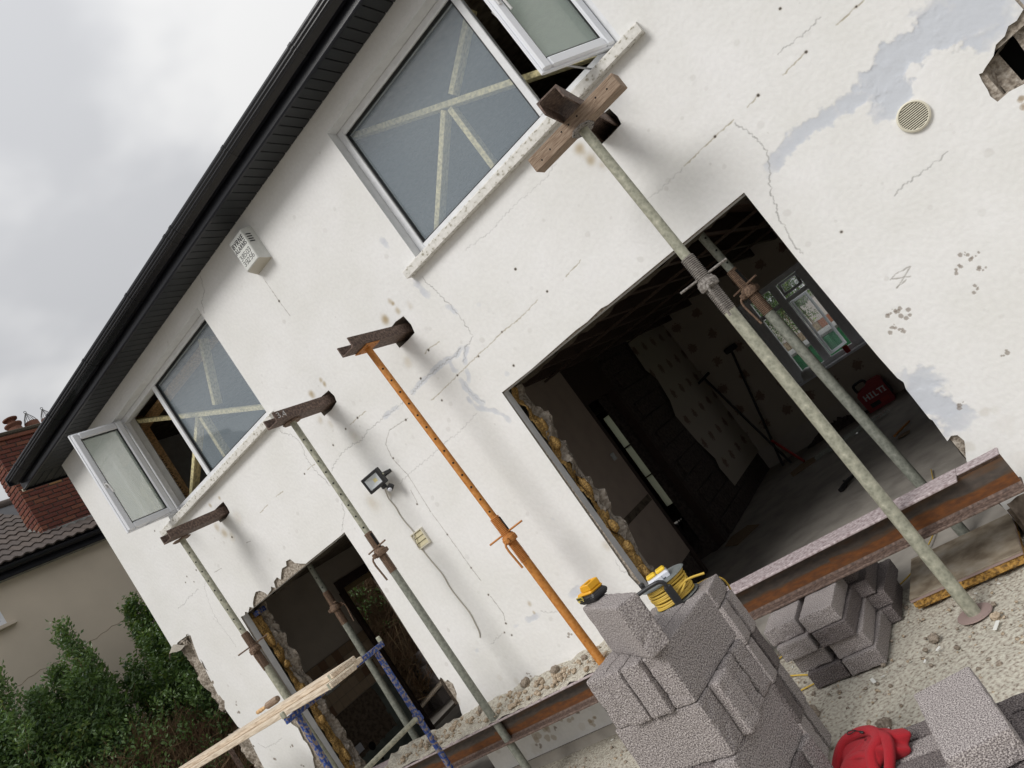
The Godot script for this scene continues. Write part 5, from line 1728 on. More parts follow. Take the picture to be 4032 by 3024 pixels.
# ---------------------------------------------------------------- steel channels through the wall and the props under them
func make_channels_and_props() -> void:
	# U channels lying on their webs, flanges up
	var cx := [[-6.78, 3.527, "rusty steel channel jutting out under the open sash of the small window"], [-4.685, 3.565, "rusty steel channel chalked 3.4, jutting out at the end of the small window sill"], [-3.56, 3.535, "grey brown steel channel jutting from blank wall, carried by the orange prop"]]
	var i := 0
	for q in cx:
		var t := thing("steel_channel", q[2], "steel channel", Vector3(q[0], q[1], 0), 0.0, "steel channels through the wall")
		var yaw: float = [0.0, 0.0, -0.02][i]
		t.rotation.y = yaw
		var b := Mb.new()
		b.prism(pts2([-0.076, 0.085, -0.076, 0.0, 0.076, 0.0, 0.076, 0.085, 0.066, 0.085, 0.062, 0.016, 0.052, 0.008, -0.052, 0.008, -0.062, 0.016, -0.066, 0.085]), -0.8, 0.675)
		build(b, "channel", M.rusty_steel, t)
		if i == 1:
			var tx := TextMesh.new()
			tx.text = "3.4"
			tx.font = font(false)
			tx.font_size = 24
			tx.pixel_size = 0.0030
			tx.depth = 0.001
			inst(tx, "chalk_mark", M.white_print, t, Transform3D(Basis(Vector3(0, 0, -1), Vector3.UP, Vector3.RIGHT), Vector3(0.0765, 0.046, 0.60)))
		i += 1
	var t := thing("steel_channel", "deep rusty steel channel open underneath, below the large window and above the timber", "steel channel", Vector3(-1.195, 3.545, 0), 0.0, "steel channels through the wall")
	t.rotation.y = 0.10
	var b := Mb.new()
	b.prism(pts2([-0.076, 0.0, -0.066, 0.0, -0.062, 0.068, -0.052, 0.076, 0.052, 0.076, 0.062, 0.068, 0.066, 0.0, 0.076, 0.0, 0.076, 0.085, -0.076, 0.085]), -0.8, 0.99)
	build(b, "channel", M.rusty_steel, t)
	# timber packer across the prop head under that channel
	var p := thing("timber_packer", "short weathered timber across the prop head under the deep channel", "timber", Vector3(-1.155, 3.495, 0.66))
	var pb := Mb.new()
	pb.box(Vector3(-0.355, -0.05, -0.055), Vector3(0.355, 0.048, 0.055), Transform3D(), 0.004)
	build(pb, "timber", M.old_wood, p)
	for k in [-0.28, -0.2, -0.08, -0.02, 0.05, 0.2, 0.28]:
		var nb := Mb.new()
		nb.lathe([Vector2(0, 0.0575), Vector2(0.005, 0.057), Vector2(0.006, 0.0548)], 8, Transform3D(Basis.from_euler(Vector3(PI / 2, 0, 0)), Vector3(k, rng.randf_range(-0.03, 0.03), 0)))
		build(nb, "nail_hole", M.hole_dark, p)
	# props: x, z at foot and head, heights, collar, radii, finish
	prop("tall grey prop standing in front of the large opening, its foot among rubble", Vector3(-1.055, 0.0, 0.70), Vector3(-1.135, 3.445, 0.67), 2.26, 0.0375, 0.0315, M.galvanised, M.galvanised, M.grey_collar, 0.4, true, false)
	prop("orange painted prop leaning by the block pile", Vector3(-3.42, 0.0, 0.45), Vector3(-3.575, 3.533, 0.45), 1.69, 0.0345, 0.0275, M.orange_paint, M.orange_paint, M.orange_old, 0.3, false)
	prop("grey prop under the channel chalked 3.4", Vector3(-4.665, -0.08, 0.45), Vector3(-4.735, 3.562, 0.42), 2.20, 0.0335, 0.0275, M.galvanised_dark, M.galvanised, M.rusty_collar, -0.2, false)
	prop("grey prop beside the narrow opening, passing behind the scaffold boards", Vector3(-6.80, -0.1, 0.42), Vector3(-6.91, 3.524, 0.45), 2.19, 0.036, 0.030, M.galvanised, M.galvanised, M.rusty_collar, 0.9, false)
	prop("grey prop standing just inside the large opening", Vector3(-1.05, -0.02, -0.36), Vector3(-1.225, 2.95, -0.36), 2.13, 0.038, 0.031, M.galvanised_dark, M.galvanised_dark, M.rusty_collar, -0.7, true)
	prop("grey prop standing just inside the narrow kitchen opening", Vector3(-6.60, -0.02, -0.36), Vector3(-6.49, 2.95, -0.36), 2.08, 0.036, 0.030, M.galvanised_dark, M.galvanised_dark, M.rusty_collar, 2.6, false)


func prop(label: String, foot: Vector3, head: Vector3, collar: float, ro: float, ri: float, mo: Material, mi: Material, mc: Material, turn: float, round_foot: bool, holes := true) -> void:
	var t := thing("steel_prop", label, "prop", foot, 0.0, "adjustable steel props")
	var d := (head - foot)
	var up := d.normalized()
	var s := up.cross(Vector3(0, 0, 1)).normalized().rotated(up, turn)
	var x := Transform3D(Basis(s, up, s.cross(up)), Vector3.ZERO)
	var l := d.length()
	var c := collar - foot.y
	var top := c + 0.19
	var ob := Mb.new()
	ob.lathe([Vector2(0, 0.008), Vector2(ro, 0.008), Vector2(ro, c - 0.20)], 28, x)
	build(ob, "outer_tube", mo, t)
	var th := Mb.new()
	var pr := [Vector2(ro, c - 0.20)]
	var y := c - 0.20
	while y < top - 0.006:
		pr.append(Vector2(ro + 0.0045, y + 0.003))
		pr.append(Vector2(ro + 0.0045, y + 0.006))
		pr.append(Vector2(ro - 0.0005, y + 0.009))
		y += 0.0115
		pr.append(Vector2(ro - 0.0005, y))
	pr.append(Vector2(ro, top))
	pr.append(Vector2(ri, top))
	th.lathe(pr, 26, x)
	build(th, "thread", mc, t)
	# slot through the threaded length
	var sl := Mb.new()
	sl.box(Vector3(ro - 0.004, c + 0.02, -0.011), Vector3(ro + 0.0048, top - 0.02, 0.011), x)
	build(sl, "slot", M.hole_dark, t)
	var it := Mb.new()
	it.lathe([Vector2(ri, c - 0.1), Vector2(ri, l - 0.006), Vector2(0, l - 0.006)], 28, x)
	build(it, "inner_tube", mi, t)
	y = top + 0.055
	while holes and y < l - 0.12:
		for sgn in [0.0, PI]:
			var h := Mb.new()
			h.lathe([Vector2(0, ri + 0.0012), Vector2(0.008, ri + 0.0010), Vector2(0.0085, ri - 0.003)], 12, x * Transform3D(Basis.from_euler(Vector3(0, sgn + 2.2 - turn, 0)) * Basis.from_euler(Vector3(0, 0, -PI / 2)), Vector3(0, y, 0)))
			build(h, "pin_hole", M.hole_dark, t)
		y += 0.115
	# collar nut with its lugs and swinging handle, and the pin through the slot
	var cn := Mb.new()
	cn.lathe([Vector2(ro, c - 0.035), Vector2(ro + 0.020, c - 0.033), Vector2(ro + 0.024, c - 0.02), Vector2(ro + 0.024, c + 0.008), Vector2(ro + 0.018, c + 0.014), Vector2(ro + 0.014, c + 0.03), Vector2(ro, c + 0.032)], 22, x)
	cn.box(Vector3(-0.016, c - 0.03, ro + 0.015), Vector3(0.016, c + 0.012, ro + 0.052), x, 0.006)
	cn.box(Vector3(-0.014, c - 0.028, -ro - 0.045), Vector3(0.014, c + 0.010, -ro - 0.015), x, 0.006)
	build(cn, "collar_nut", mc, t)
	var hd := Mb.new()
	var z := ro + 0.040
	hd.tube([x * Vector3(0.02, c - 0.012, z), x * Vector3(0.0, c - 0.012, z), x * Vector3(-0.02, c - 0.016, z + 0.01), x * Vector3(-0.028, c - 0.035, z + 0.018), x * Vector3(-0.03, c - 0.075, z + 0.02), x * Vector3(-0.025, c - 0.23, z + 0.008)], 0.0085, 8)
	build(hd, "handle", mc, t)
	var pn := Mb.new()
	pn.tube([x * Vector3(-0.155, c + 0.045, 0.008), x * Vector3(0.165, c + 0.045, 0.008)], 0.0075, 8)
	build(pn, "pin", mc, t)
	# plates
	var bp := Mb.new()
	if round_foot:
		bp.lathe([Vector2(0, 0.0), Vector2(0.092, 0.0), Vector2(0.095, 0.003), Vector2(0.092, 0.009), Vector2(0, 0.009)], 28)
	else:
		bp.box(Vector3(-0.08, 0, -0.08), Vector3(0.08, 0.009, 0.08), Transform3D(), 0.002)
	build(bp, "base_plate", M.board_edge if round_foot else mc, t)
	var hp := Mb.new()
	var o := d
	if label.begins_with("orange"):
		hp.box(Vector3(-0.08, -0.009, -0.08) + o, Vector3(0.08, 0.0, 0.08) + o, Transform3D(), 0.002)
	else:
		var oct := PackedVector2Array()
		for k in 8:
			var a := TAU * (k + 0.5) / 8
			oct.append(Vector2(cos(a) * 0.10, sin(a) * 0.075))
		hp.prism(oct, 0.0, 0.009, Transform3D(Basis(Vector3(0, 0, 1), Vector3(1, 0, 0), Vector3(0, 1, 0)), o + Vector3(0, -0.009, 0)))
	build(hp, "head_plate", mc, t)
	for q in [Vector2(0.05, 0.05), Vector2(-0.05, 0.05), Vector2(0.05, -0.05), Vector2(-0.05, -0.05)]:
		var nh := Mb.new()
		nh.lathe([Vector2(0, -0.0098), Vector2(0.007, -0.0098), Vector2(0.007, -0.008)], 8, Transform3D(Basis(), o + Vector3(q.x, 0, q.y)))
		build(nh, "plate_hole", M.hole_dark, t)


# ---------------------------------------------------------------- steel beams on the ground
func web_material() -> StandardMaterial3D:
	var w := 512
	var h := 64
	var a := FastNoiseLite.new()
	a.seed = 4
	a.frequency = 0.02
	a.fractal_octaves = 5
	var im := Image.create(w, h, false, Image.FORMAT_RGB8)
	for y in h:
		for x in w:
			var u := y / float(h - 1)
			var n := a.get_noise_2d(x * 0.5, y * 2.2)
			var n2 := a.get_noise_2d(x * 2.0 + 400.0, y * 5.0)
			var mill := Color(0.275, 0.25, 0.23).lerp(Color(0.34, 0.30, 0.27), 0.5 + n2)
			# rust has run along the foot and crown of the web
			var k := smoothstep(0.50, 0.66, u + n * 0.16) * (1.0 - smoothstep(0.86, 1.0, u + n * 0.1) * 0.4)
			k = maxf(k, smoothstep(0.30, 0.02, u + n * 0.25) * 0.55)
			var c := mill.lerp(Color(0.46, 0.275, 0.12).lerp(Color(0.36, 0.22, 0.12), 0.5 + n2), clampf(k, 0, 1))
			im.set_pixel(x, y, c)
	var m := StandardMaterial3D.new()
	m.resource_name = "rusty_web"
	m.albedo_texture = ImageTexture.create_from_image(im)
	m.roughness = 0.7
	m.metallic = 0.1
	return m


func h_beam(label: String, x0: float, x1: float, y0: float, y1: float, zc: float, hw: float, notch: float, wm: Material) -> void:
	var t := thing("steel_beam", label, "steel beam", Vector3((x0 + x1) / 2, y0, zc))
	var o := t.position
	var tf := 0.016
	var bf := Mb.new()
	bf.box(Vector3(x0, y0, zc - hw) - o, Vector3(x1, y0 + tf, zc + hw) - o, Transform3D(), 0.004)
	build(bf, "bottom_flange", M.rusty_steel, t)
	var tp := Mb.new()
	tp.box(Vector3(x0, y1 - tf, zc - hw) - o, Vector3(x1 - notch, y1, zc + hw) - o, Transform3D(), 0.004)
	if notch > 0.0:
		tp.box(Vector3(x1 - notch + 0.001, y1 - tf + 0.001, zc - hw) - o, Vector3(x1, y1 - 0.002, zc + 0.01) - o, Transform3D(), 0.004)
	build(tp, "top_flange", M.beam_flange, t)
	var wb := Mb.new()
	wb.with_uv = true
	for s in [1.0, -1.0]:
		var z: float = zc + s * 0.006
		var q := [Vector3(x0, y0 + tf, z) - o, Vector3(x1, y0 + tf, z) - o, Vector3(x1, y1 - tf, z) - o, Vector3(x0, y1 - tf, z) - o]
		var u := [Vector2(x0 / 1.6, 1), Vector2(x1 / 1.6, 1), Vector2(x1 / 1.6, 0), Vector2(x0 / 1.6, 0)]
		var n := Vector3(0, 0, s)
		wb.tri_s(q[0], q[1], q[2], n, n, n, u[0], u[1], u[2])
		wb.tri_s(q[0], q[2], q[3], n, n, n, u[0], u[2], u[3])
	for x in [x0, x1]:
		wb.quad(Vector3(x, y0 + tf, zc - 0.006) - o, Vector3(x, y0 + tf, zc + 0.006) - o, Vector3(x, y1 - tf, zc + 0.006) - o, Vector3(x, y1 - tf, zc - 0.006) - o, Vector3(signf(x - o.x), 0, 0))
	build(wb, "web", wm, t)
	var fi := Mb.new()
	for s in [1.0, -1.0]:
		for q in [[y0 + tf, 1.0], [y1 - tf, -1.0]]:
			fi.quad(Vector3(x0 + 0.001, q[0], zc + s * 0.018) - o, Vector3(x1 - 0.001, q[0], zc + s * 0.018) - o, Vector3(x1 - 0.001, q[0] + q[1] * 0.012, zc + s * 0.006) - o, Vector3(x0 + 0.001, q[0] + q[1] * 0.012, zc + s * 0.006) - o, Vector3(0, q[1], s))
	build(fi, "root_fillet", M.rusty_steel, t)


func make_steel_beams() -> void:
	var wm := web_material()
	h_beam("short rusty steel beam with a notched flange, lying across the grey blocks before the large opening", -3.0, -0.50, 0.412, 0.622, 0.458, 0.102, 0.235, wm)
	h_beam("long rusty steel beam heaped with mortar crumbs, lying before the narrow opening", -7.2, -3.04, 0.345, 0.55, 0.40, 0.102, 0.0, wm)
	h_beam("second long rusty beam half hidden under crumbs tight against the wall", -7.0, -3.06, 0.345, 0.55, 0.14, 0.102, 0.0, wm)


# ---------------------------------------------------------------- concrete blocks
var block_meshes := []


func block_mesh(sd: int) -> ArrayMesh:
	var no := FastNoiseLite.new()
	no.seed = sd
	no.frequency = 14.0
	no.fractal_octaves = 4
	var low := FastNoiseLite.new()
	low.seed = sd + 50
	low.frequency = 3.5
	var H := Vector3(0.22, 0.05, 0.1075)
	var bev := 0.008
	var b := Mb.new()
	var seg := Vector3i(52, 14, 26)
	for ax in 3:
		var b1 := (ax + 1) % 3
		var b2 := (ax + 2) % 3
		for s in [-1.0, 1.0]:
			var g := []
			for i in seg[b1] + 1:
				var row := []
				for j in seg[b2] + 1:
					var p := Vector3.ZERO
					p[ax] = s * H[ax]
					p[b1] = lerpf(-H[b1], H[b1], float(i) / seg[b1])
					p[b2] = lerpf(-H[b2], H[b2], float(j) / seg[b2])
					# round the arrises, then roughen: the cast faces less than the ends
					var inner := p.clamp(-(H - Vector3.ONE * bev), H - Vector3.ONE * bev)
					var d := p - inner
					if d.length() > bev:
						p = inner + d.normalized() * bev
					var k := no.get_noise_3dv(p)
					var chip := low.get_noise_3dv(p)
					var corner := 0.0
					for q in 3:
						corner += smoothstep(H[q] - 0.02, H[q], absf(p[q]))
					var amp := 0.0022 + 0.0030 * (1.0 if ax == 0 else 0.25)
					p -= p.normalized() * (absf(k) * amp + maxf(0.0, chip - 0.25) * 0.02 * maxf(0.0, corner - 1.0))
					p += Vector3(k, no.get_noise_3dv(p + Vector3(9, 0, 0)), no.get_noise_3dv(p + Vector3(0, 9, 0))) * amp
					row.append(p)
				g.append(row)
			var o := Vector3.ZERO
			o[ax] = s
			b.grid(g, o)
	return b.mesh()


# one block: centre, direction of its long side (angle about y), and how it lies
func block(label: String, c: Vector3, yaw: float, lie: int, group: String, mi := -1, tilt := Vector3.ZERO) -> Node3D:
	if block_meshes.is_empty():
		for i in 6:
			block_meshes.append(block_mesh(100 + i * 7))
	var n := rng.randi() % 6
	var b := Basis.from_euler(Vector3(0, yaw, 0))
	if lie == 1:
		b = b * Basis.from_euler(Vector3(PI / 2, 0, 0))
	b = Basis.from_euler(tilt) * b
	if rng.randf() < 0.5:
		b = b * Basis.from_euler(Vector3(0, PI, 0))
	var mats := [M.concrete_block, M.concrete_block_b, M.concrete_block_c]
	var o := inst(block_meshes[n], "concrete_block", mats[mi if mi >= 0 else rng.randi() % 3], self, Transform3D(b, c))
	tag(o, label, "concrete block", group)
	return o


func make_blocks() -> void:
	var course := ["bottom", "second", "third", "fourth", "fifth"]
	var g := "grey concrete blocks in the tall pile"
	# tall pile: courses of four on edge, turned by a right angle from course to course
	var base := 0.088
	var ang := atan2(-0.991, -0.136)  # yaw that lays the long side along (-0.136, 0.991)
	var d1 := Vector3(-0.136, 0, 0.991)
	var d2 := Vector3(0.991, 0, 0.136)
	var mid := Vector3(-1.70, 0, 2.435)
	var ends := ["nearest the large opening", "second from the large opening", "third from the large opening", "farthest from the large opening"]
	var fronts := ["at the camera side", "second from the camera side", "third from the camera side", "at the house side"]
	for k in 5:
		var y := base + (k + 0.5) * 0.2155
		for j in 4:
			var along := k % 2 == 0
			var off := (1.5 - j) * 0.1045
			var c := mid + Vector3(0, y, 0)
			var jit := rng.randf_range(-0.012, 0.012)
			if along:
				c += d2 * off + d1 * jit
			else:
				if k == 3 and j == 1:
					jit = 0.03
				if k == 3 and j == 0:
					jit = -0.008
				c += d1 * off + d2 * jit
			var yaw := ang if along else ang + PI / 2
			block("grey block on edge, %s course of the tall pile, %s" % [course[k], ends[j] if along else fronts[j]], c, yaw + rng.randf_range(-0.012, 0.012), 1, g, (0 if along and j == 0 else -1))
	block("single grey concrete block on top of the tall pile, with the yellow battery", Vector3(-1.672, 1.274, 2.542), atan2(0.656, -0.755) + PI, 1, g, 0)
	# lower stack behind it that carries the cable reel
	for k in 4:
		for j in 2:
			block("grey block on edge under the cable reel, %s course, %s" % [course[k], "front one" if j == 0 else "back one"], Vector3(-2.02 + 0.01 * k, 0.03 + (k + 0.5) * 0.2155, 1.58 - j * 0.11), 0.06, 1, "grey concrete blocks under the cable reel")
	block("grey concrete block laid flat directly beneath the cable reel", Vector3(-2.0, 0.945, 1.53), 0.05, 0, "grey concrete blocks under the cable reel")
	# stack under the short beam: flat courses in two columns, and a second row behind
	g = "grey concrete blocks stacked under the short steel beam"
	var cols := [[-1.935, 0.57, "column nearest the tall pile"], [-1.70, 0.58, "column nearest the tall grey prop"]]
	for q in 2:
		for k in 4:
			var x: float = cols[q][0] + [0.045, 0.02, -0.005, -0.045][k] + (0.02 if q == 1 and k == 3 else 0.0)
			var z: float = cols[q][1] + [0.045, 0.02, 0.05, 0.04][k] - (0.03 if q == 0 and k == 3 else 0.0)
			block("flat grey block under the short beam, %s of the %s" % [["bottom", "second", "third", "top"][k], cols[q][2]], Vector3(x, 0.002 + (k + 0.5) * 0.1015, z), PI / 2 + rng.randf_range(-0.05, 0.05), 0, g, 2 if k == 3 else -1)
	for k in 4:
		block("flat grey block under the short beam, %s of the back row" % ["bottom", "second", "third", "top"][k], Vector3(-1.72 + [0.13, 0.16, 0.10, 0.06][k], 0.002 + (k + 0.5) * 0.1015, 0.20 - [0.0, 0.02, 0.0, 0.03][k]), PI / 2 + rng.randf_range(-0.06, 0.06), 0, g, 1)
	for k in 4:
		block("flat grey block, %s of the support between the two beams" % ["bottom", "second", "third", "top"][k], Vector3(-2.86 + 0.01 * k, 0.002 + (k + 0.5) * 0.1015, 0.42), PI / 2, 0, "grey concrete blocks between the beams")
	for q in [[-3.20, "behind the orange prop"], [-6.95, "at the far end"]]:
		for k in 3:
			block("grey concrete block laid flat, %s under the long beam %s" % [["bottom", "middle", "top"][k], q[1]], Vector3(q[0], -0.02 + (k + 0.5) * 0.112, 0.28), PI / 2, 0, "grey concrete blocks under the long beam")
	# low stack nearest the camera
	g = "grey concrete blocks in the low stack near the red hat"
	var r := atan2(-0.967, 0.255)
	block("pale topmost block lying alone on the low stack beside the red hat", Vector3(-0.862, 0.463, 2.44), r, 0, g, 2)
	block("grey block lying flat beneath the pale topmost block of the low stack", Vector3(-0.80, 0.355, 2.52), r + 0.12, 0, g, 1)
	for j in 5:
		var c := Vector3(-1.14 + 0.02 * (j % 2), 0.19, 2.085 + j * 0.106)
		block("grey block on edge in the low stack, %s" % ["house side end", "second from the house side", "middle one", "second from the camera side", "camera side end"][j], c, 0.06 + 0.01 * j, 1, g, [1, 0, 1, 0, 1][j])
	for j in 5:
		block("grey block on edge beyond the low stack, %s" % ["house side end", "second from the house side", "middle one", "second from the camera side", "camera side end"][j], Vector3(-0.68, 0.19, 2.12 + j * 0.106), 0.05, 1, "grey concrete blocks at the far end of the low stack", 1)
	# stack outside the kitchen doorway
	g = "grey concrete blocks stacked outside the kitchen doorway"
	var kx := -9.42
	var kz := -3.45
	for k in 4:
		for j in 3:
			var flat := k % 2 == 0
			var c := Vector3(kx + (j - 1) * (0.11 if flat else 0.0), -0.03 + 0.108 + k * 0.2155, kz - 0.1 + (0.0 if flat else (j - 1) * 0.11) - k * 0.03)
			block("grey concrete block outside the kitchen doorway, %s course, %s" % [course[k], ["inner one", "middle one", "outer one"][j]], c, PI / 2 if flat else 0.0, 1, g)
	for k in 3:
		block("dark grey concrete block by the boundary wall outside the kitchen doorway, %s one" % course[k], Vector3(-9.5, 0.08 + k * 0.2155, -3.0), PI / 2, 1, g, 1)
	var pl := Mb.new()
	pl.beam(Vector3(-9.42, 0.16, -2.78), Vector3(-9.05, 0.30, -3.55), 0.22, 0.03, Vector3.UP, 0.003)
	tag(build(pl, "loose_board", M.plank), "pale loose board propped on the blocks outside the kitchen doorway", "board")


# ---------------------------------------------------------------- trestle and boards
func make_trestle() -> void:
	var x := -5.11
	var t := thing("trestle", "scratched blue steel trestle standing end-on to the wall, carrying scaffold boards", "trestle", Vector3(x, -0.08, 1.16))
	var o := t.position
	var y1 := 1.585
	var tb := Mb.new()
	tb.box(Vector3(x - 0.02, y1 - 0.045, 0.60) - o, Vector3(x + 0.02, y1, 1.70) - o, Transform3D(), 0.004)
	build(tb, "top_bar", M.blue_paint, t)
	for z in [0.605, 1.695]:
		bx(t, "end_hook", M.galvanised, Vector3(x - 0.02, y1, z - 0.012) - o, Vector3(x + 0.02, y1 + 0.05, z + 0.012) - o, 0.006)
	bx(t, "yellow_label", M.lid_yellow, Vector3(x + 0.0205, y1 - 0.042, 1.12) - o, Vector3(x + 0.0215, y1 - 0.004, 1.22) - o)
	for z in [0.70, 1.60]:
		var lg := Mb.new()
		lg.beam(Vector3(x, y1 - 0.045, z) - o, Vector3(x - 0.02, -0.075, z + (0.0 if z < 1.0 else 0.03)) - o, 0.038, 0.038, Vector3(0, 0, 1), 0.004)
		build(lg, "leg", M.blue_paint, t)
		bx(t, "leg_foot", M.galvanised, Vector3(x - 0.06, -0.08, z - 0.04) - o, Vector3(x + 0.03, -0.072, z + 0.06) - o)
		var cl := Mb.new()
		cl.box(Vector3(x - 0.034, 0.88, z - 0.028) - o, Vector3(x + 0.022, 0.96, z + 0.028) - o, Transform3D(), 0.006)
		build(cl, "leg_clamp", M.blue_paint, t)
	var rl := Mb.new()
	rl.tube([Vector3(x - 0.005, 0.92, 0.70) - o, Vector3(x - 0.005, 0.92, 1.60) - o], 0.0215, 12)
	build(rl, "lower_rail", M.galvanised, t)
	# the far trestle of the pair, out at the other end of the boards
	var t2 := thing("trestle", "steel trestle under the far end of the scaffold boards by the house corner", "trestle", Vector3(-8.0, -0.08, 0.95))
	bx(t2, "top_bar", M.rusty_steel, Vector3(-0.02, 1.62, -0.5), Vector3(0.02, 1.665, 0.5), 0.004)
	for z in [-0.42, 0.42]:
		var lg := Mb.new()
		lg.beam(Vector3(0, 1.62, z), Vector3(0, 0.0, z), 0.04, 0.04, Vector3(0, 0, 1), 0.004)
		build(lg, "leg", M.rusty_steel, t2)
	# scaffold boards, their ends bound with steel
	var boards := [[Vector3(-4.66, 1.604, 1.34), Vector3(-8.55, 1.604, 0.80), "worn pale scaffold board on the trestle, lower board nearer the wall"], [Vector3(-4.40, 1.606, 1.63), Vector3(-8.25, 1.606, 0.98), "worn pale scaffold board on the trestle, lower board nearer the camera"], [Vector3(-4.52, 1.645, 1.50), Vector3(-8.6, 1.645, 0.86), "worn pale scaffold board lying on top of the other two boards"]]
	for q in boards:
		var a: Vector3 = q[0]
		var b: Vector3 = q[1]
		var c := (a + b) / 2
		var n := thing("scaffold_board", q[2], "scaffold board", c, 0.0, "scaffold boards")
		var m := Mb.new()
		m.beam(a - c, b - c, 0.225, 0.038, Vector3.UP, 0.004)
		build(m, "board", M.plank, n)
		var d := (b - a).normalized()
		for e in [a + d * 0.02, b - d * 0.04]:
			var h := Mb.new()
			h.beam(e - c, e + d * 0.03 - c, 0.229, 0.042, Vector3.UP)
			build(h, "end_band", M.galvanised, n)
	var bd := Mb.new()
	var br := thing("hand_brush", "small round brush with a wooden handle lying on the scaffold boards", "brush", Vector3(-6.28, 1.694, 1.02), 0.12)
	bd.lathe([Vector2(0, -0.15), Vector2(0.016, -0.145), Vector2(0.019, -0.10), Vector2(0.013, -0.02), Vector2(0.02, 0.02)], 14, Transform3D(Basis.from_euler(Vector3(0, 0, -PI / 2)), Vector3.ZERO), true)
	build(bd, "handle", M.pine, br)
	var bh := Mb.new()
	bh.lathe([Vector2(0, 0.0), Vector2(0.026, 0.0), Vector2(0.030, 0.01), Vector2(0.031, 0.13), Vector2(0.026, 0.16), Vector2(0, 0.165)], 18, Transform3D(Basis.from_euler(Vector3(0, 0, -PI / 2)), Vector3.ZERO))
	build(bh, "head", M.old_wood, br)


# ---------------------------------------------------------------- fittings on the wall
func words(parent: Node, s: String, at: Transform3D, h: float, m: Material, bold := true, squeeze := 1.0) -> void:
	var t := TextMesh.new()
	t.text = s
	t.font = font(bold)
	t.font_size = 32
	t.pixel_size = h / 23.0
	t.depth = 0.001
	t.curve_step = 2.0
	var x := at
	x.basis.x *= squeeze
	inst(t, "lettering", m, parent, x)


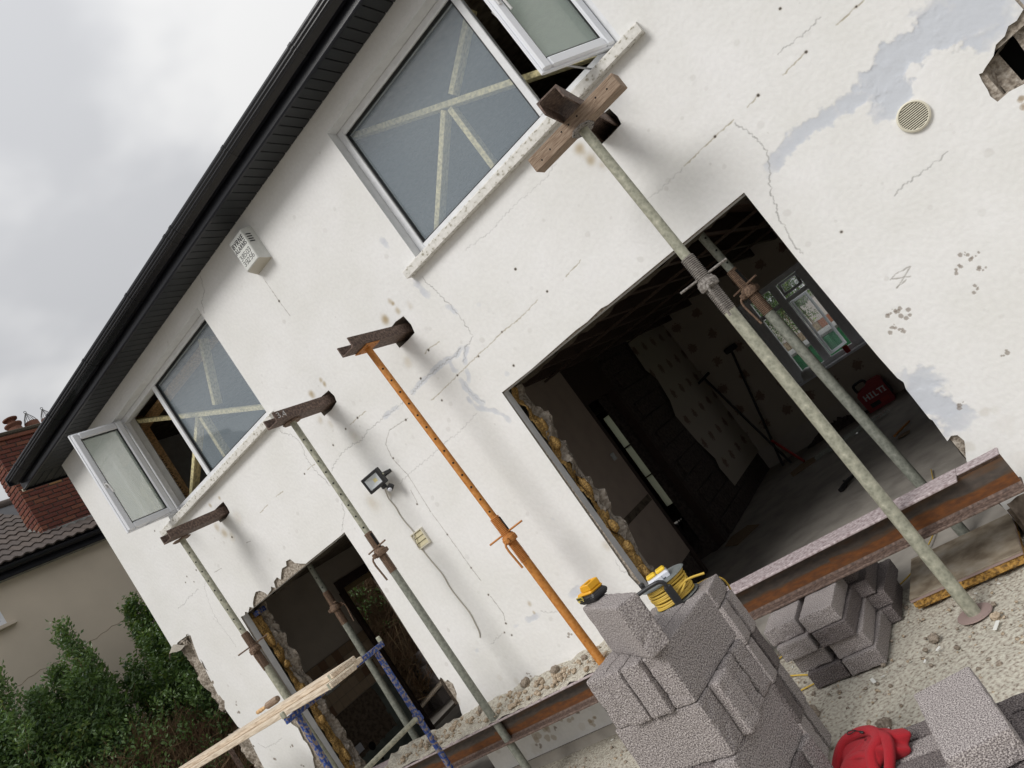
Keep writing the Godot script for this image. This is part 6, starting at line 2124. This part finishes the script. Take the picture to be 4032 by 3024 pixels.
func make_wall_fittings() -> void:
	# alarm bell box: a tapering case, open grille slots in its side
	var a := thing("alarm_box", "pale alarm bell box with black lettering under the eaves", "alarm box", Vector3(-4.36, 5.125, 0.0))
	var b := Mb.new()
	var fr := [Vector3(-0.105, -0.16, 0.125), Vector3(0.105, -0.16, 0.125), Vector3(0.105, 0.16, 0.125), Vector3(-0.105, 0.16, 0.125)]
	var bk := [Vector3(-0.128, -0.185, 0.0), Vector3(0.128, -0.185, 0.0), Vector3(0.128, 0.18, 0.0), Vector3(-0.128, 0.18, 0.0)]
	var ins := []
	var rim_ := []
	for p in fr:
		ins.append(p * Vector3(0.93, 0.955, 1.0) + Vector3(0, 0, 0.004))
		rim_.append(p * Vector3(1.0, 1.0, 0.965))
	b.quad(ins[0], ins[1], ins[2], ins[3], Vector3(0, 0, 1))
	for i in 4:
		var j := (i + 1) % 4
		var out: Vector3 = (fr[i] + fr[j]) * Vector3(1, 1, 0)
		b.quad(ins[i], ins[j], rim_[j], rim_[i], out + Vector3(0, 0, 0.4))
		if i != 0:
			b.quad(rim_[i], rim_[j], bk[j], bk[i], out)
	build(b, "case", M.alarm_white, a)
	var un := Mb.new()
	un.quad(rim_[0], rim_[1], bk[1], bk[0], Vector3(0, -1, 0))
	build(un, "underside", M.alarm_grey, a)
	for i in 4:
		var t := 0.30 + i * 0.085
		var x := Transform3D(Basis(Vector3(0, 1, 0), Vector3(0.98, 0, 0.18), Vector3(0.18, 0, -0.98)).orthonormalized(), Vector3(0.1135, 0.10 - i * 0.026, 0.078))
		bx(a, "grille_slot", M.hole_dark, Vector3(-0.0045, -0.001, -0.026), Vector3(0.0045, 0.003, 0.026), 0.0, x)
	var z := 0.1296
	words(a, "BYRNE", Transform3D(Basis(), Vector3(0.0, 0.097, z)), 0.050, M.print_black, true, 0.86)
	words(a, "ALARMS", Transform3D(Basis(), Vector3(0.0, 0.040, z)), 0.044, M.print_black, true, 0.80)
	words(a, "38503", Transform3D(Basis(), Vector3(0.0, -0.036, z)), 0.046, M.tool_black, false, 1.0)
	words(a, "39256", Transform3D(Basis(), Vector3(0.0, -0.098, z)), 0.046, M.tool_black, false, 1.0)
	# flood lamp on its bracket, with a movement sensor hanging from it
	var f := thing("flood_lamp", "small black flood lamp with motion sensor on the white wall", "flood lamp", Vector3(-4.60, 2.745, 0.0))
	var tilt := Transform3D(Basis.from_euler(Vector3(0.10, 0.03, 0.0)), Vector3(0.0, 0.0, 0.135))
	var h := Mb.new()
	for q in [[-0.112, -0.080, -0.084, 0.075], [0.084, -0.080, 0.112, 0.075], [-0.084, 0.047, 0.084, 0.075], [-0.084, -0.080, 0.084, -0.052]]:
		h.box(Vector3(q[0], q[1], -0.03), Vector3(q[2], q[3], 0.02), tilt, 0.006)
	h.box(Vector3(-0.09, -0.06, -0.05), Vector3(0.09, 0.055, -0.022), tilt, 0.008)
	for i in 6:
		h.box(Vector3(-0.085 + i * 0.03, -0.058, -0.064), Vector3(-0.075 + i * 0.03, 0.053, -0.048), tilt)
	build(h, "housing", M.black_plastic, f)
	var rf := Mb.new()
	var c0 := [Vector3(-0.084, -0.052, 0.012), Vector3(0.084, -0.052, 0.012), Vector3(0.084, 0.047, 0.012), Vector3(-0.084, 0.047, 0.012)]
	var c1 := [Vector3(-0.022, -0.018, -0.018), Vector3(0.022, -0.018, -0.018), Vector3(0.022, 0.016, -0.018), Vector3(-0.022, 0.016, -0.018)]
	for i in 4:
		var j := (i + 1) % 4
		rf.quad(tilt * c0[i], tilt * c0[j], tilt * c1[j], tilt * c1[i], Vector3(0, 0, 1))
	build(rf, "reflector", M.lens, f)
	var ld := Mb.new()
	ld.quad(tilt * c1[0], tilt * c1[1], tilt * c1[2], tilt * c1[3], Vector3(0, 0, 1))
	build(ld, "led_plate", M.led_yellow, f)
	var gl := Mb.new()
	gl.quad(tilt * Vector3(-0.085, -0.053, 0.014), tilt * Vector3(0.085, -0.053, 0.014), tilt * Vector3(0.085, 0.048, 0.014), tilt * Vector3(-0.085, 0.048, 0.014), Vector3(0, 0, 1))
	build(gl, "front_glass", M.glass, f)
	var br := Mb.new()
	br.box(Vector3(0.106, -0.015, 0.0), Vector3(0.114, 0.015, 0.15), Transform3D(), 0.002)
	br.box(Vector3(-0.114, -0.015, 0.0), Vector3(-0.106, 0.015, 0.15), Transform3D(), 0.002)
	br.box(Vector3(-0.114, -0.015, 0.0), Vector3(0.114, 0.015, 0.006), Transform3D(), 0.002)
	build(br, "bracket", M.black_plastic, f)
	var bo := Mb.new()
	bo.lathe([Vector2(0, 0.0), Vector2(0.009, 0.0), Vector2(0.009, 0.008), Vector2(0, 0.010)], 10, Transform3D(Basis.from_euler(Vector3(0, 0, -PI / 2)), Vector3(0.113, 0.0, 0.115)))
	build(bo, "bracket_bolt", M.galvanised, f)
	var se := Mb.new()
	se.box(Vector3(0.015, -0.11, 0.09), Vector3(0.06, -0.072, 0.13), Transform3D(), 0.008)
	se.tube([Vector3(0.05, -0.10, 0.105), Vector3(0.075, -0.125, 0.10)], 0.011, 8)
	se.lathe([Vector2(0, -0.03), Vector2(0.030, -0.026), Vector2(0.033, 0.0), Vector2(0.03, 0.022), Vector2(0.0, 0.028)], 16, Transform3D(Basis.from_euler(Vector3(0.6, 0, 0.3)), Vector3(0.085, -0.13, 0.10)))
	build(se, "sensor", M.black_plastic, f)
	var sn := Mb.new()
	sn.lathe([Vector2(0.022, 0.0), Vector2(0.018, 0.014), Vector2(0.0, 0.02)], 14, Transform3D(Basis.from_euler(Vector3(2.2, 0, 0)), Vector3(0.085, -0.145, 0.118)))
	build(sn, "sensor_lens", M.socket_white, f)
	# its flex running down the wall past the square vent
	var path := [Vector3(-4.585, 2.66, 0.085), Vector3(-4.64, 2.60, 0.05), Vector3(-4.69, 2.55, 0.012), Vector3(-4.685, 2.461, 0.007), Vector3(-4.694, 2.373, 0.007), Vector3(-4.688, 2.291, 0.007), Vector3(-4.669, 2.185, 0.012), Vector3(-4.680, 2.14, 0.034), Vector3(-4.700, 2.06, 0.034), Vector3(-4.703, 2.01, 0.010), Vector3(-4.693, 1.90, 0.007), Vector3(-4.67, 1.734, 0.007), Vector3(-4.683, 1.606, 0.007), Vector3(-4.675, 1.487, 0.007), Vector3(-4.659, 1.335, 0.007), Vector3(-4.675, 1.22, 0.007), Vector3(-4.693, 1.143, 0.007), Vector3(-4.722, 1.101, 0.004)]
	var fx := Mb.new()
	fx.tube(smooth_path(path), 0.0055, 7)
	tag(build(fx, "lamp_flex", M.cable_grey), "thin grey flex running down the wall from the flood lamp", "cable")
	# square louvred vent
	var v := thing("square_vent", "small square cream vent cover with three slats beneath the flood lamp", "vent", Vector3(-4.64, 2.10, 0.0))
	var fr2 := Mb.new()
	for q in [[-0.078, -0.078, -0.066, 0.078], [0.066, -0.078, 0.078, 0.078], [-0.066, 0.066, 0.066, 0.078], [-0.066, -0.078, 0.066, -0.066]]:
		fr2.box(Vector3(q[0], q[1], 0.0), Vector3(q[2], q[3], 0.026), Transform3D(), 0.003)
	build(fr2, "frame", M.ivory, v)
	for i in 3:
		bx(v, "slat", M.ivory_yellow, Vector3(-0.066, -0.021, -0.0015), Vector3(0.066, 0.021, 0.0015), 0.0, Transform3D(Basis.from_euler(Vector3(-0.24, 0, 0)), Vector3(0, -0.044 + i * 0.044, 0.014)))
	# round louvred vent
	var rv := thing("round_vent", "round beige vent cover with level slats on the white wall", "vent", Vector3(0.20, 2.340, 0.0))
	var rg := Mb.new()
	var fx2 := Transform3D(Basis.from_euler(Vector3(PI / 2, 0, 0)), Vector3.ZERO)
	rg.lathe([Vector2(0.073, 0.008), Vector2(0.074, 0.022), Vector2(0.078, 0.026), Vector2(0.087, 0.020), Vector2(0.088, 0.0)], 40, fx2)
	build(rg, "ring", M.ivory, rv)
	var bp := Mb.new()
	bp.lathe([Vector2(0, 0.004), Vector2(0.074, 0.004)], 32, fx2)
	build(bp, "dark_duct", M.hole_dark, rv)
	for i in 13:
		var y := -0.066 + i * 0.011
		var w := sqrt(maxf(0.0, 0.0735 * 0.0735 - y * y))
		bx(rv, "slat", M.ivory, Vector3(-w, y - 0.003, 0.006), Vector3(w, y + 0.0025, 0.020), 0.001)


func smooth_path(p: Array) -> Array:
	var c := Curve3D.new()
	for i in p.size():
		var t: Vector3 = (p[mini(i + 1, p.size() - 1)] - p[maxi(i - 1, 0)]) / 6.0
		c.add_point(p[i], -t, t)
	c.bake_interval = 0.02
	return Array(c.get_baked_points())


# ---------------------------------------------------------------- things on the blocks and the ground
func make_small_things() -> void:
	make_battery()
	make_reel()
	make_hat()
	# insulated plasterboard offcut on the ground
	var p := thing("insulated_board", "dusty plasterboard offcut with tan foam backing lying before the opening", "insulation board", Vector3(-1.05, 0.0, 0.125), 0.0)
	p.rotation = Vector3(0.0, 0.005, 0.0)
	bx(p, "board_face", M.board_face, Vector3(-0.325, 0.085, -0.295), Vector3(0.325, 0.093, 0.295), 0.001)
	bx(p, "paper_edge", M.board_edge, Vector3(-0.325, 0.072, -0.295), Vector3(0.325, 0.0845, 0.296))
	var fo := Mb.new()
	rough_sheet(fo, Vector3(-0.32, 0.035, 0.29), Vector3(0.31, 0.025, 0.29), Vector3(0.31, 0.072, 0.288), Vector3(-0.32, 0.072, 0.288), 60, 8, Vector3(0, 0, 1), 0.035, 0.8, 5, 0.012)
	rough_sheet(fo, Vector3(-0.318, 0.03, 0.29), Vector3(-0.318, 0.03, -0.29), Vector3(-0.318, 0.072, -0.29), Vector3(-0.318, 0.072, 0.29), 40, 6, Vector3.LEFT, 0.02, 0.8, 6)
	rough_sheet(fo, Vector3(0.318, 0.03, 0.29), Vector3(0.318, 0.03, -0.29), Vector3(0.318, 0.072, -0.29), Vector3(0.318, 0.072, 0.29), 40, 6, Vector3.RIGHT, 0.02, 0.8, 7)
	fo.box(Vector3(-0.315, 0.02, -0.29), Vector3(0.315, 0.0715, 0.285))
	build(fo, "foam_backing", M.board_foam, p)
	var p2 := thing("insulated_board", "narrow grey offcut leaning at the wall beside the dusty board", "insulation board", Vector3(-0.64, 0.0, 0.14), 0.25)
	var f2 := Mb.new()
	rough_sheet(f2, Vector3(-0.05, 0.0, 0.2), Vector3(0.06, 0.0, 0.2), Vector3(0.08, 0.26, 0.0), Vector3(-0.03, 0.26, 0.0), 8, 16, Vector3(0, 0.5, 1), 0.03, 0.8, 3, 0.01)
	f2.box(Vector3(-0.05, 0.0, -0.02), Vector3(0.07, 0.22, 0.02))
	build(f2, "foam", M.scarred_plaster, p2)
	# stones large enough to tell apart
	var spots := [[-1.53, 0.13, 1.44, 0.042, "rounded grey stone alone on the pale ground before the low stack"], [-1.98, 0.0, 1.12, 0.06, "square lump of broken block at the foot of the stack under the short beam"], [-0.55, 0.0, 1.02, 0.035, "flat grey stone on the ground near the prop foot"], [-0.72, 0.0, 1.32, 0.045, "flat pale stone half buried in the rubble ground"], [-1.28, 0.0, 0.80, 0.034, "grey stone between the blocks and the grey prop foot"], [-0.42, 0.0, 1.28, 0.03, "small flat stone at the edge of the rubble ground"], [-1.06, 0.0, 1.60, 0.022, "reddish stone beside the low stack"], [-0.95, 0.0, 0.83, 0.03, "chalky chip beside the grey prop foot"], [-0.66, 0.0, 0.62, 0.03, "pale lump of plaster by the dusty board"], [-4.50, 0.585, 0.09, 0.055, "large mortar lump on the rubble along the long beam, nearest the white wall"], [-4.12, 0.58, 0.14, 0.045, "grey mortar lump on the rubble midway along the long beam"], [-5.02, 0.58, 0.14, 0.055, "dark mortar lump on the rubble near the narrow opening"], [-3.75, 0.585, 0.2, 0.03, "small mortar lump on the rubble behind the orange prop"], [-5.6, 0.58, 0.3, 0.05, "rough lump on the rubble beneath the trestle"]]
	var i := 0
	for q in spots:
		var me := stone_mesh(200 + i, 0.45, 14, 10)
		var y := ground_y(q[0], q[2]) if q[1] < 0.3 else float(q[1])
		var o := inst(me, "stone", M.stone_pale if i in [7, 8, 3] else M.stone_grey, self, Transform3D(Basis.from_euler(Vector3(0.1, i * 1.3, 0.05)).scaled(Vector3.ONE * q[3]), Vector3(q[0], y + q[3] * 0.35, q[2])))
		tag(o, q[4], "stone")
		i += 1
	# yellow flex trailing from the reel over the ground to the room
	var fl := Mb.new()
	fl.tube(smooth_path([Vector3(-1.92, 1.0, 1.44), Vector3(-1.80, 0.92, 1.36), Vector3(-1.98, 0.5, 1.25), Vector3(-2.2, 0.05, 1.0), Vector3(-2.15, 0.012, 0.80), Vector3(-1.95, 0.012, 0.74), Vector3(-2.1, 0.012, 0.62), Vector3(-2.4, 0.012, 0.42), Vector3(-2.35, 0.012, 0.22), Vector3(-2.1, 0.012, 0.20), Vector3(-1.75, 0.012, 0.05), Vector3(-1.50, 0.012, -0.08), Vector3(-1.36, 0.012, -0.35), Vector3(-1.25, 0.0, -1.0), Vector3(-1.3, 0.0, -2.2)]), 0.005, 7)
	tag(build(fl, "extension_flex", M.cable_yellow), "yellow extension flex trailing over the ground into the large opening", "cable")
	# splinters and pale plaster flakes one can tell apart
	var bits := [[-1.86, 1.45, 0.05, 0.5, "white splinter beside the tall pile"], [-0.95, 0.93, 0.035, 1.2, "white splinter beyond the low stack"], [-0.72, 0.78, 0.03, 0.3, "pale flake between the stones near the prop foot"], [-1.62, 1.0, 0.025, 2.0, "pale flake before the block stack"]]
	for q in bits:
		var b := Mb.new()
		b.box(Vector3(-q[2], 0.0, -0.010), Vector3(q[2], 0.006, 0.010), Transform3D(), 0.002)
		var o := build(b, "plaster_flake", M.shard_white)
		o.transform = Transform3D(Basis.from_euler(Vector3(0.1, q[3], 0.1)), Vector3(q[0], ground_y(q[0], q[1]) + 0.012, q[1]))
		tag(o, q[4], "flake")


func make_battery() -> void:
	var t := thing("tool_battery", "yellow and black power tool battery lying on the topmost block of the tall pile", "battery", Vector3(-1.800, 1.3835, 2.415))
	# its length runs along the block; the raised terminal collar is uppermost
	t.rotation.y = atan2(0.656, -0.755) + PI + 0.25
	var b := Mb.new()
	b.box(Vector3(-0.062, 0.0, -0.04), Vector3(0.062, 0.034, 0.04), Transform3D(), 0.009)
	b.box(Vector3(-0.064, 0.006, -0.042), Vector3(0.064, 0.026, 0.042), Transform3D(), 0.006)
	for i in 6:
		b.box(Vector3(-0.04 + i * 0.013, 0.010, 0.041), Vector3(-0.034 + i * 0.013, 0.026, 0.0445), Transform3D(), 0.001)
	build(b, "lower_shell", M.black_plastic, t)
	var u := Mb.new()
	u.box(Vector3(-0.058, 0.033, -0.037), Vector3(0.058, 0.047, 0.037), Transform3D(), 0.006)
	for q in [[-0.008, -0.031, 0.004, 0.031], [0.050, -0.031, 0.059, 0.031], [0.004, -0.031, 0.05, -0.022], [0.004, 0.022, 0.05, 0.031]]:
		u.box(Vector3(q[0], 0.046, q[1]), Vector3(q[2], 0.075, q[3]), Transform3D(), 0.004)
	u.box(Vector3(-0.045, 0.046, -0.016), Vector3(-0.02, 0.060, 0.016), Transform3D(), 0.004)
	build(u, "upper_shell", M.battery_yellow, t)
	var w := Mb.new()
	w.box(Vector3(0.004, 0.040, -0.022), Vector3(0.05, 0.060, 0.022))
	for i in 5:
		w.box(Vector3(0.008, 0.06, -0.018 + i * 0.008), Vector3(0.046, 0.068, -0.016 + i * 0.008))
	build(w, "terminal_block", M.tool_black, t)
	for q in [[Vector3(-0.0648, 0.029, 0.0), Basis(Vector3(0, 0, 1), Vector3.UP, Vector3(-1, 0, 0))], [Vector3(-0.035, 0.029, 0.0425), Basis()]]:
		var x := Transform3D(q[1], q[0])
		bx(t, "label_plate", M.battery_label, Vector3(-0.026, -0.011, 0.0), Vector3(0.026, 0.012, 0.0006), 0.0, x)
		words(t, "DEWALT", x * Transform3D(Basis(), Vector3(0, 0.0035, 0.0012)), 0.010, M.tool_black, true, 0.9)
		words(t, "5.0Ah", x * Transform3D(Basis(), Vector3(0, -0.007, 0.0012)), 0.006, M.tool_black)


func make_reel() -> void:
	var t := thing("cable_reel", "yellow cable reel with grey disc and black handle behind the tall pile", "cable reel", Vector3(-2.0, 0.997, 1.53))
	t.rotation = Vector3(0.0, 0.5, 0.02)
	var fl := Mb.new()
	for y in [0.0, 0.125]:
		fl.lathe([Vector2(0, y), Vector2(0.125, y), Vector2(0.132, y + 0.004), Vector2(0.125, y + 0.008), Vector2(0, y + 0.008)], 40)
	fl.lathe([Vector2(0.05, 0.004), Vector2(0.05, 0.128)], 24)
	build(fl, "drum", M.reel_grey, t)
	var cb := Mb.new()
	for l in 3:
		for k in 10:
			var ring := []
			var rr := 0.110 - l * 0.012
			for i in 29:
				var a := TAU * i / 28
				ring.append(Vector3(cos(a) * (rr + 0.003 * sin(a * 3.0 + k)), 0.016 + k * 0.0118 + 0.004 * sin(a + k * 1.7), sin(a) * rr))
			cb.tube(ring, 0.0062, 6, -1.0, false)
	cb.tube(smooth_path([Vector3(0.11, 0.09, 0.03), Vector3(0.09, 0.07, 0.085), Vector3(0.05, 0.05, 0.115), Vector3(-0.02, 0.025, 0.117)]), 0.0065, 6)
	cb.tube(smooth_path([Vector3(0.02, 0.06, 0.118), Vector3(0.10, 0.072, 0.09), Vector3(0.19, 0.05, 0.10)]), 0.0065, 6)
	build(cb, "coiled_flex", M.cable_yellow, t)
	# socket housing with hinged yellow lids on the upper disc
	var sk := Mb.new()
	sk.box(Vector3(-0.07, 0.133, -0.045), Vector3(0.05, 0.165, 0.06), Transform3D(), 0.008)
	for i in 3:
		sk.box(Vector3(-0.06 + i * 0.042, 0.132, 0.058), Vector3(-0.035 + i * 0.042, 0.16, 0.066), Transform3D(), 0.003)
	build(sk, "socket_housing", M.socket_white, t)
	for i in 2:
		bx(t, "socket_lid", M.lid_yellow, Vector3(-0.066 + i * 0.058, 0.164, -0.035), Vector3(-0.012 + i * 0.058, 0.182, 0.03), 0.007)
	# black carrying frame: a post up the side and a bar across the disc
	var hd := Mb.new()
	hd.box(Vector3(-0.02, -0.004, 0.135), Vector3(0.022, 0.118, 0.156), Transform3D(), 0.006)
	hd.tube(smooth_path([Vector3(0.0, 0.10, 0.146), Vector3(-0.005, 0.145, 0.146), Vector3(-0.05, 0.160, 0.140), Vector3(-0.16, 0.156, 0.10), Vector3(-0.20, 0.15, 0.085)]), 0.011, 10)
	hd.lathe([Vector2(0, 0.135), Vector2(0.012, 0.135), Vector2(0.015, 0.165), Vector2(0.012, 0.175), Vector2(0, 0.176)], 12, Transform3D(Basis(), Vector3(-0.105, 0, 0.0)))
	build(hd, "handle", M.black_plastic, t)


# a fleece neck warmer dropped in a heap: a sack of soft folds
func make_hat() -> void:
	var t := thing("red_hat", "crumpled bright red fleece hat with black drawcord on the low stack", "hat", Vector3(-1.325, 0.285, 2.185))
	t.scale = Vector3(0.95, 0.82, 0.95)
	var g := []
	var nu := 72
	var nv := 40
	for i in nv + 1:
		var v := float(i) / nv
		var row := []
		for j in nu:
			var a := TAU * j / nu
			var ph := PI * v
			# low heap, longer along x; folds sweep from the gathered corner
			var r := sin(ph)
			var y := 0.5 - 0.5 * cos(ph)
			var fold := 0.10 * sin(3.0 * a + 2.2 * y + 0.6) * sin(ph) + 0.06 * sin(7.0 * a - 5.0 * y) * sin(ph) + 0.035 * sin(13.0 * a + 3.0 * sin(4.0 * y)) * sin(ph)
			var p := Vector3(cos(a) * (r + fold), 0, sin(a) * (r + fold))
			var hh := y * 0.10 + 0.012 * sin(5.0 * a + 3.0 * r) * sin(ph) + 0.02 * exp(-pow((p.x - 0.35) * 2.6, 2.0)) * (1.0 - v * 0.2) * smoothstep(0.3, 0.8, v)
			row.append(Vector3(p.x * 0.155 + 0.012 * y, hh, p.z * 0.105 - 0.01 * y))
		g.append(row)
	var b := Mb.new()
	b.grid(g, Vector3.ZERO, true)
	var fix := Mb.new()
	# outward normals: flip when they point inwards
	for k in range(0, b.v.size(), 3):
		var c := (b.v[k] + b.v[k + 1] + b.v[k + 2]) / 3.0 - Vector3(0, 0.04, 0)
		var sg := 1.0 if b.n[k].dot(c) > 0.0 else -1.0
		fix.tri_s(b.v[k], b.v[k + 1], b.v[k + 2], b.n[k] * sg, b.n[k + 1] * sg, b.n[k + 2] * sg)
	build(fix, "crown", M.red_fleece, t)
	# the rolled hem lying over the heap, and the dark mouth inside it
	var hem := Mb.new()
	hem.tube(smooth_path([Vector3(-0.16, 0.012, 0.07), Vector3(-0.15, 0.055, 0.0), Vector3(-0.10, 0.098, -0.055), Vector3(-0.02, 0.118, -0.06), Vector3(0.05, 0.122, -0.03), Vector3(0.07, 0.11, 0.02), Vector3(0.03, 0.088, 0.06), Vector3(0.02, 0.04, 0.11)]), 0.021, 14, 0.024)
	hem.tube(smooth_path([Vector3(0.06, 0.112, -0.01), Vector3(0.10, 0.10, 0.02), Vector3(0.10, 0.07, 0.07), Vector3(0.07, 0.02, 0.115)]), 0.026, 14, 0.02)
	hem.tube(smooth_path([Vector3(-0.14, 0.03, 0.06), Vector3(-0.08, 0.07, 0.045), Vector3(-0.01, 0.085, 0.05), Vector3(0.03, 0.07, 0.08)]), 0.017, 12, 0.022)
	build(hem, "folds", M.red_fleece, t)
	var cd := Mb.new()
	var loop := []
	for i in 15:
		var a := TAU * i / 14.0
		loop.append(Vector3(-0.035 + cos(a) * 0.020, 0.142 + 0.002 * sin(a * 2.0), -0.045 + sin(a) * 0.010))
	cd.tube(loop, 0.0022, 6, -1.0, false)
	cd.tube([Vector3(-0.016, 0.142, -0.043), Vector3(0.004, 0.140, -0.03)], 0.0022, 6)
	build(cd, "drawcord", M.tool_black, t)
	bx(t, "cord_lock", M.tool_black, Vector3(-0.006, -0.006, -0.011), Vector3(0.006, 0.006, 0.011), 0.004, Transform3D(Basis.from_euler(Vector3(0, 0.9, 0)), Vector3(0.012, 0.139, -0.022)))


# ---------------------------------------------------------------- things in the big room
func make_room_things() -> void:
	var z1 := -6.64
	var c := thing("tool_case", "red plastic tool case with white lettering standing on the room floor", "tool case", Vector3(-2.02, -0.02, -6.35), -0.04)
	var b := Mb.new()
	b.prism(pts2([-0.19, 0.0, 0.19, 0.0, 0.205, 0.03, 0.205, 0.36, 0.17, 0.40, 0.02, 0.40, -0.03, 0.36, -0.16, 0.33, -0.20, 0.28]), -0.06, 0.06)
	build(b, "shell", M.red_case, c)
	words(c, "HILTI", Transform3D(Basis(), Vector3(0.02, 0.21, 0.061)), 0.085, M.white_print, true, 1.1)
	bx(c, "data_label", M.print_black, Vector3(-0.12, 0.05, 0.0605), Vector3(0.02, 0.11, 0.0615))
	bx(c, "data_label", M.red_paint, Vector3(0.025, 0.05, 0.0605), Vector3(0.15, 0.11, 0.0615))
	var hd := Mb.new()
	hd.tube(smooth_path([Vector3(-0.17, 0.32, 0.0), Vector3(-0.17, 0.42, 0.0), Vector3(-0.13, 0.445, 0.0), Vector3(-0.05, 0.45, 0.0), Vector3(0.0, 0.43, 0.0), Vector3(0.0, 0.38, 0.0)]), 0.018, 10)
	build(hd, "handle", M.tool_black, c)
	bx(c, "latch", M.tool_black, Vector3(0.19, 0.1, -0.03), Vector3(0.23, 0.3, 0.03), 0.008)
	# hard hat on the window board
	var h := thing("hard_hat", "pale hard hat resting on the far window board", "hard hat", Vector3(-2.60, 0.83, -6.60))
	var hb := Mb.new()
	hb.lathe([Vector2(0.135, 0.0), Vector2(0.15, 0.004), Vector2(0.125, 0.012), Vector2(0.12, 0.06), Vector2(0.10, 0.11), Vector2(0.06, 0.14), Vector2(0.0, 0.15)], 24, Transform3D(), true)
	build(hb, "shell", M.helmet_white, h)
	var pk := Mb.new()
	pk.prism(pts2([-0.09, 0.10, 0.09, 0.10, 0.07, 0.17, -0.07, 0.17]), 0.0, 0.008, Transform3D(Basis.from_euler(Vector3(PI / 2, 0, 0)), Vector3(0, 0.01, 0)))
	build(pk, "peak", M.helmet_white, h)
	var cup := Mb.new()
	cup.lathe([Vector2(0, 0), Vector2(0.035, 0), Vector2(0.042, 0.11), Vector2(0.036, 0.11), Vector2(0.03, 0.01)], 18, Transform3D(Basis(), Vector3(-1.98, 0.83, -6.60)))
	tag(build(cup, "red_cup", M.red_paint), "small red cup on the far window board by the casement", "cup")
	# two long bars and a sledge handle leaning in the corner
	var a := thing("crowbar", "long dark bar with a tee end crossing another in the room corner", "bar", Vector3(-3.45, 0.0, -6.0))
	var ab := Mb.new()
	ab.tube([Vector3(0, 0, 0), Vector3(-0.38, 1.72, -0.30)], 0.019, 8)
	ab.tube([Vector3(-0.46, 1.70, -0.20), Vector3(-0.30, 1.74, -0.40)], 0.022, 8)
	build(ab, "bar", M.tool_black, a)
	var a2 := thing("sledge_hammer", "dark long handled hammer standing head up in the room corner", "hammer", Vector3(-3.62, 0.0, -6.15))
	var a3 := Mb.new()
	a3.tube([Vector3(0, 0, 0), Vector3(0.32, 1.85, -0.42)], 0.019, 8)
	build(a3, "shaft", M.tool_black, a2)
	bx(a2, "head", M.tool_black, Vector3(0.22, 1.80, -0.47), Vector3(0.42, 1.89, -0.37), 0.015)
	var a4 := thing("red_lever", "red handled tool lying against the wall at the room corner", "lever", Vector3(-3.25, 0.0, -5.75))
	var a5 := Mb.new()
	a5.tube([Vector3(0.1, 0.01, 0.2), Vector3(-0.22, 0.42, -0.22)], 0.02, 8)
	build(a5, "handle", M.red_paint, a4)
	# floor litter
	var cards := [[-3.15, -5.35, 0.22, 0.16, 0.5, "torn tan cardboard scrap by the room corner"], [-3.72, -3.55, 0.26, 0.18, 1.1, "torn tan card lying by the doorway foot"], [-1.62, -4.0, 0.08, 0.05, 0.2, "small orange scrap on the room floor"], [-1.5, -1.3, 0.07, 0.05, 0.9, "little pale scrap on the room floor near the props"]]
	for q in cards:
		var cb := Mb.new()
		cb.prism(pts2([-q[2], -q[3], q[2] * 0.7, -q[3] * 1.1, q[2], q[3] * 0.4, q[2] * 0.1, q[3], -q[2] * 0.8, q[3] * 0.5]), 0.0, 0.005)
		var o := build(cb, "card_scrap", M.card)
		o.transform = Transform3D(Basis.from_euler(Vector3(-PI / 2 + 0.06, q[4], 0)), Vector3(q[0], -0.005, q[1]))
		tag(o, q[5], "card")
	var gl := Mb.new()
	gl.tube(smooth_path([Vector3(-2.3, 0.0, -3.1), Vector3(-2.22, 0.02, -3.25), Vector3(-2.12, 0.015, -3.45)]), 0.03, 8, 0.015)
	gl.tube([Vector3(-2.22, 0.01, -3.25), Vector3(-2.30, 0.0, -3.42)], 0.014, 6)
	tag(build(gl, "black_glove", M.tool_black), "black work glove lying alone on the room floor", "glove")
	var sh := Mb.new()
	var g := []
	for i in 40:
		var row := []
		for j in 10:
			var u := i / 39.0
			var w := j / 9.0
			row.append(Vector3(lerpf(-3.0, -1.95, u) + 0.1 * w, 0.0 + 0.03 * absf(sin(u * 17.0 + w * 6.0)) * (0.4 + 0.6 * sin(w * PI)), lerpf(-5.5, -5.9, u) + 0.35 * w))
		g.append(row)
	sh.grid(g, Vector3.UP)
	tag(build(sh, "plastic_sheet", M.glass_pale), "crumpled clear plastic sheet lying along the room floor", "plastic sheet")
	for q in [["wall_rubble", "heap of broken plaster along the foot of the far wall", -2.75, -6.52, 0.55, 0.16], ["hall_rubble", "heap of rubble and planks in the hall beyond the doorway", -4.6, -4.2, 0.6, 0.45]]:
		var rb := Mb.new()
		var gg := []
		var no := FastNoiseLite.new()
		no.seed = 6
		no.frequency = 3.0
		for i in 30:
			var row := []
			for j in 16:
				var u := i / 29.0 * 2.0 - 1.0
				var w := j / 15.0 * 2.0 - 1.0
				var k := maxf(0.0, 1.0 - u * u) * maxf(0.0, 1.0 - w * w)
				row.append(Vector3(q[2] + u * q[4], -0.03 + k * q[5] * (0.7 + 0.8 * no.get_noise_2d(u * 1.5, w * 1.5)), q[3] + w * (0.12 if q[5] < 0.3 else 0.7)))
			gg.append(row)
		rb.grid(gg, Vector3.UP)
		stuff(tag(build(rb, "rubble_heap", M.dark_block), q[1], "rubble"))
	var ch := Mb.new()
	ch.tube([Vector3(-1.72, 0.02, -4.05), Vector3(-1.55, 0.02, -4.35)], 0.013, 8)
	tag(build(ch, "orange_chisel", M.orange_paint), "short orange handled chisel on the room floor", "chisel")
